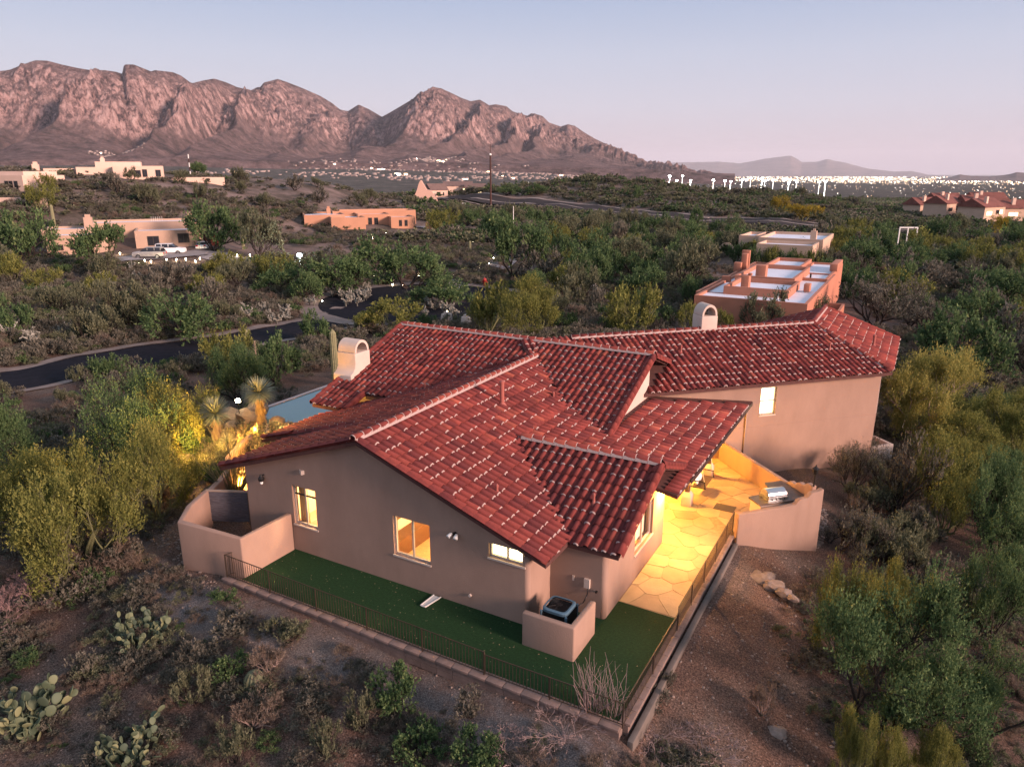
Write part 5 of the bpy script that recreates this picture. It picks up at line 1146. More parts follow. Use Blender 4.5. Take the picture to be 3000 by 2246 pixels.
q = onz(597, 731, .15); car('sedan', 'white sedan facing the camera by the big tree', q, 168-0, 'white')
# roof light of a car on the highway
q = Vector((*azd(1338, 300), 0)); q.z = Tz(q.x, q.y)+.35; car('suv', 'far car with glowing red tail lamps stopped on the highway', q, 200, 'silver'); lamp('tail_glow', (q.x*.985, q.y*.985, q.z+1.0), 900, (1,.06,.03), .3)
MB().lathe((q.x*.985,q.y*.985,q.z+.8), [(.3,0),(.5,.3),(.3,.6)], 8).obj('signal_lamp', mat('red_glow', (1,.2,.1), .5, emit=(1,.12,.06), estr=12), None, label='red signal lamp glowing beside the far highway car', cat='lamp')

# ------------------------------------------------------------------ path lights, pillars
pathl = [(352,747),(377,776),(408,776),(425,768),(443,757+14),(488,766),(517,765),(545,763),(573,770),(586,762),(695,752),(733,751),(788,763),(830,772),(900,790),(1040,818),(1065,822),(1095,812),(1150,838),(1180,840),(1227,813),(1331,811),(1355,806),(1380,799),(1407,788),(1432,776),(1446,760),(1092,700),(1130,686),(1195,686),(1290,690),(1366,703),(1385,713),(1563,980),(1601,980),(1873,905),(1916,875),(1963,855),(1310,918),(875,868),(945,887)]
pb = MB(); pb.lathe((0,0,0), [(.03,0),(.03,.35),(.12,.36),(.12,.46),(.03,.5)], 6); pme = pb.mesh('path_light', bulb)
for i, (u, v) in enumerate(pathl):
    q = at(u, v); put('path_light', pme, q, .6 if v > 800 else .75, 0, label='small glowing path lamp low beside a driveway or garden path', cat='lamp', group='path lights')
    if i % 2 == 0 or 26 < i < 33: lamp('path_glow', (q.x,q.y,q.z+.7), 14 if v > 800 else 40, (1,.78,.45), .1)
q = at(880, 783); put('yard_light', MB().lathe((0,0,0), [(.06,0),(.06,1.6),(.35,1.7),(.4,2.0),(.1,2.2)], 10).mesh('yard_light', mat('cool_glow', (1,1,1), .5, emit=(.8,.95,1), estr=25)), q, 1, 0, label='bright bluish yard light at the bend of the far driveway', cat='lamp'); lamp('yard_glow', (q.x,q.y,q.z+2.4), 700, (.8,.95,1), .3)
for u, v, s, lb in ((1309,957,.95,'tapered stucco pillar with a small lamp just behind the roof peak'),(1366,962,.85,'tapered stucco pillar partly hidden by the big feathery tree'),(1694,864,.9,'left one of two pale stucco pillars at the short driveway'),(1741,864,.9,'right one of two pale stucco pillars at the short driveway'),(1585,838,.8,'small stucco block pillar left of the round green tree')):
    q = at(u, v); t = empty('entry_pillar', q, lb, 'pillar'); vs = [(q.x+sx*a*s, q.y+sy*a*s, q.z+z*s) for a, z in ((.62,-.2),(.42,1.5)) for sx, sy in ((-1,-1),(1,-1),(1,1),(-1,1))]; MB().add(vs, [(0,1,5,4),(1,2,6,5),(2,3,7,6),(3,0,4,7),(4,5,6,7)]).obj('shaft', stucco_l, t, bevel=.06); MB().box(q.x-.2,q.x+.2,q.y-.2,q.y+.2,q.z+1.5*s,q.z+1.5*s+.18).obj('lamp', stucco_l, t)
q = at(1420, 842); hy = empty('fire_hydrant', q, 'small red hydrant at the top of the turning circle', 'hydrant'); redm = mat('red_paint', (.30,.03,.025), .5); MB().lathe(q, [(.25,0),(.2,.1),(.2,.9),(.3,.95),(.28,1.2),(.05,1.4)], 10).obj('barrel', redm, hy, smooth=True); MB().tube((q.x-.4,q.y,q.z+.8),(q.x+.4,q.y,q.z+.8),.12,n=8).obj('nozzle', redm, hy)

# ------------------------------------------------------------------ ball field, city lights, hillside village
mastm = mat('self_lit_mast', (.8,.8,.75), .5, emit=(1,.97,.9), estr=1.3); headm = mat('stadium_lamp', (1,1,1), .5, emit=(1,.98,.92), estr=40); headm.cycles.emission_sampling = 'NONE'; mastm.cycles.emission_sampling = 'NONE'  # mast poles emit a little to imitate floodlight falling on them
ms = [(1963,516,568),(1984,529,569),(2000,516,569),(2025,529,569),(2092,528,563),(2126,530,560),(2143,532,566),(2176,528,560),(2201,522,558),(2234,524,562),(2243,530,562),(2268,528,560),(2314,536,562),(2337,534,560),(2404,534,560),(2422,532,556)]
for i, (u, vt, vb) in enumerate(ms):
    d_ = 640+(i*37 % 130); p_ = azd(u, d_); g0 = Tz(*p_); zt = CAM_H+ray(u,vt).z*d_/math.hypot(ray(u,vt).x, ray(u,vt).y)
    t = empty('floodlight_mast', (*p_, g0), 'bright floodlight mast over the ball field', 'light mast', 'floodlight masts at the ball field')
    MB().tube((*p_, g0-1), (*p_, zt), .24, .18, n=6).obj('mast', mastm, t); M = local_M((*p_, zt), 80+(i*40 % 50)); MB().box(-.8,.8,-.35,.35,-.35,.45).xform(M).obj('lamp_bank', headm, t)
    if i % 3 == 0: lamp('stadium_light', (p_[0]*.99,p_[1]*.99,zt-1.5), 60000, (1,.96,.85), 1.5)
p_ = azd(2130, 690)
fb = MB(); q4 = [azd(1940,640), azd(2430,640), azd(2430,800), azd(1940,800)]; fb.add([(x,y,Tz(x,y)+.6) for x,y in q4], [(0,1,2,3)]); fb.obj('ball_field', mat('ball_field', (.30,.30,.22), .9, var=.3, scale=.05), kind='structure', label='floodlit pale ball field beyond the ridge')
citym = [mat('city_light_'+n, (1,1,1), .5, emit=c, estr=s) for n, c, s in (('warm', (1,.62,.33), 9), ('white', (1,.90,.78), 12), ('dim', (1,.75,.5), 3))]
for m in citym: m.cycles.emission_sampling = 'NONE'
V = []; F = []; Mi = []
def addbox(x, y, z, a, b, h, mi):
    o_ = len(V); V.extend([(x-a,y-b,z),(x+a,y-b,z),(x+a,y+b,z),(x-a,y+b,z),(x-a,y-b,z+h),(x+a,y-b,z+h),(x+a,y+b,z+h),(x-a,y+b,z+h)]); F.extend([(o_,o_+3,o_+2,o_+1),(o_+4,o_+5,o_+6,o_+7),(o_,o_+1,o_+5,o_+4),(o_+1,o_+2,o_+6,o_+5),(o_+2,o_+3,o_+7,o_+6),(o_+3,o_,o_+4,o_+7)]); Mi.extend([mi]*6)
rc = random.Random(5); cand = []
for _ in range(7600):
    u = rc.uniform(1500, 3150); d_ = 10**rc.uniform(3.02, 4.45)
    if u < 1980 and d_ > 2900: continue
    if d_ < 4000 and rc.random() < .85: continue
    if u < 2250 and d_ > 6000 and rc.random() < .4: continue
    if u > 2650 and d_ > 14000 and rc.random() < .5: continue
    if u < 1930 and rc.random() < .7: continue
    cand.append((u, d_))
XY = np.array([azd(u, d_) for u, d_ in cand]); ZZ = T(XY[:, 0], XY[:, 1])
for (u, d_), (x, y), z in zip(cand, XY, ZZ):
    s = d_/2120*rc.uniform(.2, .62)*(1.0 if d_ > 5000 else .7); addbox(x, y, z+2, s*rc.uniform(.7,1.9), s, s*.9, rc.choices([0,1,2],[.45,.3,.25])[0])
tag(link('city_lights', np_mesh('city_lights', V, F, citym, Mi)), kind='stuff', label='countless lights of the distant city spread over the plain')
# village on the lower slopes: pale houses, some lit
V = []; F = []; Mi = []
clus = [(300,3480,50,30,26),(390,3480,45,30,46),(340,3520,30,30,20),(1010,3180,160,90,60),(1060,2500,160,80,40),(900,2500,60,70,24),(1180,3200,90,60,26),(1250,3420,70,60,60),(1300,3380,60,60,50),(1090,3050,80,50,36),(1400,3060,160,60,110),(1600,2900,220,60,120),(1780,2700,160,60,100),(1900,2600,120,70,60),(1500,2500,260,60,80),(1250,2350,260,60,90),(700,2600,160,60,30)]
cand = []
for u0, d0, su, sd, n in clus:
    for _ in range(n): cand.append((rc.gauss(u0, su*.45), d0+rc.gauss(0, sd*1.3)))
XY = np.array([azd(u, d_) for u, d_ in cand]); ZZ = T(XY[:, 0], XY[:, 1])
from mathutils.bvhtree import BVHTree
Mv = np.stack([MX, MY, hgt], -1)
def mount_z(u, d_):
    a_ = elev(u, 505)[0]; j = int(np.clip(np.searchsorted(MB_AZ, a_), 0, len(MB_AZ)-1)); return float(np.interp(d_, rr_[:, j], hgt[:, j], left=-99))
for (u, d_), (x, y), z in zip(cand, XY, ZZ):
    z = max(z, mount_z(u, d_)); s = rc.uniform(4.0, 8.0); addbox(x, y, z-2, s*rc.uniform(.6,1.1), s*.6, rc.uniform(4.0, 7.0), rc.choices([0,1,2,3],[.004,.003,.015,.978])[0])
pale_h = mat('village_wall', (.30,.235,.21), .9, var=.3, scale=.01); pale_h.cycles.emission_sampling = 'NONE'
tag(link('hillside_village', np_mesh('hillside_village', V, F, citym+[pale_h], Mi)), kind='stuff', label='pale houses scattered over the foot of the mountains')
# ------------------------------------------------------------------ vegetation
RAMPS.update({
 'leaf_verde': [(0, (.055,.062,.018)), (.45, (.145,.155,.042)), (.8, (.26,.25,.07)), (1, (.36,.31,.09))],
 'leaf_mesquite': [(0, (.022,.046,.020)), (.45, (.075,.125,.050)), (.8, (.145,.20,.080)), (1, (.27,.28,.11))],
 'leaf_yellow': [(0, (.09,.08,.02)), (.45, (.25,.19,.03)), (.8, (.46,.33,.04)), (1, (.6,.42,.06))],
 'leaf_olive': [(0, (.044,.048,.030)), (.45, (.115,.120,.070)), (.8, (.20,.20,.12)), (1, (.29,.27,.17))],
 'leaf_grey': [(0, (.05,.046,.036)), (.45, (.125,.115,.088)), (.8, (.205,.185,.145)), (1, (.29,.26,.21))],
 'leaf_dry': [(0, (.07,.05,.04)), (.5, (.17,.125,.095)), (1, (.28,.22,.17))],
 'cholla_skin': [(0, (.10,.10,.085)), (.5, (.24,.23,.19)), (1, (.42,.40,.34))]})
LEAF = {k: mat(k, (1,1,1), .85, attr='tint', spec=.12) for k in RAMPS if k.startswith('leaf') or k == 'cholla_skin'}
for m_ in LEAF.values():
    nt_ = m_.node_tree; b_ = nt_.nodes['Principled BSDF']; o_ = [n for n in nt_.nodes if n.type == 'OUTPUT_MATERIAL'][0]; tr_ = nt_.nodes.new('ShaderNodeBsdfTranslucent'); ms_ = nt_.nodes.new('ShaderNodeMixShader'); ms_.inputs[0].default_value = .3
    nt_.links.new(b_.inputs['Base Color'].links[0].from_socket, tr_.inputs['Color']); nt_.links.new(b_.outputs[0], ms_.inputs[1]); nt_.links.new(tr_.outputs[0], ms_.inputs[2]); nt_.links.new(ms_.outputs[0], o_.inputs[0])
# mat() multiplies only when a second colour exists; leaves use the ramp alone
bark_d = mat('dark_bark', (.035,.026,.022), .95, var=.3, scale=6); bark_g = mat('green_bark', (.13,.13,.06), .85, var=.25, scale=5); bark_p = mat('pale_bark', (.28,.20,.17), .9, var=.25, scale=6)
def skel(seed, n0, depth, spread, lean, updraft, seglen=1.0, nsub=2):
    """branch skeleton in a box about 1 wide-radius and 1 high; returns segments (p0,p1,r0,r1) and tips (pos,dir)"""
    r_ = random.Random(seed); segs = []; tips = []
    def grow(p, d, L, r, lv):
        for k in range(nsub):
            d2 = (d+Vector((r_.gauss(0,.16), r_.gauss(0,.16), r_.gauss(0,.10)+updraft*.08))).normalized(); q = p+d2*L/nsub
            if q.z < .02: q.z = .02+r_.uniform(0,.03)
            segs.append((p, q, r*(1-.2*k/nsub), r*(1-.2*(k+1)/nsub))); p = q; d = d2
            if lv >= 2: tips.append((q.copy(), d2.copy(), .5))
            elif lv == 1: tips.append((q.copy(), d2.copy(), .35))
        if lv == depth: tips.append((p.copy(), d.copy(), 1.0)); return
        nb = r_.choice((2,3,3)) if lv < depth-1 else r_.choice((2,3))
        for b in range(nb):
            a = r_.uniform(0, 2*math.pi); t = r_.uniform(.35,.75)*spread; o = d.orthogonal().normalized(); o2 = d.cross(o)
            nd = (d*math.cos(t)+(o*math.cos(a)+o2*math.sin(a))*math.sin(t)+Vector((0,0,updraft*.18))).normalized(); grow(p, nd, L*r_.uniform(.66,.84), r*.62, lv+1)
    for i in range(n0):
        a = 2*math.pi*(i+r_.uniform(-.3,.3))/n0; t = lean*r_.uniform(.55,1.15); grow(Vector((r_.uniform(-.02,.02), r_.uniform(-.02,.02), 0)), Vector((math.sin(t)*math.cos(a), math.sin(t)*math.sin(a), math.cos(t))), .36*seglen*r_.uniform(.6,1.3), .028, 0)
    r3 = random.Random(seed+999); tips = [t for t in tips if r3.random() < .55]; return segs, tips
def normalise(segs, tips):
    P = np.array([list(s[1]) for s in segs]); hr = np.percentile(np.hypot(P[:,0],P[:,1]), 96); hz = np.percentile(P[:,2], 98); f = Vector((.9/hr, .9/hr, .92/hz))
    S = lambda v: Vector((v.x*f.x, v.y*f.y, v.z*f.z)); return [(S(a), S(b), c, d) for a, b, c, d in segs], [(S(a), b, c) for a, b, c in tips]
def limbs_mesh(name, segs, m, scale=1.0, minr=.0035, rs=1.0):
    mb = MB()
    for a, b, r0, r1 in segs: mb.tube(a, b, max(r0*rs, minr), max(r1*rs, minr), n=5 if r0 > .012 else 3, cap=False)
    return mb.mesh(name, m, smooth=True)
def leaves_mesh(name, tips, n, m, seed, size, twig=.16, gauss=.05, upb=.5, aspect=3.2, flat=0.0, tintb=0.0, droop=0.0):
    g = np.random.default_rng(seed); P = np.array([list(t[0]) for t in tips]); D = np.array([list(t[1]) for t in tips]); Wt = np.array([t[2] for t in tips]); Wt = Wt/Wt.sum()
    ntw = max(1, n//9); ti = g.choice(len(tips), ntw, p=Wt)
    td = D[ti]*.9+g.normal(0, .6, (ntw, 3)); td[:, 2] += upb; td /= np.linalg.norm(td, axis=1)[:, None]
    tp = P[ti]+g.normal(0, gauss, (ntw, 3)); tl = twig*g.uniform(.5, 1.3, ntw)
    ct = g.uniform(0, 1, len(tips)); tint_t = ct[ti]*.45+g.uniform(0, .25, ntw)
    wi = np.repeat(np.arange(ntw), 9); s = g.uniform(0, 1, len(wi)); c = tp[wi]+td[wi]*(tl[wi]*s)[:, None]+g.normal(0, twig*.05, (len(wi), 3)); c[:, 2] -= droop*s*s*tl[wi]
    ld = td[wi]+g.normal(0, .55, (len(wi), 3)); ld /= np.linalg.norm(ld, axis=1)[:, None]
    sd = np.cross(ld, g.normal(size=(len(wi), 3))); sd /= np.linalg.norm(sd, axis=1)[:, None]
    sz = size*g.uniform(.6, 1.4, len(wi)); c[:, 2] = np.maximum(c[:, 2], .01)
    V = np.stack([c-sd*(sz/aspect)[:, None], c+sd*(sz/aspect)[:, None], c+ld*sz[:, None]], 1).reshape(-1, 3); F = np.arange(len(V)).reshape(-1, 3)
    tint = np.clip(tint_t[wi]+s*.22+g.normal(0, .08, len(wi))+tintb, 0, 1)
    return np_mesh(name, V, F, m, None, {'tint': ('FACE', 'FLOAT', tint)})
KIND = {}
def kind(key, name, seeds, n0, depth, spread, lean, up, nleaf, size, leafm, bark, cat_='tree', **k):
    out = []
    for s in seeds:
        sg, tp = normalise(*skel(s, n0, depth, spread, lean, up)); out.append((leaves_mesh('crown', tp, nleaf, LEAF[leafm], s, size, **k), limbs_mesh('limbs', sg, bark)))
    KIND[key] = (name, out, cat_)
kind('verde', 'palo_verde_tree', (1,2,3,4), 8, 4, 1.0, 1.15, 1.0, 34000, .024, 'leaf_verde', bark_g, twig=.20, gauss=.03, upb=.8)
kind('verdeF', 'palo_verde_tree', (11,12,13), 8, 3, 1.0, 1.15, .9, 7000, .055, 'leaf_verde', bark_g, twig=.22, gauss=.04, upb=.8)
kind('mesq', 'mesquite_tree', (5,6,7), 6, 4, 1.1, 1.05, .7, 36000, .022, 'leaf_mesquite', bark_d, twig=.20, gauss=.035, upb=.45, aspect=2.6)
kind('mesqF', 'mesquite_tree', (15,16,17,18), 6, 3, 1.1, 1.1, .7, 7500, .050, 'leaf_mesquite', bark_d, twig=.21, gauss=.05, upb=.5, aspect=2.4)
kind('mesqT', 'mesquite_tree', (21,22), 3, 4, .9, .45, .5, 12000, .042, 'leaf_mesquite', bark_d, twig=.13, gauss=.06, upb=.2, aspect=2.4)
kind('olive', 'desert_tree', (31,32,33), 8, 3, 1.0, 1.1, 1.0, 7500, .052, 'leaf_olive', bark_d, twig=.2, gauss=.05, upb=.9)
kind('yellow', 'blooming_palo_verde', (41,42), 4, 4, 1.0, .7, .8, 12000, .040, 'leaf_yellow', bark_g, twig=.14, gauss=.06, upb=.4)
kind('mixy', 'palo_verde_tree', (43,), 4, 4, 1.0, .75, .8, 60000, .022, 'leaf_verde', bark_p, twig=.2, gauss=.035, upb=.6, tintb=.35)
kind('greyT', 'bare_tree', (51,52), 5, 4, 1.0, .7, .9, 3500, .035, 'leaf_grey', bark_d, twig=.18, gauss=.04, upb=.5)
kind('shrub', 'creosote_shrub', (61,62,63), 9, 2, .8, .85, 1.0, 3600, .075, 'leaf_olive', bark_d, 'shrub', twig=.24, gauss=.05, upb=1.0, aspect=4)
kind('sage', 'grey_shrub', (64,65,66), 9, 2, 1.0, 1.0, .8, 3200, .080, 'leaf_grey', bark_d, 'shrub', twig=.18, gauss=.08, upb=.6, aspect=3)
kind('dry', 'dry_shrub', (67,68), 10, 2, .8, .8, .9, 3600, .10, 'leaf_dry', bark_p, 'shrub', twig=.26, gauss=.06, upb=1.0, aspect=10)
kind('green', 'green_shrub', (69,70), 8, 2, 1.0, .9, .8, 5200, .062, 'leaf_mesquite', bark_d, 'shrub', twig=.16, gauss=.09, upb=.6, aspect=2.6)
kc = {}
def plant(key, p, h, w_, label, group=None, cat=None, rz=None, sink=.05, name=None):
    nm, vs, c = KIND[key]; k = kc.get(key, 0); kc[key] = k+1; cm, lm = vs[k % len(vs)]
    t = bpy.data.objects.new(name or nm, None); COL.objects.link(t); t.location = (p[0], p[1], p[2]-sink); t.scale = (w_, w_, h); t.rotation_euler = (0, 0, rnd.uniform(0, 6.28) if rz is None else rz); tag(t, label, cat or c, group)
    for n_, me in (('crown', cm), ('limbs', lm)):
        o = bpy.data.objects.new(n_, me); COL.objects.link(o); o.parent = t
    return t
def by_box(key, u0, u1, vt, vb, label, cat=None, base=None, rz=None, name=None, k=1.12):
    """tree whose trunk stands at column base (default centre), row vb, and whose crown fills the columns u0..u1 up to row vt"""
    ub = base or (u0+u1)/2; p = at(ub, vb); hd = math.hypot(p.x, p.y); r_ = ray(ub, vt); z = CAM_H+r_.z*hd/math.hypot(r_.x, r_.y); h = max(.4, z-p.z)
    rr1 = ray(ub, (vt+vb)/2); dist = (hd/math.hypot(rr1.x, rr1.y)); w_ = (u1-u0)/2/FPX*dist*k
    return plant(key, p, h, w_, label, cat=cat, rz=rz, name=name)
# --- named trees and shrubs, near to far
NEAR = [
 ('verde',-60,260,1330,1560,'large feathery palo verde at the left edge, dark green low down'),
 ('verde',60,420,1345,1665,'big straggly palo verde whose pale green arching limb reaches down beside the red soil'),
 ('verde',330,600,1255,1520,'lamp-lit golden palo verde just left of the curved garden wall'),
 ('mesq',290,560,1120,1375,'bright green leafy tree in front of the dirt strip, lit yellow on its right side'),
 ('verde',440,640,1130,1330,'yellow lit palo verde behind the grey-green yucca'),
 ('mesq',-90,140,1190,1440,'dark rounded mesquite in the shade at the left edge'),
 ('mesq',620,790,1030,1190,'green mesquite between the agave stalk and the pool'),
 ('verdeF',610,740,985,1110,'bright yellow-green palo verde on the near side of the road'),
 ('mesqF',740,880,1000,1120,'dark mesquite just left of the big chimney'),
 ('mesqF',870,965,925,1010,'green mesquite overhanging the road behind the saguaro'),
 ('verdeF',1030,1215,885,975,'bright green palo verde just beyond the left end of the rear roof ridge'),
 ('mesqF',275,370,1045,1120,'rounded grey-green mesquite overlapping the road on the left'),
 ('verdeF',1360,1500,850,985,'tall feathery green tree left half of the pair behind the rear ridge'),
 ('verde',1450,1640,828,985,'tall feathery green tree, right half of the pair behind the rear ridge'),
 ('mesqF',1208,1390,822,905,'spreading mesquite on the island in the turning circle'),
 ('mesqT',1412,1590,655,815,'dark mesquite with a forked trunk beside the driveway'),
 ('mesqF',1646,1782,738,850,'round bright green tree behind the pair of stucco pillars'),
 ('verdeF',1770,1934,853,985,'fan-shaped feathery shrub tree behind the wing roof ridge'),
 ('mesqF',1815,1930,790,880,'dark round bush right of the pair of stucco pillars'),
 ('olive',1934,2095,716,850,'pale olive tree left of the terracotta house'),
 ('mesqF',1990,2060,815,905,'dense green tree at the left corner of the terracotta house'),
 ('olive',2170,2310,868,985,'olive-brown tree in front of the terracotta house'),
 ('verdeF',1985,2060,895,985,'yellow-green shrub tree left of the small chimney'),
 ('verdeF',2095,2155,915,985,'yellow-green shrub right of the small chimney'),
 ('olive',2340,2420,880,975,'thin olive brush behind the right wing ridge'),
 ('mixy',2560,2810,1045,1300,'yellow-blooming palo verde with a twisted trunk right of the wing'),
 ('greyT',2440,2550,1310,1470,'sparse grey brush in front of the right wing wall'),
 ('greyT',2530,2720,1270,1520,'thin bare-branched tree in front of the far right enclosure'),
 ('verde',2640,2860,1310,1570,'soft green palo verde below the twisted yellow one'),
 ('mesq',2800,3060,1390,1640,'broad green mesquite on the right edge, level with the patio'),
 ('verde',2860,3060,1170,1360,'yellow-green palo verde at the right edge above the broad mesquite'),
 ('greyT',2440,2590,1480,1640,'wispy brown brush right of the curvy patio wall'),
 ('verde',2355,2560,1665,1960,'bright yellow-green sapling crown left of the largest mesquite'),
 ('mesq',2380,2800,1740,2130,'largest mesquite at lower right with dark spreading limbs'),
 ('mesq',2785,2990,1650,1890,'dark green mesquite at the right edge above the largest one'),
 ('mesq',2730,3040,1930,2160,'low dark mesquite in the lower right corner'),
 ('verde',2540,2640,1655,1860,'small yellow palo verde spray behind the largest mesquite'),
 ('verde',2620,2750,1700,1880,'olive yellow palo verde spray right of the small spray'),
 ('verde',2420,2540,2080,2290,'green palo verde cut by the bottom edge, left of three'),
 ('verde',2530,2640,2130,2330,'yellow-green palo verde cut by the bottom edge, middle of three'),
 ('verde',2660,2790,2120,2320,'yellow-green palo verde cut by the bottom edge, right of three'),
 ('mesqT',238,405,668,790,'round-crowned tree with a clear trunk in front of the house with three cars'),
 ('mesqF',0,160,627,775,'large bright green tree at the left edge beside the tan house'),
 ('mesqF',546,704,612,738,'large bright green tree right of the house with three cars'),
 ('olive',700,820,632,760,'olive tree between the tan house and the orange house'),
 ('mesqF',1080,1312,712,845,'big rounded green tree left of the driveway'),
 ('mesqF',900,1112,752,862,'low wide green tree in front of the big rounded one'),
 ('verdeF',1245,1335,620,680,'yellow-olive tree beside the orange house driveway'),
 ('olive',285,440,838,965,'yellowish palo verde clump in the left middle desert'),
 ('mesqF',450,650,868,990,'bright green spreading tree above the road on the left'),
 ('olive',370,500,855,960,'olive bush left of the bright green spreading tree'),
 ('mesqF',860,960,805,885,'small green tree beside the cholla patch'),
 ('mesqF',740,880,780,850,'dark green tree below the bluish yard light'),
 ('verdeF',595,705,745,815,'olive green bush just below the white sedan'),
 ('mesqF',540,610,478,512,'dark round tree on the hill crest beside the radio mast'),
 ('mesqF',1450,1520,545,572,'dark green bush at the foot of the tall pole'),('mesqF',1540,1610,542,570,'green bush on the mound right of the tall pole'),
 ('yellow',2248,2305,578,632,'bright yellow blooming tree, left of the two beyond the highway'),('yellow',2305,2400,602,650,'yellow blooming tree, right of the two beyond the highway'),('yellow',2895,2955,636,700,'bright yellow tree beside the highway at the right'),
 ('mesqF',2560,2600,650,700,'green bush in front of the highway near the gantry'),('mesqF',2715,2790,645,712,'round green tree beside the highway right of the gantry'),('olive',2770,2835,632,690,'olive tree beyond the highway right of the gantry'),('mesqF',2940,3010,640,712,'green tree at the right edge beside the highway'),
 ('mesqF',2015,2060,612,672,'small upright green tree before the highway'),('verdeF',2550,2640,672,712,'yellowish bush on the near side of the highway'),
]
for row in NEAR: by_box(*row)
_g = random.Random(77)
for k in range(30):
    u = _g.uniform(2420, 2700); v = _g.uniform(1340, 1680); p_ = at(u, v)
    if p_.x+p_.y < 26.2 and p_.x-p_.y > -27.5 and (p_.x+p_.y)*.70711 < 18.6: continue
    key_ = _g.choice(('greyT','dry','sage','olive','greyT')); h_ = _g.uniform(.8, 1.7); plant(key_, p_, h_, h_*_g.uniform(.6,.8), '', 'bushes on the slope by the patio wall')
for k in range(14):
    u = _g.uniform(2180, 2470); v = _g.uniform(722, 775); p_ = at(u, v); 
    if _g.random() < .8: plant(_g.choice(('olive','mesqF','verdeF')), p_, _g.uniform(2.4, 3.4), _g.uniform(1.6, 2.3), '', 'trees in front of the sand-coloured house')
for x_, h_ in ((-25.6,2.6),(-23.9,2.2),(-22.2,2.7),(-20.3,2.1),(-18.6,2.6),(-16.8,2.4),(-15.2,3.0),(-27.6,3.0),(-29.6,2.6),(-14.0,3.4)):
    y_ = 130.3+_g.uniform(-.8, .8) if x_ > -26 else 138; plant(_g.choice(('olive','mesqF','verdeF')), (x_, y_, Tz(x_, y_)), h_+1.0, 1.9, '', 'trees in front of the sand-coloured house')
# --- groves: individual trees scattered on the ground inside a picture region
def ground_poly(px): return [tuple(at(u, v)[:2]) for u, v in px]
roads = [np.array(rd), np.array(ring), np.array(hw)]
rw = [5.0, 6.0, 13.0]
HOUSES = [(-129,65,-92,100),(-128,125,-93,160),(-22,70,-5,108),(-33,130,-14,160)]
def free(x, y, m=1.0):
    if math.hypot(x-gnt.location[0]*.97, y-gnt.location[1]*.97) < 9: return False
    if (x-cc.x)**2+(y-cc.y)**2 < 20**2 and (x-cc.x)*_rt.x+(y-cc.y)*_rt.y < 2: return False
    for a, w_ in zip(roads, rw):
        if np.min(np.hypot(a[:, 0]-x, a[:, 1]-y)) < w_: return False
    for x0, y0, x1, y1 in HOUSES:
        if x0 < x < x1 and y0 < y < y1: return False
    return not inpad(np.array([x]), np.array([y]), -m)[0] and not (-6 < x < 3 and 38 < y < 47)
used = [tuple(o.location[:2]) for o in COL.objects if o.type == 'EMPTY' and o.get('category') == 'tree']
def grove(px, sp, keys, hr, label, group, seed, maxn=400, wr=(.55,.8)):
    P = ground_poly(px); r_ = random.Random(seed); xs = [p[0] for p in P]; ys = [p[1] for p in P]; n = 0
    area = (max(xs)-min(xs))*(max(ys)-min(ys))
    for _ in range(int(area/sp/sp*5)):
        x, y = r_.uniform(min(xs), max(xs)), r_.uniform(min(ys), max(ys))
        if not inpoly(P, [x], [y])[0] or not free(x, y, 1.5): continue
        if any((x-a)**2+(y-b)**2 < (sp*r_.uniform(.75,1.2))**2 for a, b in used): continue
        k = r_.choice(keys); h = r_.uniform(*hr); used.append((x, y)); n += 1
        plant(k, (x, y, Tz(x, y)), h, h*r_.uniform(*wr), label[KIND[k][0]] if isinstance(label, dict) else label, group)
        if n >= maxn: break
    return n
tot = 0
tot += grove([(2400,720),(3060,740),(3060,1150),(2860,1180),(2640,1010),(2500,960),(2420,850)], 5.4, ['mesqF','mesqF','olive','mesqF','verdeF','sage','mesqF','greyT'], (2.4,5.6), 'bushy tree in the dense wooded wash right of the terracotta house', 'trees in the wooded wash on the right', 1, 130, (.55,.95))
tot += grove([(1480,700),(2150,735),(2060,790),(1990,860),(1800,905),(1640,900),(1540,860),(1590,800)], 5.8, ['mesqF','olive','mesqF','verdeF','sage'], (2.4,5.4), 'bushy tree in the grove between the turning circle and the terracotta house', 'trees in the grove beyond the turning circle', 2, 60, (.55,.9))
tot += grove([(1330,640),(1700,660),(2150,690),(2150,735),(1600,705),(1350,690)], 8.0, ['mesqF','mesqF','olive'], (3.5,5.5), 'bushy tree in the belt of green below the highway', 'trees in the belt below the highway', 3, 60)
tot += grove([(2400,690),(3060,720),(3060,770),(2400,740)], 6.5, ['mesqF','mesqF','verdeF','olive'], (3,5), 'bushy tree between the highway and the wooded wash', 'trees between highway and wash', 4, 50)
tot += grove([(-80,800),(300,800),(640,800),(900,790),(980,850),(800,930),(500,990),(0,1060),(-80,1060)], 6.2, ['sage','olive','mesqF','sage','shrub','verdeF'], (1.8,3.6), 'bush on the desert slope between the road and the house with three cars', 'bushes on the slope above the road', 5, 90, (.6,.95))
tot += grove([(-80,1150),(200,1130),(600,1050),(900,965),(980,950),(930,1010),(760,1090),(560,1200),(300,1200),(-80,1300)], 5.0, ['verdeF','olive','green','shrub'], (1.2,2.2), 'bushy tree between the road and the pool garden', 'trees between road and pool garden', 6, 50)
tot += grove([(0,530),(500,525),(950,545),(1100,590),(1000,650),(700,640),(420,620),(0,640)], 13, ['olive','verdeF','olive','sage'], (2.6,4.4), 'olive brush tree on the slope of the left hill', 'brush trees on the left hill', 7, 60)
tot += grove([(1450,580),(1950,600),(2300,630),(2900,670),(3000,600),(2500,580),(2000,560),(1500,562)], 15, ['olive','mesqF','sage','olive'], (2.4,4.2), 'dark brush tree on the rise beyond the highway', 'brush trees beyond the highway', 8, 90)
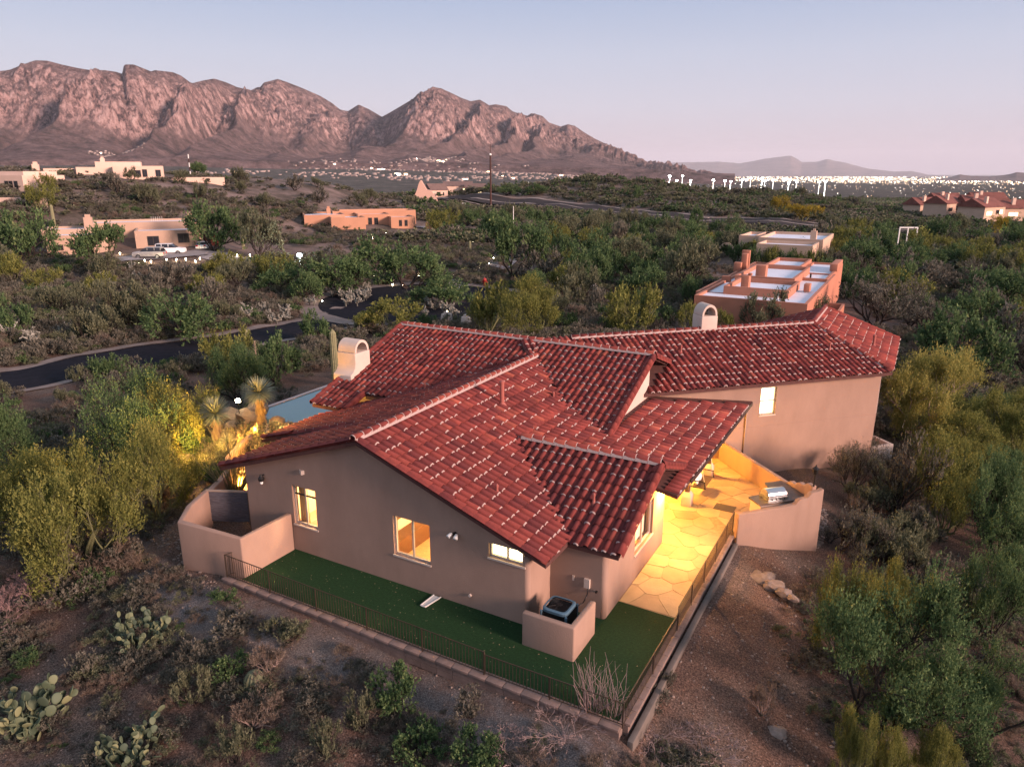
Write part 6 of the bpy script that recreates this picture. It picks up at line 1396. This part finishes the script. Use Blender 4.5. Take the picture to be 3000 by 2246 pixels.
tot += grove([(2620,1230),(3060,1200),(3060,2250),(2860,2250),(2820,1700),(2620,1560),(2560,1480)], 2.6, ['verde','mesq','verde','verde','mesq'], (1.7,3.0), 'bush in the thicket down the right-hand slope', 'bushes in the right-hand thicket', 9, 80, (.6,.9))
tot += grove([(1300,895),(1380,900),(1900,900),(1980,960),(1600,985),(1350,985),(1300,960)], 5.0, ['sage','mesqF','shrub','green'], (1.5,2.8), 'low bush between the turning circle and the rear roof', 'bushes behind the rear roof', 10, 40)
print('grove trees', tot)
# --- scrub as uncountable ground cover: geometry-node scatter over the desert
src = bpy.data.collections.new('scrub_plants')
SRC = []
for k in ('sage','shrub','sage','dry','green'):
    nm, vs, c = KIND[k]
    for cm, lm in vs[:2]:
        o = bpy.data.objects.new('scrub_clump', cm); src.objects.link(o); SRC.append(o)
def lowpoly(seed, key):
    sg, tp = normalise(*skel(seed, 6, 2, 1.0, .9, .8)); return leaves_mesh('crown', tp, 420, LEAF[key], seed, .22, twig=.2, gauss=.14, upb=.5, aspect=2.2)
FARSRC = bpy.data.collections.new('far_scrub_plants')
for s, k in enumerate(('leaf_olive','leaf_grey','leaf_mesquite','leaf_olive','leaf_grey','leaf_olive')): o = bpy.data.objects.new('far_scrub_clump', lowpoly(80+s, k)); FARSRC.objects.link(o)
def scatter(name, P, S, Rz, I, coll, label, cat):
    me = bpy.data.meshes.new(name); me.vertices.add(len(P)); me.vertices.foreach_set('co', np.asarray(P, np.float32).ravel())
    for n_, t_, a_ in (('sc','FLOAT_VECTOR',S),('rz','FLOAT_VECTOR',Rz),('ix','INT',I)):
        a = me.attributes.new(n_, t_, 'POINT'); a.data.foreach_set('vector' if t_ == 'FLOAT_VECTOR' else 'value', np.asarray(a_, np.float32 if t_ != 'INT' else np.int32).ravel())
    o = link(name, me); tag(o, label, None, None, 'stuff'); ng = bpy.data.node_groups.new(name, 'GeometryNodeTree'); ng.interface.new_socket('Geometry', in_out='INPUT', socket_type='NodeSocketGeometry'); ng.interface.new_socket('Geometry', in_out='OUTPUT', socket_type='NodeSocketGeometry')
    gi_ = ng.nodes.new('NodeGroupInput'); go_ = ng.nodes.new('NodeGroupOutput'); ip = ng.nodes.new('GeometryNodeInstanceOnPoints'); ci = ng.nodes.new('GeometryNodeCollectionInfo'); ci.inputs['Collection'].default_value = coll; ci.inputs['Separate Children'].default_value = True; ci.inputs['Reset Children'].default_value = True
    def na(n_, t_): q = ng.nodes.new('GeometryNodeInputNamedAttribute'); q.data_type = t_; q.inputs['Name'].default_value = n_; return q.outputs['Attribute']
    L = ng.links.new; L(gi_.outputs[0], ip.inputs['Points']); L(ci.outputs[0], ip.inputs['Instance']); ip.inputs['Pick Instance'].default_value = True; L(na('ix','INT'), ip.inputs['Instance Index']); L(na('rz','FLOAT_VECTOR'), ip.inputs['Rotation']); L(na('sc','FLOAT_VECTOR'), ip.inputs['Scale']); L(ip.outputs[0], go_.inputs[0])
    md = o.modifiers.new('scatter', 'NODES'); md.node_group = ng; return o
def scrub_points(n, d0, d1, dens_pow, seed, u0=-150, u1=3150):
    g = np.random.default_rng(seed); d = (d0**dens_pow+(d1**dens_pow-d0**dens_pow)*g.random(n))**(1/dens_pow); u = g.uniform(u0, u1, n); a = np.arctan2(u-1500, FPX/math.cos(PITCH))
    x = d*(np.sin(a)*math.cos(YAW)-np.cos(a)*math.sin(YAW)); y = d*(np.sin(a)*math.sin(YAW)+np.cos(a)*math.cos(YAW)); ok = ~inpad(x, y, -.8) & ~((x > -24.5) & (x < -18) & (y > 13.9) & (y < 20))
    for A_, w_ in zip(roads, rw):
        As = A_[::3]; ok &= np.min(np.hypot(x[:, None]-As[None, :, 0], y[:, None]-As[None, :, 1]), axis=1) > w_-.2
    for x0, y0, x1, y1 in HOUSES: ok &= ~((x > x0) & (x < x1) & (y > y0) & (y < y1))
    wv = (x+y)*.70711; nv = (x-y)*.70711; ok &= ~((wv > 12) & (wv < 30) & (nv > -36) & (nv < -19.5)); return x[ok], y[ok], d[ok], g
x, y, d, g = scrub_points(19000, 26, 190, 1.1, 3); m = fbm(x/14, y/14, 3)+g.normal(0, .2, len(x)) > -.08; x, y, d = x[m], y[m], d[m]
hw_ = g.uniform(.35, 1.15, len(x))*(1+.3*(d > 60)); P = np.stack([x, y, T(x, y)-.05], -1)
scatter('desert_scrub', P, np.stack([hw_*g.uniform(.7,1.1,len(x)), hw_*g.uniform(.7,1.1,len(x)), hw_*g.uniform(.6,1.0,len(x))], -1), np.stack([0*x, 0*x, g.uniform(0,6.28,len(x))], -1), g.choice(10, len(x), p=[.2,.16,.1,.1,.13,.13,.06,.06,.03,.03]), src, 'low grey and olive scrub covering the open desert', 'scrub')
x, y, d, g = scrub_points(52000, 150, 1000, .75, 4); uu = np.arctan2(x*math.cos(YAW)+y*math.sin(YAW), -x*math.sin(YAW)+y*math.cos(YAW)); hill = (uu < -.14) & (d < 340); m = (fbm(x/60, y/60, 3)+g.normal(0, .22, len(x)) > -.15) & ~(hill & (g.random(len(x)) < .55)); x, y, d, hill = x[m], y[m], d[m], hill[m]
hw_ = g.uniform(.9, 2.4, len(x))*(1+.5*(d > 350))*np.where(hill, .62, 1.0); P = np.stack([x, y, T(x, y)-.1], -1)
scatter('far_scrub', P, np.stack([hw_*1.1, hw_*1.1, hw_*g.uniform(.6,.95,len(x))], -1), np.stack([0*x, 0*x, g.uniform(0,6.28,len(x))], -1), np.where(hill, g.choice(6, len(x), p=[.14,.42,.02,.08,.30,.04]), g.choice(6, len(x), p=[.24,.22,.18,.14,.1,.12])), FARSRC, 'dark scrub and treetops covering the plain beyond the houses', 'scrub')

# ------------------------------------------------------------------ cacti, yuccas, rocks near the house
RAMPS['cactus_pad'] = [(0, (.030,.045,.030)), (.5, (.070,.092,.054)), (1, (.17,.175,.09))]
padm = mat('cactus_pad', (1,1,1), .65, attr='tint', spec=.3)
def pad_mesh(seed):
    r_ = random.Random(seed); n = 14; V = []; F = []; T_ = []
    prof = [(0,.0),(.55,.5),(.92,.85),(1,1.0)]
    rings = []
    for s in (1, -1):
        for f, th in ((.0,1),(.5,.92),(.85,.62)):
            rings.append([( math.sin(2*math.pi*i/n)*f*.42*(1-.18*math.cos(2*math.pi*i/n)), s*.055*th, .5-math.cos(2*math.pi*i/n)*f*.5) for i in range(n)] if f else [(0, s*.055, .5)])
    rim = [(math.sin(2*math.pi*i/n)*.42*(1-.18*math.cos(2*math.pi*i/n)), 0, .5-math.cos(2*math.pi*i/n)*.5) for i in range(n)]
    V = rings[0]+rings[1]+rings[2]+rings[3]+rings[4]+rings[5]+rim; a0 = 0; a1 = 1; a2 = 1+n; b0 = 1+2*n; b1 = b0+1; b2 = b1+n; rm = b2+n
    for i in range(n):
        j = (i+1) % n; F += [(a0,a1+j,a1+i),(a1+i,a1+j,a2+j,a2+i),(a2+i,a2+j,rm+j,rm+i),(b0,b1+i,b1+j),(b1+j,b1+i,b2+i,b2+j),(b2+j,b2+i,rm+i,rm+j)]
    me = bpy.data.meshes.new('pad'); me.from_pydata(V, [], F); me.materials.append(padm); me.polygons.foreach_set('use_smooth', [True]*len(F)); a = me.attributes.new('tint', 'FLOAT', 'FACE'); tv = min(1, max(0, r_.gauss(.5,.28))); a.data.foreach_set('value', [tv]*len(F)); me.update(); return me
PADS = [pad_mesh(i) for i in range(10)]
def prickly(p, w_, h, n, label, seed):
    t = empty('prickly_pear', p, label, 'cactus'); r_ = random.Random(seed); nodes = []
    def addpad(b, d, s, lv):
        d = d.normalized(); a = r_.uniform(0, 6.28); side = d.cross(Vector((math.cos(a), math.sin(a), .2))).normalized(); nrm = side.cross(d); M = Matrix.Identity(4)
        for k in range(3): M[k][0] = side[k]*s; M[k][1] = nrm[k]*s; M[k][2] = d[k]*s; M[k][3] = b[k]
        o = bpy.data.objects.new('pad', r_.choice(PADS)); COL.objects.link(o); o.parent = t; o.matrix_parent_inverse = parent_matrix(t).inverted(); o.matrix_basis = M; nodes.append((b, d, s, side, lv))
    p = Vector(p)
    for i in range(max(5, n//5)):
        a = r_.uniform(0, 6.28); q = p+Vector((math.cos(a), math.sin(a), 0))*w_*r_.uniform(0,.65); q.z = Tz(q.x, q.y)-.03; addpad(q, Vector((math.cos(a)*.5, math.sin(a)*.5, 1)), r_.uniform(.22,.30)*h/1.0, 0)
    k = 0
    while len(nodes) < n and k < n*40:
        k += 1; b, d, s, side, lv = r_.choice(nodes)
        if lv > 3: continue
        q = b+d*s*.93+side*s*r_.uniform(-.28,.28)
        if (Vector((q.x,q.y,0))-Vector((p.x,p.y,0))).length > w_: continue
        addpad(q, d+side*r_.uniform(-.8,.8)+Vector((r_.gauss(0,.3), r_.gauss(0,.3), .25)), s*r_.uniform(.78,1.0), lv+1)
    return t
prickly(at(412,1880), .95, .95, 260, 'prickly pear clump on the purple-grey gravel left of the barrel cactus', 1)
prickly(at(95,2120), 1.15, 1.3, 130, 'large prickly pear cut by the lower left edge of the picture', 2)
prickly(at(390,2225), 1.0, 1.0, 140, 'prickly pear along the bottom edge beside the corner one', 3)
def ribbed(name, p, h, r, nr_, m, label, arms=(), dome=.25):
    t = empty(name, p, label, 'cactus'); mb = MB(); n = nr_*2
    def col_(b, h, r):
        o_ = len(mb.v); lv = 14
        for k in range(lv+1):
            f = k/lv; z = h*f; rr3 = r*(.86+.14*math.sin(math.pi*min(f*1.3,1)))
            if h*(1-f) < r: rr3 = rr3*math.sqrt(max(0, 1-((r-h*(1-f))/r)**2))+.002
            for i in range(n): a = 2*math.pi*i/n; q = rr3*(1 if i % 2 else .84); mb.v.append((b[0]+q*math.cos(a), b[1]+q*math.sin(a), b[2]+z))
        for k in range(lv):
            for i in range(n): mb.f.append((o_+k*n+i, o_+k*n+(i+1)%n, o_+(k+1)*n+(i+1)%n, o_+(k+1)*n+i)); mb.m.append(0)
    col_(Vector(p)-Vector((0,0,.1)), h+.1, r); mb.obj('stem', m, t, smooth=False)
    for (dz, a, L, hh) in arms:
        mb = MB(); b = Vector(p)+Vector((math.cos(a)*L, math.sin(a)*L, dz)); mb.tube(Vector(p)+Vector((0,0,dz)), b, r*.6, n=10); col_(b, hh, r*.65); mb.obj('arm', m, t)
    return t
sagm = mat('saguaro_skin', (.20,.19,.105), .8, var=.15, scale=6); barm = mat('barrel_skin', (.10,.105,.06), .8, var=.25, scale=8, stretch=(1,1,.3))
q = at(748, 2010); ribbed('barrel_cactus', q, .52, .30, 14, barm, 'squat ribbed barrel cactus alone in the front gravel')
q = at(985, 1130); r_ = ray(985, 962); hz_ = CAM_H+r_.z*math.hypot(q.x, q.y)/math.hypot(r_.x, r_.y)-q.z; ribbed('saguaro', q, hz_, .27, 12, sagm, 'pale saguaro column standing just behind the big chimney')
for u, vt, vb, lb in ((1377,705,742,'tall saguaro beside the driveway of the orange house'),(160,598,665,'saguaro on the slope below the wall at upper left'),(1592,800,838,'short saguaro near the pillars beyond the turning circle'),(714,688,730,'saguaro beside the red rocks near the white sedan'),(722,975,1010,'small saguaro by the road behind the agave stalk')):
    q = at(u, vb); r_ = ray(u, vt); h_ = CAM_H+r_.z*math.hypot(q.x, q.y)/math.hypot(r_.x, r_.y)-q.z; ribbed('saguaro', q, max(1.5, h_), .28, 10, sagm, lb)
# yuccas
RAMPS['yucca_blade'] = [(0,(.10,.13,.085)),(.5,(.20,.23,.15)),(1,(.34,.34,.22))]
yb = mat('yucca_blade', (1,1,1), .6, attr='tint', spec=.2); skirt = mat('dry_skirt', (.30,.21,.12), .95, var=.3, scale=8, stretch=(6,6,.6)); skg = mat('dry_skirt_grey', (.17,.13,.11), .95, var=.3, scale=8, stretch=(6,6,.6))
def yucca(p, h, hr_, n, label, sk=skirt, heads=1, seed=1, tb=0, name='yucca'):
    t = empty(name, p, label, 'yucca'); g = np.random.default_rng(seed); p = Vector(p); top = p+Vector((0,0,h))
    mb = MB().tube(p-Vector((0,0,.1)), top, .14, .10, n=10); mb.obj('trunk', sk, t)
    V = []; F = []; T_ = []
    for i in range(n):
        el_ = math.asin(g.uniform(-.55, 1)); a = g.uniform(0, 6.28); d = np.array([math.cos(el_)*math.cos(a), math.cos(el_)*math.sin(a), math.sin(el_)]); s = np.cross(d, [0,0,1.0]); s /= np.linalg.norm(s)+1e-9; L = hr_*g.uniform(.8,1.05); w_ = .016; b = np.array(top); q = b+d*L*.55; e = b+d*L+np.array([0,0,-.10*L*(1-abs(d[2]))])
        o_ = len(V); V += [b-s*w_*.7, b+s*w_*.7, q-s*w_, q+s*w_, e]; F += [(o_,o_+1,o_+3,o_+2),(o_+2,o_+3,o_+4,o_+4)]; T_ += [g.uniform(.2,1)+tb]*2
    me = bpy.data.meshes.new('blades'); me.from_pydata([tuple(v) for v in V], [], [f if f[2] != f[3] else f[:3] for f in F]); me.materials.append(yb); a = me.attributes.new('tint','FLOAT','FACE'); a.data.foreach_set('value', T_); tag(link('blades', me, t), kind='stuff')
    mb = MB()
    for i in range(int(n*.5)):
        a = g.uniform(0, 6.28); z0 = h*g.uniform(.25,1.0); r1 = .12; r2_ = g.uniform(.16,.34); mb.tube(p+Vector((math.cos(a)*r1,math.sin(a)*r1,z0)), p+Vector((math.cos(a)*r2_,math.sin(a)*r2_,z0-hr_*g.uniform(.3,.55))), .010, .004, n=3, cap=False)
    tag(mb.obj('dead_skirt', sk, t), kind='stuff'); return t
yucca((-28.98,24.91,-.05), 2.1, 1.05, 620, 'yellow-lit trunked yucca with a round head of stiff blades by the pool', seed=1)
yucca((-29.3,22.4,-.1), 1.7, 1.0, 480, 'grey-green yucca with a drooping skirt left of the lamp-lit one', sk=skg, seed=2, tb=-.2)
yucca((-27.2,21.3,-.1), .9, .6, 160, 'small dry yucca with a bright lamp-lit skirt in front of the pool rocks', seed=3)
q = at(762, 1160); t = empty('agave_stalk', q, 'tall bare agave flower stalk rising beside the lit yucca', 'agave'); r_ = ray(762, 996); zt = CAM_H+r_.z*math.hypot(q.x,q.y)/math.hypot(r_.x,r_.y); stm = mat('dry_stalk', (.33,.24,.17), .9); MB().tube(q-Vector((0,0,.5)), (q.x,q.y,zt), .045, .015, n=6).obj('stalk', stm, t); mb = MB(); hh = zt-q.z
for i in range(46):
    f = .42+.56*i/46; a = i*2.4; L = .42*(1-f)+.10; z = q.z+hh*f; mb.tube((q.x,q.y,z), (q.x+math.cos(a)*L,q.y+math.sin(a)*L,z+.16), .012, .006, n=3)
mb.obj('branches', stm, t)
# wand-stemmed ocotillo at the gate, more wands by the wall
def wands(p, n, h, sp_, m, label, seed, name='ocotillo', cat='shrub', r0=.022, kink=.06):
    t = empty(name, p, label, cat); g = random.Random(seed); mb = MB(); p = Vector(p)
    for i in range(n):
        a = g.uniform(0, 6.28); ln = sp_*math.sqrt(g.random()); q = p+Vector((math.cos(a)*.15*g.random(), math.sin(a)*.15*g.random(), -.05)); d = Vector((math.cos(a)*ln, math.sin(a)*ln, 1)).normalized(); L = h*g.uniform(.65,1.05); k = 6
        for j in range(k):
            e = q+d*L/k; mb.tube(q, e, r0*(1-.1*j), r0*(1-.1*(j+1)), n=4, cap=False); q = e; d = (d+Vector((g.gauss(0,kink), g.gauss(0,kink), 0))).normalized()
    mb.obj('stems', m, t); return t
wst = mat('wand_stem', (.15,.145,.075), .8, var=.35, scale=7)
wands((-23.4,18.3,-.05), 70, 2.9, .62, wst, 'tall bundle of olive wand-like stems behind the board gate', 4)
wands((-26.2,20.4,-.1), 34, 2.2, .6, wst, 'slimmer bundle of thin stems beside the curved garden wall', 5, r0=.014)
wands((-22.2,18.9,-.05), 26, 2.4, .5, wst, 'group of upright stems right behind the gate post', 6, r0=.018)
# dead brush
def brush(p, h, w_, label, seed, m, n0=7, depth=5, rs=.35, name='dead_brush', lean=.9, tilt=None):
    sg, tp = normalise(*skel(seed, n0, depth, .9, lean, .5)); mb = MB(); t = empty(name, p, label, 'dead shrub'); Mx = Matrix.Translation(Vector(p)) @ (Matrix.Rotation(tilt[0], 4, tilt[1]) if tilt else Matrix.Identity(4)) @ Matrix.Diagonal((w_, w_, h, 1))
    for a, b, r0, r1 in sg: mb.tube(Mx @ a, Mx @ b, max(r0*rs, .0045), max(r1*rs, .004), n=3, cap=False)
    mb.obj('twigs', m, t); return t
dead = mat('dead_twig', (.25,.175,.16), .9, var=.3, scale=9); deadp = mat('dead_twig_pink', (.21,.13,.125), .9, var=.3, scale=9)
brush(at(-60,1870), 1.5, 2.3, 'leafless pinkish grey brush sprawling at the left edge', 71, deadp, n0=6, depth=5, lean=1.0)
brush(at(70,1790), 1.2, 1.5, 'smaller leafless brush above the sprawling one at the left edge', 72, deadp, n0=6)
q = at(1730,2100); wands((q.x,q.y,q.z), 46, 1.75, .42, dead, 'tall dry stalks standing in front of the fence corner', 8, name='dry_stalks', cat='dead shrub', r0=.011, kink=.16)
q = at(1790,2110); wands((q.x,q.y,q.z), 30, 1.6, .5, dead, 'branching dry stalks right at the fence corner', 9, name='dry_stalks', cat='dead shrub', r0=.010, kink=.2)
for i, (u, v, h, w_, lb) in enumerate(((1650,2160,.6,1.1,'tangle of dead grey twigs in front of the fence corner'),(1900,2190,.55,1.3,'tangle of dead grey twigs along the bottom edge right of the corner'),(2060,2210,.5,1.1,'low dead twigs at the bottom edge, further right'),(1480,2200,.5,.9,'low dead twigs at the bottom edge left of the corner'))): brush(at(u, v), h, w_, lb, 73+i, dead, n0=9, depth=4, lean=1.15)
# small shrubs in the front gravel
SM = [('green',1070,1250,1990,2090,'dark green leafy shrub in the front gravel below the fence'),('shrub',1010,1110,2040,2130,'pale grassy tuft beside the dark green shrub'),('green',1150,1320,2150,2220,'very dark low shrub at the bottom, left of two'),('green',1330,1500,2170,2250,'very dark low shrub at the bottom, right of two'),('sage',620,770,1800,1850,'pale grey-green shrub just below the gravel path'),('shrub',790,910,1825,1880,'pale green tuft nearer the fence'),('dry',730,860,1900,1965,'tan grassy shrub above the barrel cactus'),('green',620,730,1920,1975,'grey-green shrub left of the barrel cactus'),('dry',660,820,2060,2130,'dry brown shrub below the barrel cactus'),('shrub',640,740,2140,2230,'grey shrub near the bottom under the dry brown one'),('sage',510,590,1890,1940,'brownish shrub right of the prickly pear'),('sage',190,290,1930,1990,'dark shrub between the prickly pears'),('sage',330,430,1925,1975,'grey tuft under the prickly pear'),('sage',1880,1960,2020,2060,'dark shrub outside the fence corner on the right'),('sage',1930,1975,1965,2010,'small pale grey tuft beside the footing'),('dry',2190,2270,2010,2090,'yellowish tuft among stones at lower right'),('shrub',520,620,1965,2060,'low scrub left of the dry brown shrub'),('shrub',900,1010,2130,2220,'low olive scrub at the bottom centre left'),('sage',1330,1430,2030,2100,'faded tuft beside the light streak below the fence')]
for k, u0, u1, vt, vb, lb in SM: by_box(k, u0, u1, vt, vb, lb)
# cholla patches
def cholla_mesh(seed):
    r_ = random.Random(seed); mb = MB(); T_ = []; nodes = [(Vector((0,0,0)), Vector((0,0,1)), .35, .07)]
    while len(nodes) < 95:
        b, d, L, r = r_.choice(nodes[-40:]) if len(nodes) > 3 else nodes[0]; e = b+d*L; nd = (d*.5+Vector((r_.gauss(0,.6), r_.gauss(0,.6), r_.gauss(.35,.4)))).normalized(); nodes.append((e, nd, r_.uniform(.10,.2), .045))
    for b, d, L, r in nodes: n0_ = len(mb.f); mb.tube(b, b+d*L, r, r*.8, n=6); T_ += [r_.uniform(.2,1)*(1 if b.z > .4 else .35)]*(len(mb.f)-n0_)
    me = mb.mesh('joints', LEAF['cholla_skin']); a = me.attributes.new('tint','FLOAT','FACE'); a.data.foreach_set('value', T_); return me
CH = [cholla_mesh(s) for s in range(4)]
for u0, u1, v0, v1, n, lb, gp_ in ((0,110,940,1020,7,'pale bushy cholla cactus at the left edge above the road','cholla at the left edge'),(900,1085,850,905,26,'pale cholla cactus in the thick patch beside the turning circle','cholla beside the turning circle'),(700,860,920,960,12,'pale cholla cactus along the upper shoulder of the road','cholla along the road shoulder'),(1240,1330,905,935,9,'pale cholla cactus behind the roof peak near the tapered pillar','cholla near the tapered pillar'),(270,420,800,850,8,'pale cholla cactus on the slope below the tan house','cholla below the tan house'),(170,240,950,990,4,'grey cholla cactus right of the left-edge group','cholla right of the left-edge group'),(2740,2830,1080,1150,7,'silvery cholla cactus in the wash beyond the twisted yellow tree','cholla in the right wash')):
    r_ = random.Random(u0)
    for i in range(n): q = at(r_.uniform(u0,u1), r_.uniform(v0,v1)); put('cholla', CH[i % 4], q, r_.uniform(.9,1.5), r_.uniform(0,6.28), label=lb, cat='cactus', group=gp_)
# boulders and loose stones
pale_rock = mat('pale_rock', (.20,.15,.125), .9, var=.25, scale=3, bump=.6, bscale=12)
PR = [rock_mesh(20+i, pale_rock, 1) for i in range(6)]
q = at(2225,1690); t = empty('rock_outcrop', q, 'long pale rock outcrop on the bare slope right of the walk fence', 'rock')
for i, (dx, dy, s) in enumerate(((0,0,.42),(.55,-.25,.36),(-.45,.25,.30),(.95,-.55,.27),(.25,.3,.26),(1.25,-.75,.2))): put('boulder', rock_mesh(40+i, pale_rock), (q.x+dx,q.y+dy,q.z-.04), (s*1.25,s,s*.55), i*1.1, parent=t)
q = at(2275,2140); put('rock', rock_mesh(50, pale_rock), (q.x,q.y,q.z-.05), (.34,.27,.2), .6, label='large pinkish rock among rubble at lower right', cat='rock')
V = []; F = []; g = np.random.default_rng(21); off = 0
base = []
for me in PR[:4]:
    vv = np.array([list(v.co) for v in me.vertices]); ff = np.array([list(p.vertices) for p in me.polygons]); base.append((vv, ff))
def stones(n, px, s0, s1, seed):
    g = np.random.default_rng(seed); VV = []; FF = []; off = 0; P = ground_poly(px); xs = [p[0] for p in P]; ys = [p[1] for p in P]; x = g.uniform(min(xs), max(xs), n*4); y = g.uniform(min(ys), max(ys), n*4); m = inpoly(P, x, y) & ~inpad(x, y, -.25); x, y = x[m][:n], y[m][:n]; z = T(x, y); s = s0*(s1/s0)**(g.random(len(x))**2.2)
    for i in range(len(x)):
        vv, ff = base[g.integers(4)]; a = g.uniform(0, 6.28); c, sn = math.cos(a), math.sin(a); w_ = vv*s[i]*np.array([1, g.uniform(.6,1), g.uniform(.4,.75)]); VV.append(np.stack([w_[:,0]*c-w_[:,1]*sn+x[i], w_[:,0]*sn+w_[:,1]*c+y[i], w_[:,2]+z[i]+s[i]*.1], 1)); FF.append(ff+off); off += len(vv)
    return np.concatenate(VV), np.concatenate(FF)
V1, F1 = stones(2600, [(0,1650),(560,1640),(700,1760),(1300,1980),(1830,2150),(1900,2246),(1900,2400),(-200,2400),(-200,1700)], .010, .055, 1)
tag(link('loose_stones', np_mesh('loose_stones', V1, F1, pale_rock)), kind='stuff', label='scattered pebbles over the front gravel')
V1, F1 = stones(1500, [(2000,1700),(2150,1590),(2400,1640),(2500,1900),(2450,2300),(1900,2300),(1860,2160),(1960,1950)], .010, .075, 2)
tag(link('loose_stones', np_mesh('loose_stones', V1, F1, pale_rock)), kind='stuff', label='scattered pebbles and rubble on the right slope')
V1, F1 = stones(1500, [(520,1650),(400,1560),(440,1440),(560,1290),(600,1350),(545,1500),(560,1640),(660,1740),(600,1740)], .03, .11, 3)
tag(link('loose_stones', np_mesh('loose_stones', V1, F1, pale_rock)), kind='stuff', label='river rocks along the outside of the garden wall')
V1, F1 = stones(420, [(2385,1480),(2420,1490),(2425,1560),(2400,1610),(2382,1600)], .03, .10, 4)
tag(link('loose_stones', np_mesh('loose_stones', V1, F1, pale_rock)), kind='stuff', label='grey rocks at the corner of the curvy patio wall')
# grass tufts over the near gravel
x, y, d, g = scrub_points(8000, 6, 34, 1.4, 9, -400, 3400)
keep = (fbm(x/2.5, y/2.5, 3)+g.normal(0,.2,len(x)) > -.02) & ~((x > -4.7) & (x < -2.2) & (y > 15) & (y < 26)); x, y = x[keep], y[keep]; hw_ = .06+.34*g.random(len(x))**2; P = np.stack([x, y, T(x, y)-.01], -1)
scatter('ground_tufts', P, np.stack([hw_*1.4,hw_*1.4,hw_], -1), np.stack([0*x,0*x,g.uniform(0,6.28,len(x))], -1), g.choice(10, len(x), p=[.14,.14,.08,.08,.12,.12,.14,.14,.02,.02]), src, 'tiny dry tufts over the near gravel', 'scrub')
# ------------------------------------------------------------------ labels that single out each repeat
def pic(p):
    d = Vector(p)-cam.location; z = d.dot(_fw); return 1500+FPX*d.dot(_rt)/z, 1123-FPX*d.dot(_up)/z
LM = [('the tan house with three cars',380,715),('the white sedan',597,720),('the bluish yard light',880,775),('the orange flat-roofed house',1080,650),('the turning circle',1240,885),('the forked driveway mesquite',1500,760),
 ('the stucco pillar pair',1718,850),('the terracotta house',2220,850),('the sand-coloured house',2310,705),('the small rear chimney',2070,930),('the big chimney',1025,1050),('the tall dark mast',1437,540),('the tent-shaped roof',1240,560),
 ('the sign gantry',2690,660),('the red-roofed houses',2870,600),('the ball field masts',2200,555),('the long hilltop house',380,495),('the pink house at the edge',60,530),('the twisted yellow palo verde',2690,1180),('the largest mesquite',2560,1900),
 ('the curvy patio wall',2300,1500),('the far right enclosure',2620,1300),('the left road bend',100,1100),('the middle of the road',560,1025),('the agave stalk',762,1080),('the swimming pool',900,1190),('the right wing roof',2500,1000),('the cholla patch',990,875),
 ('the bright green road tree',550,930),('the white pole',1504,650),('the two yellow blooming trees',2320,630),('the upper right wash',2850,800),('the middle of the wash',2700,900),('the lower right wash',2900,1050),('the left hill slope',500,580),('the hill between both houses',800,590),('the highway bend',1900,645),('the rise beyond the highway',1900,590)]
ORD = ['first','second','third','fourth','fifth','sixth','seventh','eighth','ninth','tenth','eleventh','twelfth','thirteenth','fourteenth','fifteenth','sixteenth','seventeenth','eighteenth','nineteenth','twentieth']
def rel(u, v):
    n, lu, lv = min(LM, key=lambda q: math.hypot(q[1]-u, (q[2]-v)*2.2)); dx, dy = u-lu, (v-lv)*2.2
    near = 'just ' if math.hypot(dx, dy) < 110 else 'well ' if math.hypot(dx, dy) > 260 else ''
    return near+(('right of ' if dx > 0 else 'left of ') if abs(dx) > abs(dy) else ('in front of ' if dy > 0 else 'behind '))+n
CN = {'leaf_verde':'yellow-green','leaf_mesquite':'dark green','leaf_olive':'olive','leaf_grey':'grey','leaf_yellow':'yellow','leaf_dry':'dry brown'}
def relabel(test, noun=None):
    S_ = {}
    for o in [o for o in COL.objects if test(o.get('group') or '')]:
        u, v = pic(o.location); nn = noun
        if nn is None:
            crown = [c for c in o.children if c.data and c.name.startswith('crown')][0]; h = o.scale[2]
            nn = ('low ' if h < 2.2 else 'tall ' if h > 4.3 else '')+CN[crown.data.materials[0].name]+(' bush' if h < 2.6 else ' tree')
        S_.setdefault((nn, rel(u, v)), []).append((u, o))
    for (nn, rl), L in S_.items():
        L.sort(key=lambda q: q[0])
        for i, (u, o) in enumerate(L):
            t_ = f'{nn} standing {rl}' if len(L) == 1 else f'{ORD[i] if i < 20 else "far right"} {nn} from left among those {rl}' if i < 20 else f'{nn} {rl}, among those farthest right'
            if len(t_.split()) > 16: t_ = t_.replace(' among those', '').replace(' the ', ' ')
            o['label'] = t_
relabel(lambda g: g.startswith(('trees', 'brush trees', 'bushes'))); relabel(lambda g: g.startswith('cholla'), 'pale cholla'); relabel(lambda g: g == 'path lights', 'small glowing path lamp')
for gname, nn in (('floodlight masts at the ball field','bright floodlight mast'),('boulders round the pool end','lamp-lit sandstone boulder')):
    L = sorted([o for o in COL.objects if o.get('group') == gname], key=lambda o: pic(o.location)[0])
    for i, o in enumerate(L): o['label'] = f'{ORD[i]} {nn} from the left '+('over the ball field' if 'mast' in nn else 'at the near end of the pool')
# ------------------------------------------------------------------ haze
hz, nth, bh = new_mat('evening_haze'); nth.nodes.remove(bh); ho = [n for n in nth.nodes if n.type == 'OUTPUT_MATERIAL'][0]
pv = N_(nth, 'ShaderNodeVolumePrincipled'); pv.inputs['Color'].default_value = (.92, .92, 1.0, 1); pv.inputs['Density'].default_value = 2.0e-5; pv.inputs['Anisotropy'].default_value = 0.0; nth.links.new(pv.outputs[0], ho.inputs['Volume'])
MB().box(-62000, 62000, -62000, 62000, -260, 1500).obj('haze', hz, kind='stuff', label='thin evening haze over the valley')
